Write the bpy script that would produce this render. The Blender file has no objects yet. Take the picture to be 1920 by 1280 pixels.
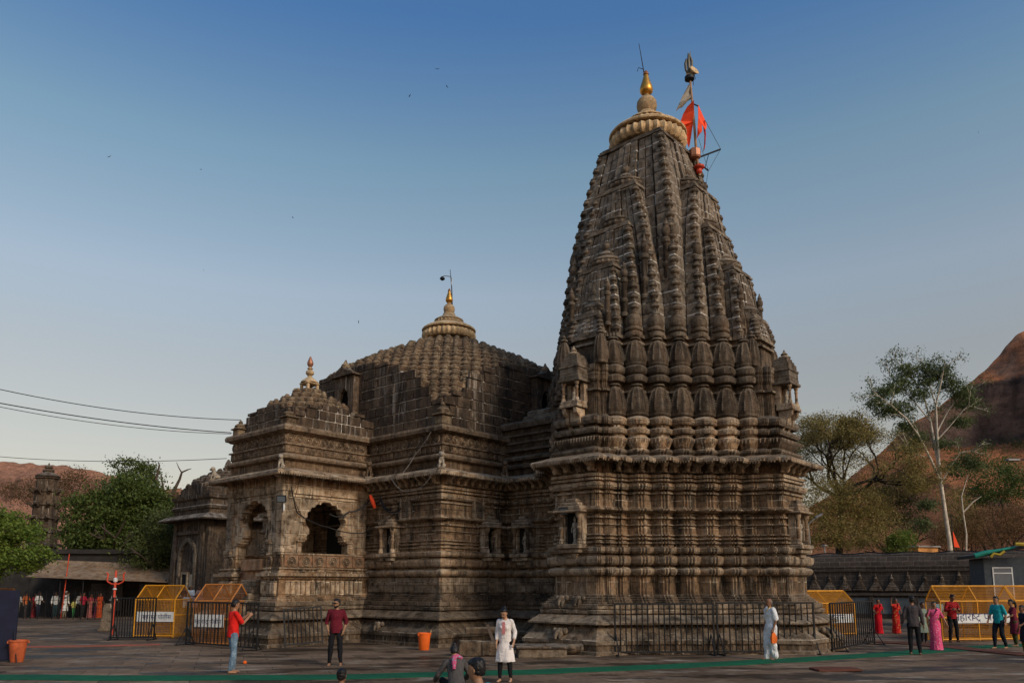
import bpy, bmesh, math, random
import numpy as np
from mathutils import Vector, Matrix, noise
from mathutils.geometry import tessellate_polygon

SC = bpy.context.scene
COL = SC.collection
rnd = random.Random(7)
PI = math.pi

# ---------------------------------------------------------------- camera
cam_d = bpy.data.cameras.new('camera')
cam = bpy.data.objects.new('camera', cam_d)
COL.objects.link(cam)
cam.location = (0, 0, 2.1)
PITCH = math.radians(8.278)
cam.rotation_euler = (PI/2 + PITCH, 0, 0)
cam_d.sensor_width = 36.0
cam_d.lens = 27.45
cam_d.shift_y = 0.1266
cam_d.clip_start = 0.2
cam_d.clip_end = 9000
SC.camera = cam

# ---------------------------------------------------------------- sky, sun, exposure
SUN_EL, SUN_AZ = math.radians(32), math.radians(136)   # azimuth clockwise from +Y (view direction)
world = bpy.data.worlds.new('World')
SC.world = world
world.use_nodes = True
wn = world.node_tree.nodes; wl = world.node_tree.links
for n in list(wn): wn.remove(n)
wo = wn.new('ShaderNodeOutputWorld'); wb = wn.new('ShaderNodeBackground')
sky = wn.new('ShaderNodeTexSky'); sky.sky_type = 'NISHITA'; sky.sun_disc = False
sky.sun_elevation = SUN_EL; sky.sun_rotation = SUN_AZ
sky.altitude = 0; sky.air_density = 1.0; sky.dust_density = 1.0; sky.ozone_density = 1.0
wb.inputs[1].default_value = 0.1
# dusty evening air: the sky warms and greys evenly all round towards the horizon
tcw = wn.new('ShaderNodeTexCoord'); spx = wn.new('ShaderNodeSeparateXYZ'); wl.new(tcw.outputs['Generated'], spx.inputs[0])
rmp = wn.new('ShaderNodeValToRGB'); wl.new(spx.outputs[2], rmp.inputs[0])
STOPS = [(0.0,(0.74,0.54,0.46)),(0.187,(1.22,0.87,0.63)),(0.266,(1.38,1.01,0.74)),(0.354,(1.58,1.27,0.99)),(0.49,(1.22,1.29,1.08)),(0.62,(0.60,0.95,1.20))]
while len(rmp.color_ramp.elements) < len(STOPS): rmp.color_ramp.elements.new(0.5)
for e_, (p_, c_) in zip(rmp.color_ramp.elements, STOPS): e_.position = p_; e_.color = (*[x/2 for x in c_], 1)
mxs = wn.new('ShaderNodeMix'); mxs.data_type = 'RGBA'; mxs.blend_type = 'MULTIPLY'; mxs.inputs[0].default_value = 1.0
wl.new(sky.outputs[0], mxs.inputs[6]); wl.new(rmp.outputs[0], mxs.inputs[7])
dbl = wn.new('ShaderNodeVectorMath'); dbl.operation = 'SCALE'; dbl.inputs['Scale'].default_value = 2.0
wl.new(mxs.outputs[2], dbl.inputs[0]); wl.new(dbl.outputs[0], wb.inputs[0]); wl.new(wb.outputs[0], wo.inputs[0])

sun_d = bpy.data.lights.new('sun', 'SUN')
sun = bpy.data.objects.new('sun', sun_d); COL.objects.link(sun)
sun_d.energy = 1.5; sun_d.angle = math.radians(15); sun_d.color = (1.0, 0.87, 0.71)
sdir = Vector((math.sin(SUN_AZ)*math.cos(SUN_EL), math.cos(SUN_AZ)*math.cos(SUN_EL), math.sin(SUN_EL)))
sun.rotation_euler = sdir.to_track_quat('Z', 'Y').to_euler()

SC.render.engine = 'CYCLES'
SC.cycles.use_denoising = True
SC.cycles.max_bounces = 5
SC.cycles.diffuse_bounces = 3
SC.view_settings.view_transform = 'Standard'
SC.view_settings.look = 'None'
SC.view_settings.exposure = 0.38
SC.view_settings.gamma = 1.0
SC.view_settings.use_curve_mapping = False

# ---------------------------------------------------------------- survey helpers (photo pixel -> point on the ground / at a distance)
_f, _c, _h = 1464.0, 883.0, 2.1
_C, _S = math.cos(PITCH), math.sin(PITCH)
def _ray(x, y):
    u = (x-960)/_f; v = (_c-y)/_f
    return Vector((u, _C - v*_S, _S + v*_C))
def G(x, y, z=0.0):
    r = _ray(x, y); t = (z-_h)/r.z
    return Vector((r.x*t, r.y*t, z))
def A(x, y, Y):
    r = _ray(x, y); t = Y/r.y
    return Vector((r.x*t, Y, _h + r.z*t))

# ---------------------------------------------------------------- mesh helpers
class MB:
    def __init__(s): s.v = []; s.f = []; s.m = []
    def add(s, vs, fs, mi=0, M=None):
        o = len(s.v)
        if M is not None: vs = [M @ Vector(p) for p in vs]
        s.v.extend([tuple(p) for p in vs])
        for f in fs: s.f.append(tuple(i+o for i in f)); s.m.append(mi)
        return s
    def box(s, x0, x1, y0, y1, z0, z1, mi=0, M=None):
        vs = [(x0,y0,z0),(x1,y0,z0),(x1,y1,z0),(x0,y1,z0),(x0,y0,z1),(x1,y0,z1),(x1,y1,z1),(x0,y1,z1)]
        return s.add(vs, [(3,2,1,0),(4,5,6,7),(0,1,5,4),(1,2,6,5),(2,3,7,6),(3,0,4,7)], mi, M)
    def cbox(s, x0, x1, y0, y1, z0, z1, b, mi=0, M=None):
        # box with chamfered vertical and horizontal edges
        def ring(z, i): return [(x0+i+b,y0+i,z),(x1-i-b,y0+i,z),(x1-i,y0+i+b,z),(x1-i,y1-i-b,z),(x1-i-b,y1-i,z),(x0+i+b,y1-i,z),(x0+i,y1-i-b,z),(x0+i,y0+i+b,z)]
        return s.loft([ring(z0,b),ring(z0+b,0),ring(z1-b,0),ring(z1,b)], mi, M=M)
    def loft(s, rings, mi=0, cap=(True, True), M=None, closed=True):
        n = len(rings[0]); vs = [p for r in rings for p in r]; fs = []; ms = []
        for k in range(len(rings)-1):
            a, b = k*n, (k+1)*n
            mm = mi[k] if isinstance(mi, (list, tuple)) else mi
            for i in range(n if closed else n-1):
                j = (i+1) % n
                fs.append((a+i, a+j, b+j, b+i)); ms.append(mm)
        m0 = mi[0] if isinstance(mi, (list, tuple)) else mi
        o = len(s.v)
        if M is not None: vs = [M @ Vector(p) for p in vs]
        s.v.extend([tuple(p) for p in vs])
        for f, m in zip(fs, ms): s.f.append(tuple(i+o for i in f)); s.m.append(m)
        for end, on in ((0, cap[0]), (len(rings)-1, cap[1])):
            if not on: continue
            idx = [o+end*n+i for i in range(n)]
            if n <= 48 and end == 0: s.f.append(tuple(reversed(idx))); s.m.append(m0)
            elif n <= 48: s.f.append(tuple(idx)); s.m.append(m0)
            else:
                r = rings[end]; c = np.mean(np.array(r, float), axis=0)
                if M is not None: c = M @ Vector(c)
                s.v.append(tuple(c)); ci = len(s.v)-1
                for i in range(n):
                    j = (i+1) % n
                    s.f.append((idx[j], idx[i], ci) if end == 0 else (idx[i], idx[j], ci)); s.m.append(m0)
        return s
    def lathe(s, prof, n=16, mi=0, M=None, mod=None, cap=(True, True)):
        rings = []
        for k, (r, z) in enumerate(prof):
            ring = []
            for i in range(n):
                a = 2*PI*i/n; rr = r*(mod(k, a) if mod else 1)
                ring.append((rr*math.cos(a), rr*math.sin(a), z))
            rings.append(ring)
        return s.loft(rings, mi, cap, M)
    def tube(s, pts, r, n=8, mi=0, cap=True, M=None):
        pts = [Vector(p) for p in pts]
        if not isinstance(r, (list, tuple)): r = [r]*len(pts)
        rings = []; up = None
        for i, p in enumerate(pts):
            t = (pts[min(i+1, len(pts)-1)] - pts[max(i-1, 0)])
            if t.length < 1e-9: t = Vector((0,0,1))
            t.normalize()
            if up is None: up = t.orthogonal().normalized()
            else:
                up = up - t*up.dot(t)
                up = up.normalized() if up.length > 1e-6 else t.orthogonal().normalized()
            w = t.cross(up)
            rings.append([p + (up*math.cos(2*PI*k/n) + w*math.sin(2*PI*k/n))*r[i] for k in range(n)])
        return s.loft(rings, mi, (cap, cap), M)
    def prism(s, poly, y0, y1, mi=0, M=None):
        # polygon in (x,z), extruded along y
        n = len(poly)
        tri = tessellate_polygon([[Vector((p[0], p[1], 0)) for p in poly]])
        vs = [(p[0], y0, p[1]) for p in poly] + [(p[0], y1, p[1]) for p in poly]
        area = sum(poly[i][0]*poly[(i+1)%n][1]-poly[(i+1)%n][0]*poly[i][1] for i in range(n))
        fs = []
        for t in tri:
            a, b, c = t
            ar = (poly[b][0]-poly[a][0])*(poly[c][1]-poly[a][1])-(poly[c][0]-poly[a][0])*(poly[b][1]-poly[a][1])
            if ar < 0: a, b, c = a, c, b
            fs.append((a, b, c)); fs.append((n+c, n+b, n+a))
        for i in range(n):
            j = (i+1) % n
            fs.append((i, n+i, n+j, j) if area > 0 else (j, n+j, n+i, i))
        return s.add(vs, fs, mi, M)
    def mesh(s, name, mats, smooth=None):
        me = bpy.data.meshes.new(name)
        me.from_pydata(s.v, [], s.f)
        for m in (mats if isinstance(mats, (list, tuple)) else [mats]): me.materials.append(m)
        if any(s.m): me.polygons.foreach_set('material_index', s.m)
        if smooth is not None:
            me.polygons.foreach_set('use_smooth', [True]*len(me.polygons))
            me.set_sharp_from_angle(angle=math.radians(smooth))
        me.update()
        return me
    def build(s, name, mats, parent=None, smooth=None, loc=(0,0,0), rz=0):
        return inst(name, s.mesh(name, mats, smooth), parent, loc, (0,0,rz))

def inst(name, me, parent=None, loc=(0,0,0), rot=(0,0,0), scale=(1,1,1)):
    o = bpy.data.objects.new(name, me); COL.objects.link(o)
    o.parent = parent; o.location = loc; o.rotation_euler = rot; o.scale = scale
    return o
def tag(o, label=None, cat=None, group=None, kind=None):
    if label: o['label'] = label
    if cat: o['category'] = cat
    if group: o['group'] = group
    if kind: o['kind'] = kind
    return o
def thing(name, label, cat, loc=(0,0,0), rz=0, group=None):
    o = inst(name, None, None, loc, (0,0,rz)); o.empty_display_size = 0.3
    return tag(o, label, cat, group)
def T(x=0, y=0, z=0, rz=0, s=1):
    return Matrix.Translation((x,y,z)) @ Matrix.Rotation(rz, 4, 'Z') @ Matrix.Scale(s, 4)

# ---------------------------------------------------------------- materials
class NT:
    def __init__(s, name):
        s.m = bpy.data.materials.new(name); s.m.use_nodes = True
        s.t = s.m.node_tree; s.b = s.t.nodes['Principled BSDF']
        s.pos = s.n('ShaderNodeNewGeometry').outputs['Position']
    def n(s, k): return s.t.nodes.new(k)
    def l(s, a, b): s.t.links.new(a, b)
    def val(s, a, inp):
        if isinstance(a, (int, float)): inp.default_value = a
        elif isinstance(a, (tuple, list)): inp.default_value = (*a, 1) if len(a) == 3 and len(inp.default_value) == 4 else a
        else: s.l(a, inp)
    def map(s, sc, rz=0, src=None, loc=(0,0,0)):
        n = s.n('ShaderNodeMapping'); n.inputs['Scale'].default_value = sc; n.inputs['Rotation'].default_value = (0,0,rz); n.inputs['Location'].default_value = loc
        s.l(src or s.pos, n.inputs[0]); return n.outputs[0]
    def noise(s, scale, detail=4, vec=None, rough=0.55):
        n = s.n('ShaderNodeTexNoise'); n.inputs['Scale'].default_value = scale; n.inputs['Detail'].default_value = detail; n.inputs['Roughness'].default_value = rough
        s.l(vec if vec is not None else s.pos, n.inputs['Vector']); return n.outputs['Fac']
    def vor(s, scale, vec=None, feat='F1'):
        n = s.n('ShaderNodeTexVoronoi'); n.feature = feat; n.inputs['Scale'].default_value = scale
        s.l(vec if vec is not None else s.pos, n.inputs['Vector']); return n.outputs['Distance']
    def ramp(s, f, a, b, lo=0.0, hi=1.0):
        n = s.n('ShaderNodeMapRange'); n.inputs['From Min'].default_value = a; n.inputs['From Max'].default_value = b
        n.inputs['To Min'].default_value = lo; n.inputs['To Max'].default_value = hi
        s.l(f, n.inputs[0]); return n.outputs[0]
    def mix(s, f, a, b, mode='MIX'):
        n = s.n('ShaderNodeMix'); n.data_type = 'RGBA'; n.blend_type = mode
        s.val(f, n.inputs[0]); s.val(a, n.inputs[6]); s.val(b, n.inputs[7]); return n.outputs[2]
    def math(s, op, a, b=0.0):
        n = s.n('ShaderNodeMath'); n.operation = op; s.val(a, n.inputs[0]); s.val(b, n.inputs[1]); return n.outputs[0]
    def objrand(s): return s.n('ShaderNodeObjectInfo').outputs['Random']
    def xyz(s, i, src=None):
        n = s.n('ShaderNodeSeparateXYZ'); s.l(src or s.pos, n.inputs[0]); return n.outputs[i]
    def bump(s, h, strength=0.5, dist=0.02):
        n = s.n('ShaderNodeBump'); n.inputs['Strength'].default_value = strength; n.inputs['Distance'].default_value = dist
        s.l(h, n.inputs['Height']); s.l(n.outputs[0], s.b.inputs['Normal'])
    def fin(s, col, rough=0.8, metal=0.0, spec=0.3):
        s.val(col, s.b.inputs['Base Color']); s.val(rough, s.b.inputs['Roughness']); s.val(metal, s.b.inputs['Metallic'])
        s.b.inputs['Specular IOR Level'].default_value = spec
        return s.m

def stone(name, c1, c2, dark, pale, pale_amt=0.35, dark_amt=0.6, bump=0.6, carve=0.0, rust=0.0, wear=0.35, joints=0.0):
    t = NT(name)
    big = t.ramp(t.noise(0.55, 3), 0.35, 0.65)
    col = t.mix(big, c1, c2)
    if rust > 0:
        col = t.mix(t.math('MULTIPLY', t.ramp(t.noise(2.3, 4, t.map((1,1,0.4), loc=(5,5,5))), 0.52, 0.68), rust), col, (0.20, 0.085, 0.035))
    blot = t.noise(4.5, 8, None, 0.76)
    col = t.mix(1.0, col, t.mix(t.ramp(blot, 0.30, 0.70), (0.27,0.25,0.23), (1.80,1.68,1.54)), 'MULTIPLY')
    st = t.noise(1.6, 5, t.map((1.9, 1.9, 0.20)), 0.62)
    col = t.mix(t.ramp(st, 0.50, 0.64, 0, dark_amt), col, dark)
    soot = t.noise(1.1, 7, t.map((1,1,0.7), loc=(31,4,9)), 0.70)
    col = t.mix(t.ramp(soot, 0.53, 0.64, 0, dark_amt), col, tuple(x*0.6 for x in dark))
    patch = t.ramp(t.noise(0.50, 3, t.map((1,1,0.8), loc=(2,9,4))), 0.40, 0.60)
    st2 = t.noise(1.3, 6, t.map((3.1, 3.1, 0.30), loc=(13, 7, 3)), 0.68)
    f = t.math('MULTIPLY', t.ramp(st2, 0.54, 0.70, 0, pale_amt), patch)
    col = t.mix(f, col, pale)
    drip = t.noise(1.2, 5, t.map((10, 10, 0.75), loc=(3, 17, 8)), 0.6)
    f2 = t.math('MULTIPLY', t.ramp(drip, 0.56, 0.66, 0, pale_amt*0.9), t.ramp(t.noise(0.8, 4, t.map((1,1,1.3), loc=(40,3,1))), 0.46, 0.62))
    col = t.mix(f2, col, pale)
    if wear > 0:
        pt = t.n('ShaderNodeNewGeometry').outputs['Pointiness']
        col = t.mix(t.math('MULTIPLY', t.ramp(pt, 0.515, 0.60, 0, wear), t.ramp(t.noise(4, 5), 0.35, 0.6)), col, pale)
    if joints > 0:
        lp = t.map((1,1,1), -math.radians(48.5)); sp = t.n('ShaderNodeSeparateXYZ'); t.l(lp, sp.inputs[0])
        cb = t.n('ShaderNodeCombineXYZ'); t.l(t.math('ADD', sp.outputs[0], sp.outputs[1]), cb.inputs[0]); t.l(sp.outputs[2], cb.inputs[1])
        br = t.n('ShaderNodeTexBrick'); t.l(cb.outputs[0], br.inputs['Vector']); br.inputs['Scale'].default_value = 1.0
        br.inputs['Brick Width'].default_value = 0.78; br.inputs['Row Height'].default_value = 0.44; br.inputs['Mortar Size'].default_value = 0.011; br.inputs['Mortar Smooth'].default_value = 0.2
        br.inputs['Color1'].default_value = (0.72,0.72,0.72,1); br.inputs['Color2'].default_value = (1.22,1.22,1.22,1); br.inputs['Mortar'].default_value = (1,1,1,1)
        col = t.mix(0.7, col, br.outputs['Color'], 'MULTIPLY')
        jc = t.mix(t.ramp(t.noise(1.7, 4, t.map((1,1,1), loc=(7,1,2))), 0.5, 0.6), tuple(x*0.5 for x in dark), pale)
        col = t.mix(t.math('MULTIPLY', br.outputs['Fac'], joints), col, jc)
    up = t.n('ShaderNodeSeparateXYZ'); t.l(t.n('ShaderNodeNewGeometry').outputs['Normal'], up.inputs[0])
    col = t.mix(t.math('MULTIPLY', t.ramp(up.outputs[2], 0.35, 0.8, 0, 0.45), t.ramp(t.noise(2.6, 5), 0.40, 0.62)), col, tuple(x*0.75 for x in pale))
    g = t.noise(24, 8, None, 0.75)
    col = t.mix(1.0, col, t.mix(t.ramp(g, 0.3, 0.7), (0.62,0.62,0.62), (1.36,1.35,1.33)), 'MULTIPLY')
    rn = t.objrand()
    col = t.mix(1.0, col, t.mix(rn, (0.74,0.72,0.70), (1.24,1.22,1.18)), 'MULTIPLY')
    h = t.math('ADD', t.math('MULTIPLY', t.noise(18, 8, None, 0.75), 0.8), t.math('MULTIPLY', blot, 1.1))
    if carve > 0:
        v = t.vor(7.5); h = t.math('ADD', h, t.math('MULTIPLY', v, carve))
    t.bump(h, bump, 0.05)
    return t.fin(col, 0.9, 0, 0.2)

def plain(name, col, rough=0.6, metal=0.0, var=0.25, scale=6, bump=0.0, spec=0.3):
    t = NT(name)
    n = t.ramp(t.noise(scale, 5), 0.3, 0.7, 1-var, 1+var)
    v = t.n('ShaderNodeCombineColor')
    for i in range(3): t.l(n, v.inputs[i])
    c = t.mix(1.0, col, v.outputs[0], 'MULTIPLY')
    if bump: t.bump(t.noise(scale*3, 6), bump, 0.01)
    return t.fin(c, rough, metal, spec)

MS = {}
MS['wall']   = stone('stone_wall', (0.172,0.120,0.078), (0.285,0.205,0.136), (0.027,0.021,0.016), (0.680,0.580,0.450), 0.75, 0.85, 0.7, 0, 0.25, 0.4, 0.8)
MS['carved'] = stone('stone_carved', (0.112,0.080,0.055), (0.185,0.134,0.093), (0.026,0.020,0.016), (0.608,0.496,0.368), 0.35, 0.6, 0.9, 0.9, 0.15)
MS['plinth'] = stone('stone_plinth', (0.092,0.068,0.049), (0.150,0.112,0.080), (0.022,0.018,0.014), (0.480,0.400,0.304), 0.5, 0.8, 0.8, 0, 0.1, 0.35, 0.7)
MS['spire']  = stone('stone_spire', (0.070,0.053,0.039), (0.120,0.090,0.064), (0.016,0.013,0.010), (0.480,0.416,0.336), 0.28, 0.65, 0.8, 0, 0.05)
MS['drum']   = stone('stone_drum', (0.066,0.049,0.037), (0.108,0.079,0.057), (0.022,0.018,0.015), (0.60,0.54,0.47), 0.45, 0.7, 0.8, 0, 0, 0.0)
MS['bell']   = stone('stone_bell', (0.075,0.052,0.036), (0.140,0.094,0.061), (0.024,0.019,0.015), (0.608,0.480,0.320), 0.5, 0.5, 0.8, 0, 0.2)
MS['porch']  = stone('stone_porch', (0.165,0.112,0.070), (0.265,0.178,0.108), (0.035,0.026,0.019), (0.736,0.620,0.470), 0.9, 0.85, 0.6, 0, 0.3, 0.4, 0.8)
MS['tan']    = stone('stone_tan', (0.425,0.312,0.188), (0.562,0.425,0.263), (0.175,0.125,0.075), (0.688,0.562,0.375), 0.3, 0.4, 0.4)
MS['sill']   = stone('stone_reddish', (0.208,0.120,0.072), (0.264,0.152,0.093), (0.080,0.051,0.035), (0.480,0.352,0.240), 0.3, 0.5, 0.5)
def mortar(name='lime_mortar', a=0.43, b=0.57):
    t = NT(name)
    f = t.ramp(t.noise(1.4, 6, None, 0.7), a, b)
    return t.fin(t.mix(f, (0.035,0.028,0.023), (0.66,0.62,0.56)), 0.9)
MS['mortar'] = mortar()
MS['mortar_drum'] = mortar('lime_mortar_drum', 0.36, 0.52)
MS['white_stone'] = plain('weathered_white_stone', (0.31,0.26,0.20), 0.85, 0, 0.5, 12, 0.6)
MS['gold'] = plain('gold_leaf', (0.60,0.29,0.055), 0.40, 0.85, 0.25, 5)
MS['copper'] = plain('dull_copper', (0.38,0.17,0.10), 0.5, 0.5, 0.2, 5)
MS['dark_metal'] = plain('dark_metal', (0.02,0.02,0.022), 0.55, 0.3, 0.3, 8)
MS['black_iron'] = plain('black_painted_iron', (0.010,0.010,0.011), 0.5, 0.2, 0.4, 12)
MS['grey_metal'] = plain('grey_metal', (0.25,0.25,0.25), 0.45, 0.6, 0.2, 8)
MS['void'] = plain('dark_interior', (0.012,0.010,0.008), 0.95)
# ================================================================ THE TEMPLE
ROT = math.radians(48.5)
ER = Vector((math.cos(ROT), math.sin(ROT), 0)); EL = Vector((-math.sin(ROT), math.cos(ROT), 0))
HALL = Vector((-3.08, 36.72, 0))
TOWER = HALL + ER*0.25 + EL*(-11.25)
def tw(x, y, z=0): return TOWER + ER*x + EL*y + Vector((0,0,z))

def poly_offsets(P):
    n = len(P); out = []
    for i in range(n):
        a, b, c = P[i-1], P[i], P[(i+1) % n]
        def nrm(p, q):
            dx, dy = q[0]-p[0], q[1]-p[1]; l = math.hypot(dx, dy)
            return (dy/l, -dx/l)
        n1, n2 = nrm(a, b), nrm(b, c)
        k = 1 + n1[0]*n2[0] + n1[1]*n2[1]
        if k < 1e-6: k = 1e-6
        out.append(((n1[0]+n2[0])/k, (n1[1]+n2[1])/k))
    return out
def subdiv(P, O, step):
    P2, O2 = [], []
    n = len(P)
    for i in range(n):
        j = (i+1) % n
        l = math.hypot(P[j][0]-P[i][0], P[j][1]-P[i][1])
        k = max(1, int(l/step))
        for q in range(k):
            t = q/k
            P2.append((P[i][0]*(1-t)+P[j][0]*t, P[i][1]*(1-t)+P[j][1]*t))
            O2.append((O[i][0]*(1-t)+O[j][0]*t, O[i][1]*(1-t)+O[j][1]*t))
    return P2, O2
def mould(mb, P, O, prof, jit=0.012, seed=0, mi=0):
    # sweep a moulding profile [(z, offset)] round a plan
    rings = []
    for z, d in prof:
        r = []
        for (x, y), (ox, oy) in zip(P, O):
            e = d + jit*noise.noise(Vector((x*1.3+seed, y*1.3, z*0.9)))*2
            r.append((x+ox*e, y+oy*e, z + jit*0.8*noise.noise(Vector((x*0.8, y*0.8+seed, 5)))))
        rings.append(r)
    mb.loft(rings, mi, (False, True))
    return mb

P_BASE = [(-0.05,1.02),(0.10,1.00),(0.12,0.93),(0.30,0.92),(0.31,0.97),(0.42,0.98),(0.45,0.93),(0.52,0.86),(0.62,0.72),(0.74,0.63),(0.80,0.60),
          (0.81,0.50),(0.86,0.50),(0.87,0.70),(0.90,0.80),(0.95,0.80),(1.02,0.70),(1.12,0.52),(1.16,0.47),(1.17,0.36),(1.21,0.36),(1.22,0.43),(1.32,0.44),(1.33,0.35),
          (1.36,0.35),(1.37,0.38),(1.50,0.38),(1.51,0.26),(1.57,0.26),(1.58,0.19),(1.64,0.19),(1.65,0.12),(1.71,0.12),(1.72,0.05),(1.79,0.04),(1.80,0.0)]
P_WALL = [(1.80,0.0),(2.38,0.0),(2.39,0.06),(2.44,0.13),(2.51,0.17),(2.58,0.17),(2.64,0.12),(2.67,0.05),(2.68,0.01),(2.73,0.01),(2.74,0.14),(2.80,0.19),(2.92,0.21),(3.00,0.20),(3.01,0.12),(3.04,0.12),(3.05,0.01),(3.10,0.01),
          (3.11,0.12),(3.18,0.17),(3.28,0.18),(3.30,0.10),(3.33,0.10),(3.34,-0.02),(3.42,-0.03),(3.43,0.04),(3.48,0.05),(3.49,-0.04),(3.56,-0.04),(3.57,0.04),(3.61,0.04),(3.62,-0.05),(3.68,-0.05),(3.69,0.02),(3.73,0.02),(3.74,-0.07),(4.02,-0.07),(4.03,-0.02),(4.07,-0.02),(4.08,-0.07),(4.24,-0.07),(4.25,0.01),(4.31,0.01),(4.32,-0.05),
          (4.40,-0.04),(4.44,0.06),(4.50,0.17),(4.54,0.18),(4.56,0.05),(4.62,0.02),(4.63,0.0),(5.04,0.0),(5.05,0.06),(5.11,0.06),(5.12,-0.01),(5.18,-0.01),(5.19,0.09),(5.26,0.13),(5.37,0.15),(5.38,0.05),(5.42,0.05),(5.43,-0.02),(5.46,-0.02),(5.47,0.09),(5.54,0.09),(5.55,0.01),(5.58,0.01),(5.59,0.09),(5.69,0.09),(5.70,-0.05),(5.76,-0.06)]
P_EAVE = [(5.76,-0.06),(6.04,-0.06),(6.10,0.10),(6.06,0.58),(6.05,0.66),(6.13,0.67),(6.17,0.62),(6.22,0.48),(6.28,0.28),(6.34,0.10),(6.35,-0.02)]
P_ATTIC = [(6.35,-0.02),(6.36,-0.06),(6.66,-0.06),(6.67,0.04),(6.71,0.11),(6.78,0.14),(6.85,0.11),(6.89,0.04),(6.90,-0.06),(6.95,-0.06),(6.96,-0.02),(7.22,-0.02),(7.23,0.05),(7.28,0.05),(7.29,-0.07),(7.66,-0.07),(7.67,0.02),(7.71,0.06),(7.74,0.16),(7.86,0.18),(7.95,0.14),(7.98,0.05),(7.99,-0.2)]

# shared small carved pieces -----------------------------------------------------
def lathe_mesh(name, prof, mat, n=14, smooth=40, mod=None):
    return MB().lathe(prof, n, 0, None, mod).mesh(name, mat, smooth)
def bead_mod(n, a): return lambda k, phi: 1 + a*math.cos(n*phi)

def roundel_mesh():
    mb = MB()
    prof = [(0.185,0.0),(0.185,0.035),(0.165,0.05),(0.145,0.03),(0.135,0.008),(0.115,0.008),(0.105,0.045),(0.085,0.05),(0.07,0.01),(0.055,0.01),(0.045,0.05),(0.02,0.06),(0.0,0.06)]
    mb.lathe(prof, 18, cap=(True, False))
    return mb.mesh('roundel', MS['carved'], 35)
ME_ROUNDEL = roundel_mesh()
def bracket_mesh(big):
    # squat carved bracket figure, outward = -y
    mb = MB()
    w = 0.13 if big else 0.09
    prof = [(0.0,0.0),(-0.10,0.0),(-0.16,0.05),(-0.20,0.12),(-0.26,0.17),(-0.36,0.22),(-0.44,0.30),(0.0,0.30)]
    mb.prism([(p[0], p[1]) for p in prof], -w*0.6, w*0.6, 0, Matrix.Rotation(PI/2, 4, 'Z'))
    mb.lathe([(0.05,0.0),(0.09,0.05),(0.10,0.12),(0.07,0.16),(0.085,0.19),(0.085,0.24),(0.06,0.28)], 10, 0, Matrix.Translation((0,-0.17,0.0)))
    mb.box(-w, w, -0.30, 0.0, 0.27, 0.33)
    mb.box(-w*1.25, w*1.25, -0.06, 0.0, 0.0, 0.05)
    return mb.mesh('bracket', MS['wall'], 30)
ME_BRACKET = bracket_mesh(True)

def bullet_mesh():
    # curvilinear miniature spire with flutes and a knob
    mb = MB()
    body = [(0.34,0.0),(0.375,0.03),(0.385,0.08),(0.372,0.11),(0.385,0.14),(0.390,0.24),(0.375,0.38),(0.345,0.52),(0.303,0.66),(0.255,0.79),(0.205,0.90),(0.150,0.98)]
    mb.lathe(body, 40, 0, None, lambda k, a: (1 + 0.05*math.cos(10*a)*(1 if k > 3 else 0.3)) * (1 + 0.05*math.cos(4*a)))
    for q in range(10):
        a = 2*PI*q/10
        for (r_, z_) in ((0.398,0.20),(0.395,0.28),(0.388,0.36),(0.372,0.44),(0.355,0.52),(0.332,0.60),(0.306,0.68),(0.280,0.75),(0.25,0.82)):
            mb.cbox(r_*math.cos(a)*1.02-0.022, r_*math.cos(a)*1.02+0.022, r_*math.sin(a)*1.02-0.022, r_*math.sin(a)*1.02+0.022, z_, z_+0.05, 0.008)
    mb.lathe([(0.12,0.98),(0.12,1.01),(0.20,1.02),(0.215,1.05),(0.19,1.08),(0.10,1.10),(0.09,1.13),(0.12,1.17),(0.06,1.21),(0.02,1.25)], 14)
    return mb.mesh('miniature_spire', MS['spire'], 50)
ME_BULLET = bullet_mesh()
def urn_mesh():
    mb = MB()
    md = lambda k, a: (1 + 0.03*math.cos(16*a)) * (1 + 0.05*math.cos(4*a))
    mb.lathe([(0.33,0.0),(0.36,0.03),(0.36,0.16),(0.30,0.18),(0.29,0.21),(0.35,0.23),(0.37,0.27),(0.36,0.34),(0.30,0.36),(0.31,0.40),(0.335,0.44),(0.335,0.58),(0.30,0.70),(0.24,0.80),(0.18,0.84),(0.20,0.86),(0.20,0.89),(0.12,0.92),(0.10,0.99)], 32, 0, None, md)
    return mb.mesh('miniature_shrine', MS['spire'], 50)
ME_URN = urn_mesh()
ME_BOSS = lathe_mesh('rib_boss', [(0.10,-0.17),(0.13,-0.15),(0.13,-0.12),(0.10,-0.11),(0.165,-0.06),(0.19,0.0),(0.165,0.07),(0.11,0.11),(0.13,0.12),(0.13,0.15),(0.10,0.17)], MS['spire'], 14)
def bell_mesh():
    mb = MB()
    mb.lathe([(0.19,-0.06),(0.205,0.0),(0.215,0.05),(0.20,0.10),(0.155,0.13),(0.175,0.155),(0.18,0.20),(0.16,0.26),(0.11,0.30),(0.12,0.315),(0.10,0.35),(0.05,0.375),(0.0,0.385)], 12, cap=(True, False))
    return mb.mesh('roof_bell', MS['bell'], 50)
ME_BELL = bell_mesh()
def block_mesh(mat):
    mb = MB(); mb.cbox(-0.5,0.5,-0.5,0.5,-0.5,0.5,0.035)
    return mb.mesh('stone_block', mat)
ME_BLOCK = block_mesh(MS['drum'])
ME_WBLOCK = block_mesh(MS['plinth'])

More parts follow.
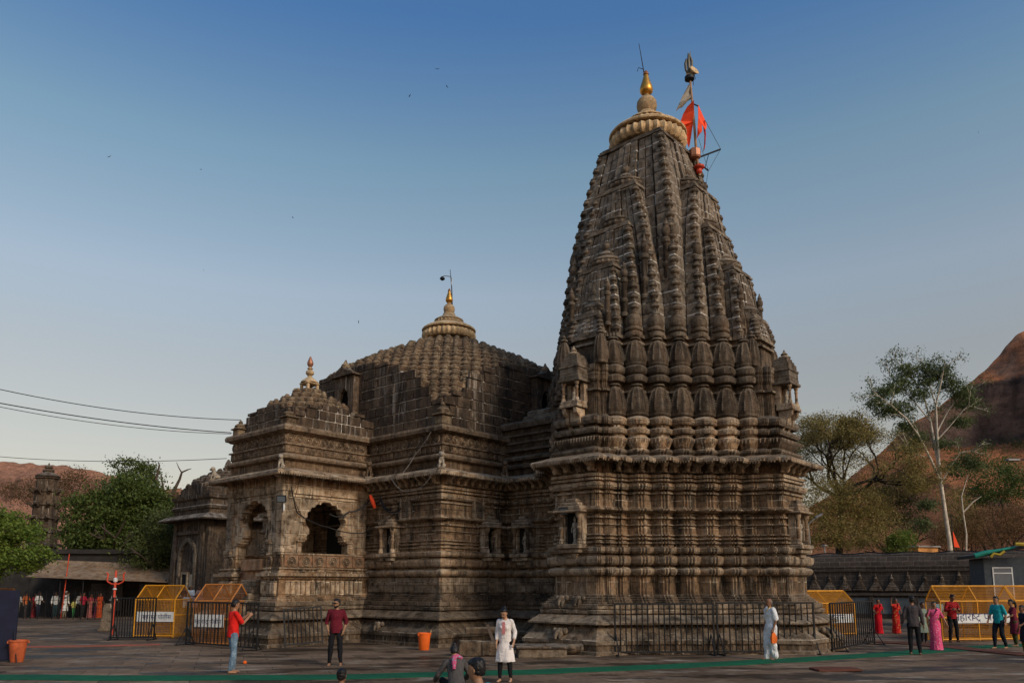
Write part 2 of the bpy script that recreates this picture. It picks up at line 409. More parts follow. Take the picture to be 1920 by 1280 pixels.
def amalaka(mb, r, z, h, n=40, mi=0, amp=0.035):
    mb.lathe([(r*0.80,z),(r*0.90,z+h*0.02),(r*0.985,z+h*0.25),(r,z+h*0.5),(r*0.97,z+h*0.78),(r*0.86,z+h*0.98),(r*0.7,z+h)], n*4, mi, None,
             lambda k, a: 1 + (amp*math.cos(n*a) if 0 < k < 6 else 0))
def crown(parent, x, y, z, r, mat, gold, tall):
    # neck, ribbed disc, second ring, dome, pot and gilded cone
    mb = MB()
    mb.lathe([(r*0.72,z-0.25),(r*0.72,z+0.02)], 32, 0, T(x,y))
    o = mb.build('crown_neck', MS['spire'], parent, 40)
    mb = MB(); m2 = MB()
    amalaka(mb, r, 0, r*0.34, 32)
    mb.lathe([(r*1.02,r*0.34),(r*1.03,r*0.38),(r*0.99,r*0.43),(r*0.84,r*0.52),(r*0.70,r*0.58),(r*0.60,r*0.62),(r*0.57,r*0.63)], 48)
    o1 = mb.build('ribbed_crown_disc', mat, parent, 40, (x,y,z))
    mb = MB()
    b = r*0.63
    amalaka(mb, r*0.56, b, r*0.13, 24)
    mb.lathe([(r*0.56,b+r*0.13),(r*0.55,b+r*0.16),(r*0.44,b+r*0.23),(r*0.32,b+r*0.28),(r*0.25,b+r*0.36),(r*0.22,b+r*0.44)], 32)
    mb.build('crown_dome', mat, parent, 40, (x,y,z))
    b2 = z + b + r*0.44
    pr = r*0.27*tall
    MB().lathe([(pr*0.75,0),(pr*0.8,pr*0.05),(pr*0.98,pr*0.55),(pr,pr*0.8),(pr*0.95,pr*1.2),(pr*0.7,pr*1.55),(pr*0.45,pr*1.65),(pr*0.5,pr*1.72),(pr*0.3,pr*1.8),(pr*0.3,pr*1.95)], 24, 0, None).build('crown_pot', mat, parent, 40, (x,y,b2))
    b3 = b2 + pr*1.95
    g = pr*0.66
    MB().lathe([(g*0.4,0),(g*0.6,g*0.1),(g*0.95,g*0.5),(g,g*0.9),(g*0.9,g*1.4),(g*0.6,g*2.3),(g*0.38,g*3.1),(g*0.3,g*3.4)], 24, 0, None).build('gilded_cone', gold, parent, 45, (x,y,b3))
    MB().lathe([(g*0.42,0),(g*0.45,g*0.1),(g*0.3,g*0.25),(g*0.25,g*0.35),(g*0.3,g*0.45),(g*0.06,g*0.7)], 14).build('cone_tip', MS['copper'], parent, 45, (x,y,b3+g*3.4))
    return b3 + g*4.1

# ---------------------------------------------------------------- the tower
tower = thing('temple_tower', 'tall dark basalt temple spire with clustered curved turrets and gilded finial', 'temple tower', TOWER, ROT)
S0, D0 = 2.87, 0.54
CORN = [(5.20,0.90),(4.88,1.09)] + [(S0+D0*k, S0-D0*k) for k in (3,2,1,0,-1,-2,-3)] + [(1.09,4.88),(0.90,5.20)]
def tower_plan(m=0.075, CORN=CORN):
    Q = []
    for i, (a, b) in enumerate(CORN):
        mm = m if 1 < i < len(CORN)-2 else 0.04
        Q += [(a,b-2*mm),(a-mm,b-2*mm),(a-mm,b-mm),(a-2*mm,b-mm),(a-2*mm,b)]
        if i < len(CORN)-1: Q.append((CORN[i+1][0], b))
    P = []
    for k in range(4):
        c, s = [(1,0),(0,1),(-1,0),(0,-1)][k]
        P += [(x*c-y*s, x*s+y*c) for x, y in Q]
    return P
TP = tower_plan(); TO = poly_offsets(TP)
_q = [(5.20,-0.90),(5.20,0.90),(4.88,1.09),(4.49,1.25)]
for k in range(7):
    a, b = S0+D0*(3-k), S0-D0*(3-k)
    if k: _q.append((a+D0*0.5-0.10, b-D0*0.5-0.10))
    _q.append((a, b))
_q += [(1.09,4.88)]
SP = []
for c, s in ((1,0),(0,1),(-1,0),(0,-1)): SP += [(x*c-y*s, x*s+y*c) for x, y in _q]
_u = []
for p in SP:
    if not _u or math.hypot(p[0]-_u[-1][0], p[1]-_u[-1][1]) > 1e-4: _u.append(p)
SP = _u; SO = poly_offsets(SP); SP2, SO2 = subdiv(SP, SO, 0.3)
mould(MB(), SP2, SO2, P_BASE[:-9] + [(1.52,0.2)], 0.014).build('plinth', MS['plinth'], tower)
mould(MB(), TP, TO, [(1.49,0.10)] + P_BASE[-10:], 0.010).build('wall_foot', MS['plinth'], tower)
mould(MB(), TP, TO, P_WALL, 0.008).build('wall', MS['wall'], tower)
mould(MB(), TP, TO, [(z, d*0.88 if d > 0.2 else d) for z, d in P_EAVE], 0.010).build('eave', MS['wall'], tower)
P_UP = [(6.35,-0.02),(6.45,0.06),(6.52,0.06),(6.54,-0.05),(6.60,-0.03),(6.70,0.03),(6.84,0.10),(6.90,0.13),(6.94,0.03),(6.97,-0.05),(7.02,-0.05),(7.04,0.09),(7.12,0.14),(7.20,0.14),(7.25,0.04),(7.28,-0.05),(7.34,-0.05),(7.36,0.07),(7.46,0.12),(7.58,0.12),(7.64,0.03),(7.66,-0.10),
        (7.74,-0.16),(8.52,-0.20),(8.53,-0.10),(8.60,-0.10),(8.61,-0.18),(8.84,-0.20),(8.86,-0.08),(8.93,-0.04),(9.08,-0.05),(9.09,-0.14),(9.14,-0.14),(9.16,-0.05),(9.24,-0.01),(9.38,-0.02),(9.43,-0.12),(9.46,-0.24),(10.22,-0.28),(10.24,-0.18),(10.32,-0.18),(10.33,-0.28),(10.46,-0.28),(10.48,-0.18),(10.60,-0.18),(10.62,-0.32),(11.3,-0.38),(11.6,-0.5)]
P_UP = [(z, d-0.10 if 6.54 < z < 9.45 and d > -0.10 else d) for z, d in P_UP]
mould(MB(), TP, TO, [q for q in P_UP if q[0] <= 7.66]+[(7.67,-0.5)], 0.008).build('upper_wall', MS['spire'], tower)
TP2 = tower_plan(0.075, [(4.78,0.78),(4.64,1.0)] + CORN[2:-2] + [(1.0,4.64),(0.78,4.78)])
TP3 = tower_plan(0.075, [(5.06,0.88),(4.82,1.06)] + CORN[2:-2] + [(1.06,4.82),(0.88,5.06)])
mould(MB(), TP3, poly_offsets(TP3), [q for q in P_UP if 7.66 <= q[0] <= 9.46]+[(9.47,-0.6)], 0.008).build('turret_wall', MS['spire'], tower)
mould(MB(), TP2, poly_offsets(TP2), [q for q in P_UP if q[0] >= 9.46], 0.008).build('turret_wall', MS['spire'], tower)
# miniature spires on every projecting corner of the visible sides
ribmod = lambda k, a: (1 + 0.02*math.cos(20*a)) * (1 + 0.05*math.cos(4*a))
ME_RIB1 = lathe_mesh('rib_base', [(0.30,0),(0.35,0.03),(0.35,0.08),(0.29,0.10),(0.28,0.14),(0.33,0.26),(0.39,0.38),(0.41,0.45),(0.34,0.49),(0.30,0.52),(0.30,0.57),(0.39,0.61),(0.42,0.68),(0.42,0.75),(0.36,0.79),(0.30,0.82),(0.30,0.88),(0.38,0.92),(0.415,1.0),(0.415,1.1),(0.36,1.16),(0.30,1.20)], MS['wall'], 40, 35, ribmod)
ME_RIB2 = lathe_mesh('rib_base', [(0.30,0),(0.37,0.03),(0.395,0.09),(0.395,0.20),(0.33,0.25),(0.30,0.28),(0.36,0.32),(0.39,0.40),(0.39,0.52),(0.33,0.58),(0.30,0.62)], MS['spire'], 40, 35, ribmod)
def corner_sites():
    out = []
    for q, (c, s) in enumerate([(1,0),(0,1),(-1,0),(0,-1)]):
        if q == 0: continue
        for i, (a, b) in enumerate(CORN):
            if 2 <= i <= 8: out.append((a*c-b*s, a*s+b*c, q, i))
    return out
for (x, y, q, i) in corner_sites():
    sx, sy = (1 if x > 0 else -1), (1 if y > 0 else -1)
    rz = math.atan2(y, x)
    inst('rib_base', ME_RIB1, tower, (x-sx*0.28, y-sy*0.28, 6.46), (0,0,PI/4)); inst('rib_base', ME_RIB2, tower, (x-sx*0.34, y-sy*0.34, 8.84), (0,0,PI/4), (0.97,0.97,1))
    inst('miniature_spire', ME_BULLET, tower, (x-sx*0.30, y-sy*0.30, 7.68), (0,0,PI/4), (1.0,1.0,1.04))
    inst('miniature_spire', ME_BULLET, tower, (x-sx*0.36, y-sy*0.36, 9.45), (0,0,PI/4), (0.94,0.94,0.92))
    if 3 <= i <= 7:
        inst('miniature_shrine', ME_URN, tower, (x-sx*0.42, y-sy*0.42, 10.50), (0,0,PI/4), (0.80,0.80,0.98))
    for dx, dy in ((-sx*0.06,-sy*0.06),(-sx*0.36,0.0),(0.0,-sy*0.36)):
        if dx and dy: a = math.atan2(sy, sx)+PI/2
        elif dx: a = PI if sy > 0 else 0
        else: a = PI/2 if sx > 0 else -PI/2
        inst('bracket', ME_BRACKET, tower, (x+dx, y+dy, 5.76), (0,0,a), (0.85 if dx and dy else 0.62, 1.0, 1.0))
# brackets under the eaves of the central projections
for (x, y) in ((-4.86,0.86),(-4.86,-0.86),(0.86,-4.86),(-0.86,-4.86)):
    inst('miniature_spire', ME_BULLET, tower, (x*0.965, y*0.9, 9.45), (0,0,PI/4), (0.62,0.62,1.05))
for v in (-0.55, -0.2, 0.2, 0.55):
    inst('bracket', ME_BRACKET, tower, (-5.17, v*1.3, 5.76), (0,0,-PI/2))
    inst('bracket', ME_BRACKET, tower, (v*1.3, -5.17, 5.76), (0,0,0))
# toothed fringe along the drip edge of the eaves and of two wall courses
def fringe(P, O, d, z, h, w, step, name, mat, parent, keep=None):
    mb = MB(); n = len(P)
    for i in range(n):
        j = (i+1) % n
        a = Vector((P[i][0]+O[i][0]*d, P[i][1]+O[i][1]*d)); b = Vector((P[j][0]+O[j][0]*d, P[j][1]+O[j][1]*d))
        l = (b-a).length
        if l < step*0.8: continue
        if keep and not keep((a+b)/2): continue
        k = int(l/step); t = (b-a)/l; nn = Vector((t.y, -t.x))
        for q in range(k):
            c = a + t*(l*(q+0.5)/k)
            p0, p1 = c - t*w/2, c + t*w/2
            i0, i1 = p0 - nn*0.03, p1 - nn*0.03
            tip, tin = c, c - nn*0.03
            mb.add([(p0.x,p0.y,z),(p1.x,p1.y,z),(tip.x,tip.y,z-h),(i0.x,i0.y,z),(i1.x,i1.y,z),(tin.x,tin.y,z-h)],
                   [(0,2,1),(3,4,5),(0,3,5,2),(1,2,5,4)])
    return tag(mb.build(name, mat, parent), kind='stuff')
front = lambda c: c.x < 1.5 or c.y < 1.5
fringe(TP, TO, 0.575, 6.056, 0.07, 0.07, 0.095, 'eave_fringe', MS['wall'], tower, front)
fringe(TP, TO, 0.185, 3.0, 0.07, 0.07, 0.09, 'band_fringe', MS['wall'], tower, front)
fringe(TP, TO, 0.165, 3.29, 0.06, 0.07, 0.09, 'band_fringe', MS['wall'], tower, front)
fringe(TP, TO, 0.140, 5.37, 0.12, 0.055, 0.10, 'tassel_fringe', MS['wall'], tower, front)
fringe(TP, TO, 0.110, 6.90, 0.14, 0.055, 0.11, 'tassel_fringe', MS['wall'], tower, front)

# curvilinear spires ---------------------------------------------------------------
def spire_ring(h, cx, cy, z, e=0.0):
    k = min(1.0, h/1.6)
    seg = [(-1,-0.74,0.0),(-0.74,-0.69,-0.07),(-0.69,-0.52,-0.03),(-0.52,-0.49,-0.07),(-0.49,-0.33,-0.02),(-0.33,-0.28,-0.06),(-0.28,-0.10,0.03),(-0.10,-0.07,-0.01),(-0.07,0.07,0.05),(0.07,0.10,-0.01),(0.10,0.28,0.03),(0.28,0.33,-0.06),(0.33,0.49,-0.02),(0.49,0.52,-0.07),(0.52,0.69,-0.03),(0.69,0.74,-0.07),(0.74,1,0.0)]
    pts = []
    for c, s in ((1,0),(0,1),(-1,0),(0,-1)):
        for i, (a, b, d) in enumerate(seg):
            x = h + d*k*1.5 + e
            va = a*h if i else -(h+e); vb = b*h if i < len(seg)-1 else h+e
            if i: pts.append((x, va, c, s))
            if i < len(seg)-1: pts.append((x, vb, c, s))
            else: pts.append((x, vb, c, s))
    return [(cx + x*c - y*s, cy + x*s + y*c, z) for x, y, c, s in pts]
def curved_spire(name, h0, h1, z0, z1, cx, cy, ddir=(0,0), dlen=0.0, p=1.5, course=0.42, boss=0.0, quads=((-1,-1),)):
    n = max(4, round((z1-z0)/course)); rings = []; mats = []
    def H(t): return h0 + (h1-h0)*t**p
    def Cc(t): return cx + ddir[0]*dlen*t**2.5, cy + ddir[1]*dlen*t**2.5
    for i in range(n):
        t0, t1 = i/n, (i+1)/n
        za, zb = z0+(z1-z0)*t0, z0+(z1-z0)*t1
        ca, cb = Cc(t0), Cc(t1)
        rings += [spire_ring(H(t0), *ca, za, 0.0), spire_ring(H(t1), *cb, zb-0.055, 0.026), spire_ring(H(t1), *cb, zb-0.050, -0.004), spire_ring(H(t1), *cb, zb, -0.004)]
        mats += [0, 0, 1, 0]
    mb = MB(); mb.loft(rings, mats[:-1], (False, True))
    nr = len(rings[0]); gro = [i for i in range(nr) if i % 33 in (1,5,9,13,17,21,25,29)]
    for k in range(0, len(mats)-1, 4):
        for i in gro:
            if rnd.random() < 0.34: mb.m[k*nr+i] = 1
    o = mb.build(name, [MS['spire'], MS['mortar']], tower)
    # eave slab on the shoulder
    cb = Cc(1.0); h = h1
    mb = MB()
    for (za, zb, e) in ((0,0.07,0.05),(0.07,0.16,0.0),(0.16,0.24,-0.08)):
        mb.box(cb[0]-h-e, cb[0]+h+e, cb[1]-h-e, cb[1]+h+e, z1+za+0.002, z1+zb)
    mb.build('spire_shoulder', MS['spire'], tower)
    for (sx, sy) in quads:
        for i in range(n):
            t = (i+0.5)/n; hh = H(t); c = Cc(t); s = max(0.5, min(1.0, boss))*0.92
            za = z0+(z1-z0)*t
            inst('rib_boss', ME_BOSS, tower, (c[0]+sx*(hh-0.075*s), c[1]+sy*(hh-0.075*s), za), (0,0,PI/4), (s,s,s*course/0.42))
    return cb, z1+0.24
ZR = A(1228, 243, tw(-1.45,-1.45).y).z
cb, zt = curved_spire('main_spire', 2.55, 1.40, 10.9, ZR, 0, 0, p=1.7, course=0.45, boss=1.05, quads=((-1,-1),(-1,1),(1,-1)))
crown(tower, 0, 0, zt+0.12, 1.52, MS['tan'], MS['gold'], 1.0)
US = [(2.06,0.88,1.10,0.50,1187,345),(1.52,0.86,2.10,0.0,1179,421),(1.02,0.72,3.05,0.0,1156,498),(0.70,0.52,3.85,0.0,1131,590)]
def spire_cap(cx, cy, z, r):
    mb = MB()
    mb.lathe([(r*0.7,0),(r*0.7,0.1)], 20)
    amalaka(mb, r, 0.08, r*0.30, 20, 0, 0.03)
    b = 0.08 + r*0.30
    mb.lathe([(r*0.95,b),(r*0.97,b+0.04),(r*0.80,b+0.14),(r*0.52,b+0.24)], 20)
    amalaka(mb, r*0.58, b+0.22, r*0.16, 16, 0, 0.03)
    mb.lathe([(r*0.5,b+0.22+r*0.16),(r*0.34,b+0.34+r*0.16),(r*0.22,b+0.40+r*0.16),(r*0.30,b+0.50+r*0.16),(r*0.28,b+0.62+r*0.16),(r*0.12,b+0.72+r*0.16),(r*0.03,b+0.85+r*0.16)], 14)
    mb.build('spire_cap', MS['spire'], tower, 40, (cx,cy,z))
for (h0, h1, c, dl, px, py) in US:
    zs = A(px, py, tw(-(c+dl+h1), -h1).y).z
    for (dx, dy) in ((-1,0),(0,-1),(1,0),(0,1)):
        vis = dx+dy < 0
        corners = ((-1,-1),) + (((-1,1),) if dx < 0 else ()) + (((1,-1),) if dy < 0 else ())
        if not vis: corners = ((-1,1),) if dy > 0 else ((1,-1),)
        cc, zz = curved_spire('clustered_spire', h0, h1, 10.6, zs, dx*c, dy*c, (dx,dy), dl, 1.6, 0.40, 0.9 if h0 > 1.2 else 0.72, corners)
        spire_cap(cc[0], cc[1], zz-0.05, h1*0.92)
# slim pillars with pots standing in the angles between the spires
ME_PILLAR = lathe_mesh('angle_pillar', [(0.16,0),(0.17,0.1),(0.13,0.14),(0.13,0.5),(0.16,0.54),(0.16,0.62),(0.12,0.66),(0.12,1.2),(0.17,1.25),(0.17,1.35),(0.11,1.4),(0.16,1.52),(0.17,1.62),(0.10,1.74),(0.12,1.78),(0.05,1.9),(0.02,2.0)], MS['spire'], 12)
for (dx, dy) in ((-1,0),(0,-1)):
    for (h0, h1, c, dl, px, py), zb, f in zip(US, (12.6, 12.0, 11.3, 10.9), (1.0,0.95,0.8,0.7)):
        for s in (-1, 1):
            x, y = (-(c+h0*0.62), s*(h0+0.12)) if dx else (s*(h0+0.12), -(c+h0*0.62))
            inst('angle_pillar', ME_PILLAR, tower, (x*0.985, y*0.94, zb), (0,0,0), (f,f,f*1.25))

# projecting balconies and niches on the central projections
def tower_balcony(rz):
    # local -y is outward
    root = inst('balcony', None, tower, (0,0,0), (0,0,rz)); root.empty_display_size = 0.2
    kx, ky, kz = 0.48, 0.50, 0.80
    root.scale = (kx, ky, kz); root.location = (0, 0, 1.72); y0 = -4.98/ky
    mb = MB()
    mb.prism([(0.0,6.75),(0.0,7.75),(-0.95,7.75),(-0.90,7.55),(-0.62,7.40),(-0.55,7.15),(-0.25,7.0),(-0.18,6.8)], -0.62, -0.34, 0, Matrix.Translation((0,y0,0)) @ Matrix.Rotation(PI/2, 4, 'Z'))
    mb.prism([(0.0,6.75),(0.0,7.75),(-0.95,7.75),(-0.90,7.55),(-0.62,7.40),(-0.55,7.15),(-0.25,7.0),(-0.18,6.8)], 0.34, 0.62, 0, Matrix.Translation((0,y0,0)) @ Matrix.Rotation(PI/2, 4, 'Z'))
    mb.box(-0.28, 0.28, y0-0.5, y0, 7.2, 7.74)
    mb.build('balcony_bracket', MS['wall'], root)
    mb = MB(); mb.cbox(-0.80, 0.80, y0-1.05, y0+0.1, 7.76, 7.90, 0.03); mb.cbox(-0.74, 0.74, y0-0.98, y0+0.1, 7.91, 8.05, 0.02); mb.build('balcony_floor', MS['wall'], root)
    for sx in (-0.58, 0.58):
        mb = MB(); mb.lathe([(0.15,0),(0.15,0.10),(0.10,0.14),(0.09,0.50),(0.13,0.56),(0.09,0.62),(0.15,0.72),(0.17,0.80)], 12); mb.build('column', MS['wall'], root, 40, (sx, y0-0.82, 8.05))
    mb = MB(); mb.box(-0.72, -0.40, y0-0.2, y0+0.3, 8.05, 8.85); mb.box(0.40, 0.72, y0-0.2, y0+0.3, 8.05, 8.85); mb.build('side_pier', MS['wall'], root)
    mb = MB()
    for z, w, h in ((8.86,0.94,0.12),(8.99,0.82,0.18),(9.18,0.80,0.26),(9.45,0.86,0.10),(9.56,0.74,0.24),(9.81,0.62,0.12),(9.94,0.50,0.12)):
        mb.cbox(-w, w, y0-0.32-w*0.78, y0+0.3, z, z+h, 0.025)
    mb.build('balcony_roof', MS['spire'], root)
    mb = MB(); mb.lathe([(0.30,0),(0.36,0.08),(0.30,0.16),(0.16,0.22),(0.20,0.32),(0.08,0.44),(0.03,0.6)], 14); mb.build('roof_finial', MS['wall'], root, 40, (0,y0-0.35,10.06)).scale = (1.2,1.2,0.7)
    # seated figure in the recess
    mb = MB(); mb.lathe([(0.20,0),(0.24,0.08),(0.16,0.16),(0.14,0.30),(0.17,0.42),(0.07,0.47),(0.09,0.54),(0.085,0.62),(0.03,0.70)], 12); mb.build('carved_figure', MS['white_stone'], root, 60, (0,y0-0.35,8.05))
tower_balcony(-PI/2); tower_balcony(0)
def niche(parent, x, y, z, rz, w=0.42, h=1.0, statue=True, name='niche', sm=None):
    root = inst(name, None, parent, (x,y,z), (0,0,rz)); root.empty_display_size = 0.2
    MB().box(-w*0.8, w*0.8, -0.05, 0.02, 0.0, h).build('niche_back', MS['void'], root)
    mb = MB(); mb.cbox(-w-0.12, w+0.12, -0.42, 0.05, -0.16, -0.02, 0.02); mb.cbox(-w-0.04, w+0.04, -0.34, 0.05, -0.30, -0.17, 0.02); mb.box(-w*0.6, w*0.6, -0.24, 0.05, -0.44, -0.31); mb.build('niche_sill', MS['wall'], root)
    for sx in (-w, w):
        mb = MB(); mb.lathe([(0.10,0),(0.10,0.12),(0.065,0.16),(0.075,h*0.45),(0.095,h*0.50),(0.065,h*0.55),(0.06,h*0.78),(0.11,h*0.88),(0.12,h)], 10); mb.build('niche_column', MS['wall'], root, 40, (sx,-0.24,0))
        MB().box(sx-0.10, sx+0.10, -0.20, 0.04, 0, h).build('niche_jamb', MS['wall'], root)
    mb = MB()
    for zz, ww, hh, pr in ((0,w+0.22,0.08,0.44),(0.09,w+0.10,0.14,0.34),(0.24,w-0.02,0.10,0.28),(0.35,w-0.16,0.12,0.20)):
        mb.cbox(-ww, ww, -pr, 0.05, h+zz+0.003, h+zz+hh, 0.02)
    mb.build('niche_roof', MS['wall'], root)
    if statue:
        mb = MB(); mb.lathe([(0.13,0),(0.13,0.05),(0.08,0.08),(0.10,0.3),(0.12,0.48),(0.07,0.52),(0.15,0.62),(0.14,0.72),(0.05,0.77),(0.075,0.83),(0.07,0.90),(0.02,0.97)], 10); mb.tube([(-0.13,0,0.66),(-0.19,-0.05,0.5),(-0.14,-0.09,0.40)],0.03,6); mb.tube([(0.13,0,0.66),(0.2,-0.04,0.58),(0.2,-0.05,0.74)],0.03,6)
        mb.build('niche_figure', sm or MS['white_stone'], root, 60, (0.10,-0.12,0.0)).scale = (0.6,0.6,h*0.92)
    return root
niche(tower, -5.22, 0, 3.42, -PI/2, 0.36, 1.0)
niche(tower, 0, -5.22, 3.42, 0, 0.36, 1.0)
# carved animal heads jutting from the sloping plinth
def beast_mesh():
    mb = MB()
    mb.lathe([(0.02,-0.02),(0.12,0.02),(0.17,0.12),(0.15,0.25),(0.08,0.32),(0.02,0.34)], 12, 0, Matrix.Rotation(PI/2, 4, 'X') @ Matrix.Translation((0,0.0,0)))
    for s in (-1,1):
        mb.lathe([(0.01,0),(0.08,0.03),(0.10,0.10),(0.06,0.17),(0.01,0.2)], 8, 0, Matrix.Translation((s*0.15,-0.10,-0.02)) @ Matrix.Rotation(s*0.5, 4, 'Y'))
        mb.tube([(s*0.10,-0.20,-0.02),(s*0.12,-0.30,-0.10),(s*0.11,-0.32,-0.20)], [0.06,0.05,0.03], 7)
    mb.tube([(0,-0.25,0.02),(0,-0.36,-0.06),(0,-0.38,-0.18)], [0.09,0.06,0.04], 8)
    return mb.mesh('carved_beast_head', MS['plinth'], 60)
ME_BEAST = beast_mesh()
for v in ((-5.95,0.0,-PI/2),(0.0,-5.95,0),(-4.1,-3.4,-PI/4),(-3.4,-4.1,-PI/4)):
    if v[2] != -PI/4: inst('carved_beast_head', ME_BEAST, tower, (v[0],v[1],0.62), (0,0,v[2]), (1.0,0.9,1.0))
for sx, sy, rz in ((-5.4,0.35,-PI/2),(-5.4,-0.3,-PI/2)):
    inst('carved_beast_head', ME_BEAST, tower, (sx+0.0,sy,1.62), (0,0,rz), (0.95,0.7,0.95))

# ---------------------------------------------------------------- domed roofs shared by hall, porch and pavilion
bells_left = [300]
def domed_roof(parent, cx, cy, half, z0, prof, row=0.36, bell=1.0, spacing=0.42, drum='drum_wall', sectors=(0,1,2,3), lime=True):
    zt = prof[-1][1]
    rs = [p[0] for p in prof]; zs = [p[1] for p in prof]
    def R(z): return float(np.interp(z, zs, rs))
    N = 160; rings = []
    def ring(r, z):
        out = []
        for i in range(N):
            a = 2*PI*(i+0.5)/N; q = half/max(abs(math.cos(a)), abs(math.sin(a))); rr = min(r, q)
            out.append((cx+rr*math.cos(a), cy+rr*math.sin(a), z))
        return out
    rows = int((zt-z0)/row); row = (zt-z0)/rows
    for i in range(rows):
        z = z0+i*row; r = R(z+row)-0.06
        rings += [ring(r, z), ring(r-0.01, z+row-0.03), ring(r-0.05, z+row)]
    mb = MB(); mb.loft(rings, 0, (False, True))
    for k in range(len(rings)-1):
        r_ = R(z0+(k//3)*row+row)-0.06
        for i in range(N):
            a = 2*PI*(i+0.5)/N
            if r_ > half/max(abs(math.cos(a)), abs(math.sin(a)))+0.02: mb.m[k*N+i] = 1
    mb.build(drum, [MS['bell'] if lime else MS['drum'], MS['mortar_drum'] if lime else MS['drum']], parent)
    # bells, row by row, ranged in columns on the four diagonal sectors
    rest = MB(); todo = []
    for i in range(rows):
        z = z0+i*row; r = R(z+row*0.55)
        for k in sectors:
            ang = PI/4 + k*PI/2; dx, dy = math.cos(ang), math.sin(ang)
            m = int(r*0.72/spacing)
            for q in range(-m, m+1):
                lat = q*spacing; dep2 = r*r-lat*lat
                if dep2 <= 0: continue
                dep = math.sqrt(dep2)
                x, y = dx*dep - dy*lat, dy*dep + dx*lat
                if max(abs(x), abs(y)) > half-0.12: continue
                px, py = x*0.985, y*0.985
                todo.append((-(x+y), cx+px, cy+py, z, rnd.uniform(0.92,1.08)))
    todo.sort(reverse=True)
    n = min(len(todo), bells_left[0]); bells_left[0] -= n
    bm = bell_src
    for j, (_, x, y, z, s) in enumerate(todo):
        S = bell*s*row/0.36
        if j < n: inst('roof_bell', ME_BELL, parent, (x,y,z-0.03), (0,0,rnd.uniform(0,6)), (bell*s*spacing/0.42, bell*s*spacing/0.42, S))
        else: rest.add([(vx*bell*s*spacing/0.42, vy*bell*s*spacing/0.42, vz*S) for vx, vy, vz in bm[0]], bm[1], 0, Matrix.Translation((x,y,z-0.03)))
    if rest.f: tag(rest.build('roof_bells', MS['bell'] if lime else MS['drum'], parent, 50), kind='stuff')
    # ashlar blocks on the exposed drum faces
    def wall_top(v):    # height at which the round roof leaves the flat face at lateral v
        rr = math.hypot(half, v)
        return float(np.interp(-rr, [-a for a in rs], zs))
    return wall_top
bell_src = ([v.co[:] for v in ME_BELL.vertices], [tuple(p.vertices) for p in ME_BELL.polygons])
def ashlar(parent, cx, cy, half, z0, top, faces, h=0.40, w=0.72, skip=None, me=None):
    for (nx, ny) in faces:
        z = z0; row = 0
        while z < 14:
            v = -half + (0 if row % 2 else -w*0.45)
            any_ = False
            while v < half:
                ww = w*rnd.uniform(0.75,1.3); a, b = max(v,-half+0.0), min(v+ww, half)
                v += ww
                if b-a < 0.15: continue
                m = (a+b)/2
                t = max(top(a), top(b))-0.06
                hh = min(h, t-z)
                if hh < 0.12: continue
                any_ = True
                if skip and skip(nx, ny, a, b, z, z+hh): continue
                pr = rnd.uniform(0.0, 0.022)
                x, y = (nx*(half+pr-0.02), -m*nx) if nx else (m*ny, ny*(half+pr-0.02))
                rz = 0 if ny else PI/2
                inst('stone_block', me or ME_BLOCK, parent, (cx+x, cy+y, z+hh/2), (0,0,rz), (b-a-0.046, 0.12, hh-0.044))
            if not any_: break
            z += h; row += 1

# ---------------------------------------------------------------- the assembly hall
hall = thing('assembly_hall', 'square basalt temple hall with broad dome of stone bells beside the tall spire', 'temple hall', HALL, ROT)
HP = [(-6,-6),(-2.5,-6),(-2.5,-8.6),(2.5,-8.6),(2.5,-6),(6,-6),(6,6),(-6,6)]
HO = poly_offsets(HP); HP2, HO2 = subdiv(HP, HO, 0.45)
mould(MB(), HP2, HO2, P_BASE, 0.016, 3).build('plinth', MS['plinth'], hall)
mould(MB(), HP2, HO2, P_WALL, 0.012, 3).build('wall', MS['wall'], hall)
mould(MB(), HP2, HO2, P_EAVE, 0.014, 3).build('eave', MS['wall'], hall)
AP = [(-6,-6),(6,-6),(6,6),(-6,6)]; AO = poly_offsets(AP); AP2, AO2 = subdiv(AP, AO, 0.45)
mould(MB(), AP2, AO2, P_ATTIC, 0.012, 5).build('parapet', MS['carved'], hall)
NP = [(-2.5,-8.6),(2.5,-8.6),(2.5,-5.5),(-2.5,-5.5)]; NO = poly_offsets(NP); NP2, NO2 = subdiv(NP, NO, 0.4)
P_LINK = [(6.35,-0.05),(6.36,-0.1),(6.62,-0.1),(6.63,0.06),(6.72,0.1),(6.80,0.04),(6.81,-0.08),(6.92,-0.08),(6.93,0.08),(7.02,0.12),(7.12,0.04),(7.13,-0.1),(7.30,-0.1),(7.31,0.05),(7.40,0.05),(7.41,-0.1),(7.62,-0.1),(7.63,-0.03),(7.72,-0.03),(7.73,-0.12),(7.92,-0.12),(7.93,-0.02),(8.02,-0.02),(8.03,-0.1),(8.22,-0.1),(8.23,0.06),(8.42,0.10),(8.52,0.02),(8.53,-0.3)]
mould(MB(), NP2, NO2, P_LINK, 0.01, 6).build('link_wall', MS['spire'], hall)
fringe(HP2, HO2, 0.655, 6.056, 0.07, 0.075, 0.10, 'eave_fringe', MS['wall'], hall, lambda c: c.x < -1 or c.y < -5)
fringe(HP2, HO2, 0.185, 3.0, 0.07, 0.07, 0.10, 'band_fringe', MS['wall'], hall, lambda c: c.x < -1 or c.y < -5)
fringe(HP2, HO2, 0.140, 5.37, 0.10, 0.06, 0.12, 'tassel_fringe', MS['wall'], hall, lambda c: c.x < -1 or c.y < -5)
for k in range(9): inst('bracket', ME_BRACKET, hall, (-6.0+0.3+k*0.38, -5.97, 5.76), (0,0,0), (0.9,1,1))
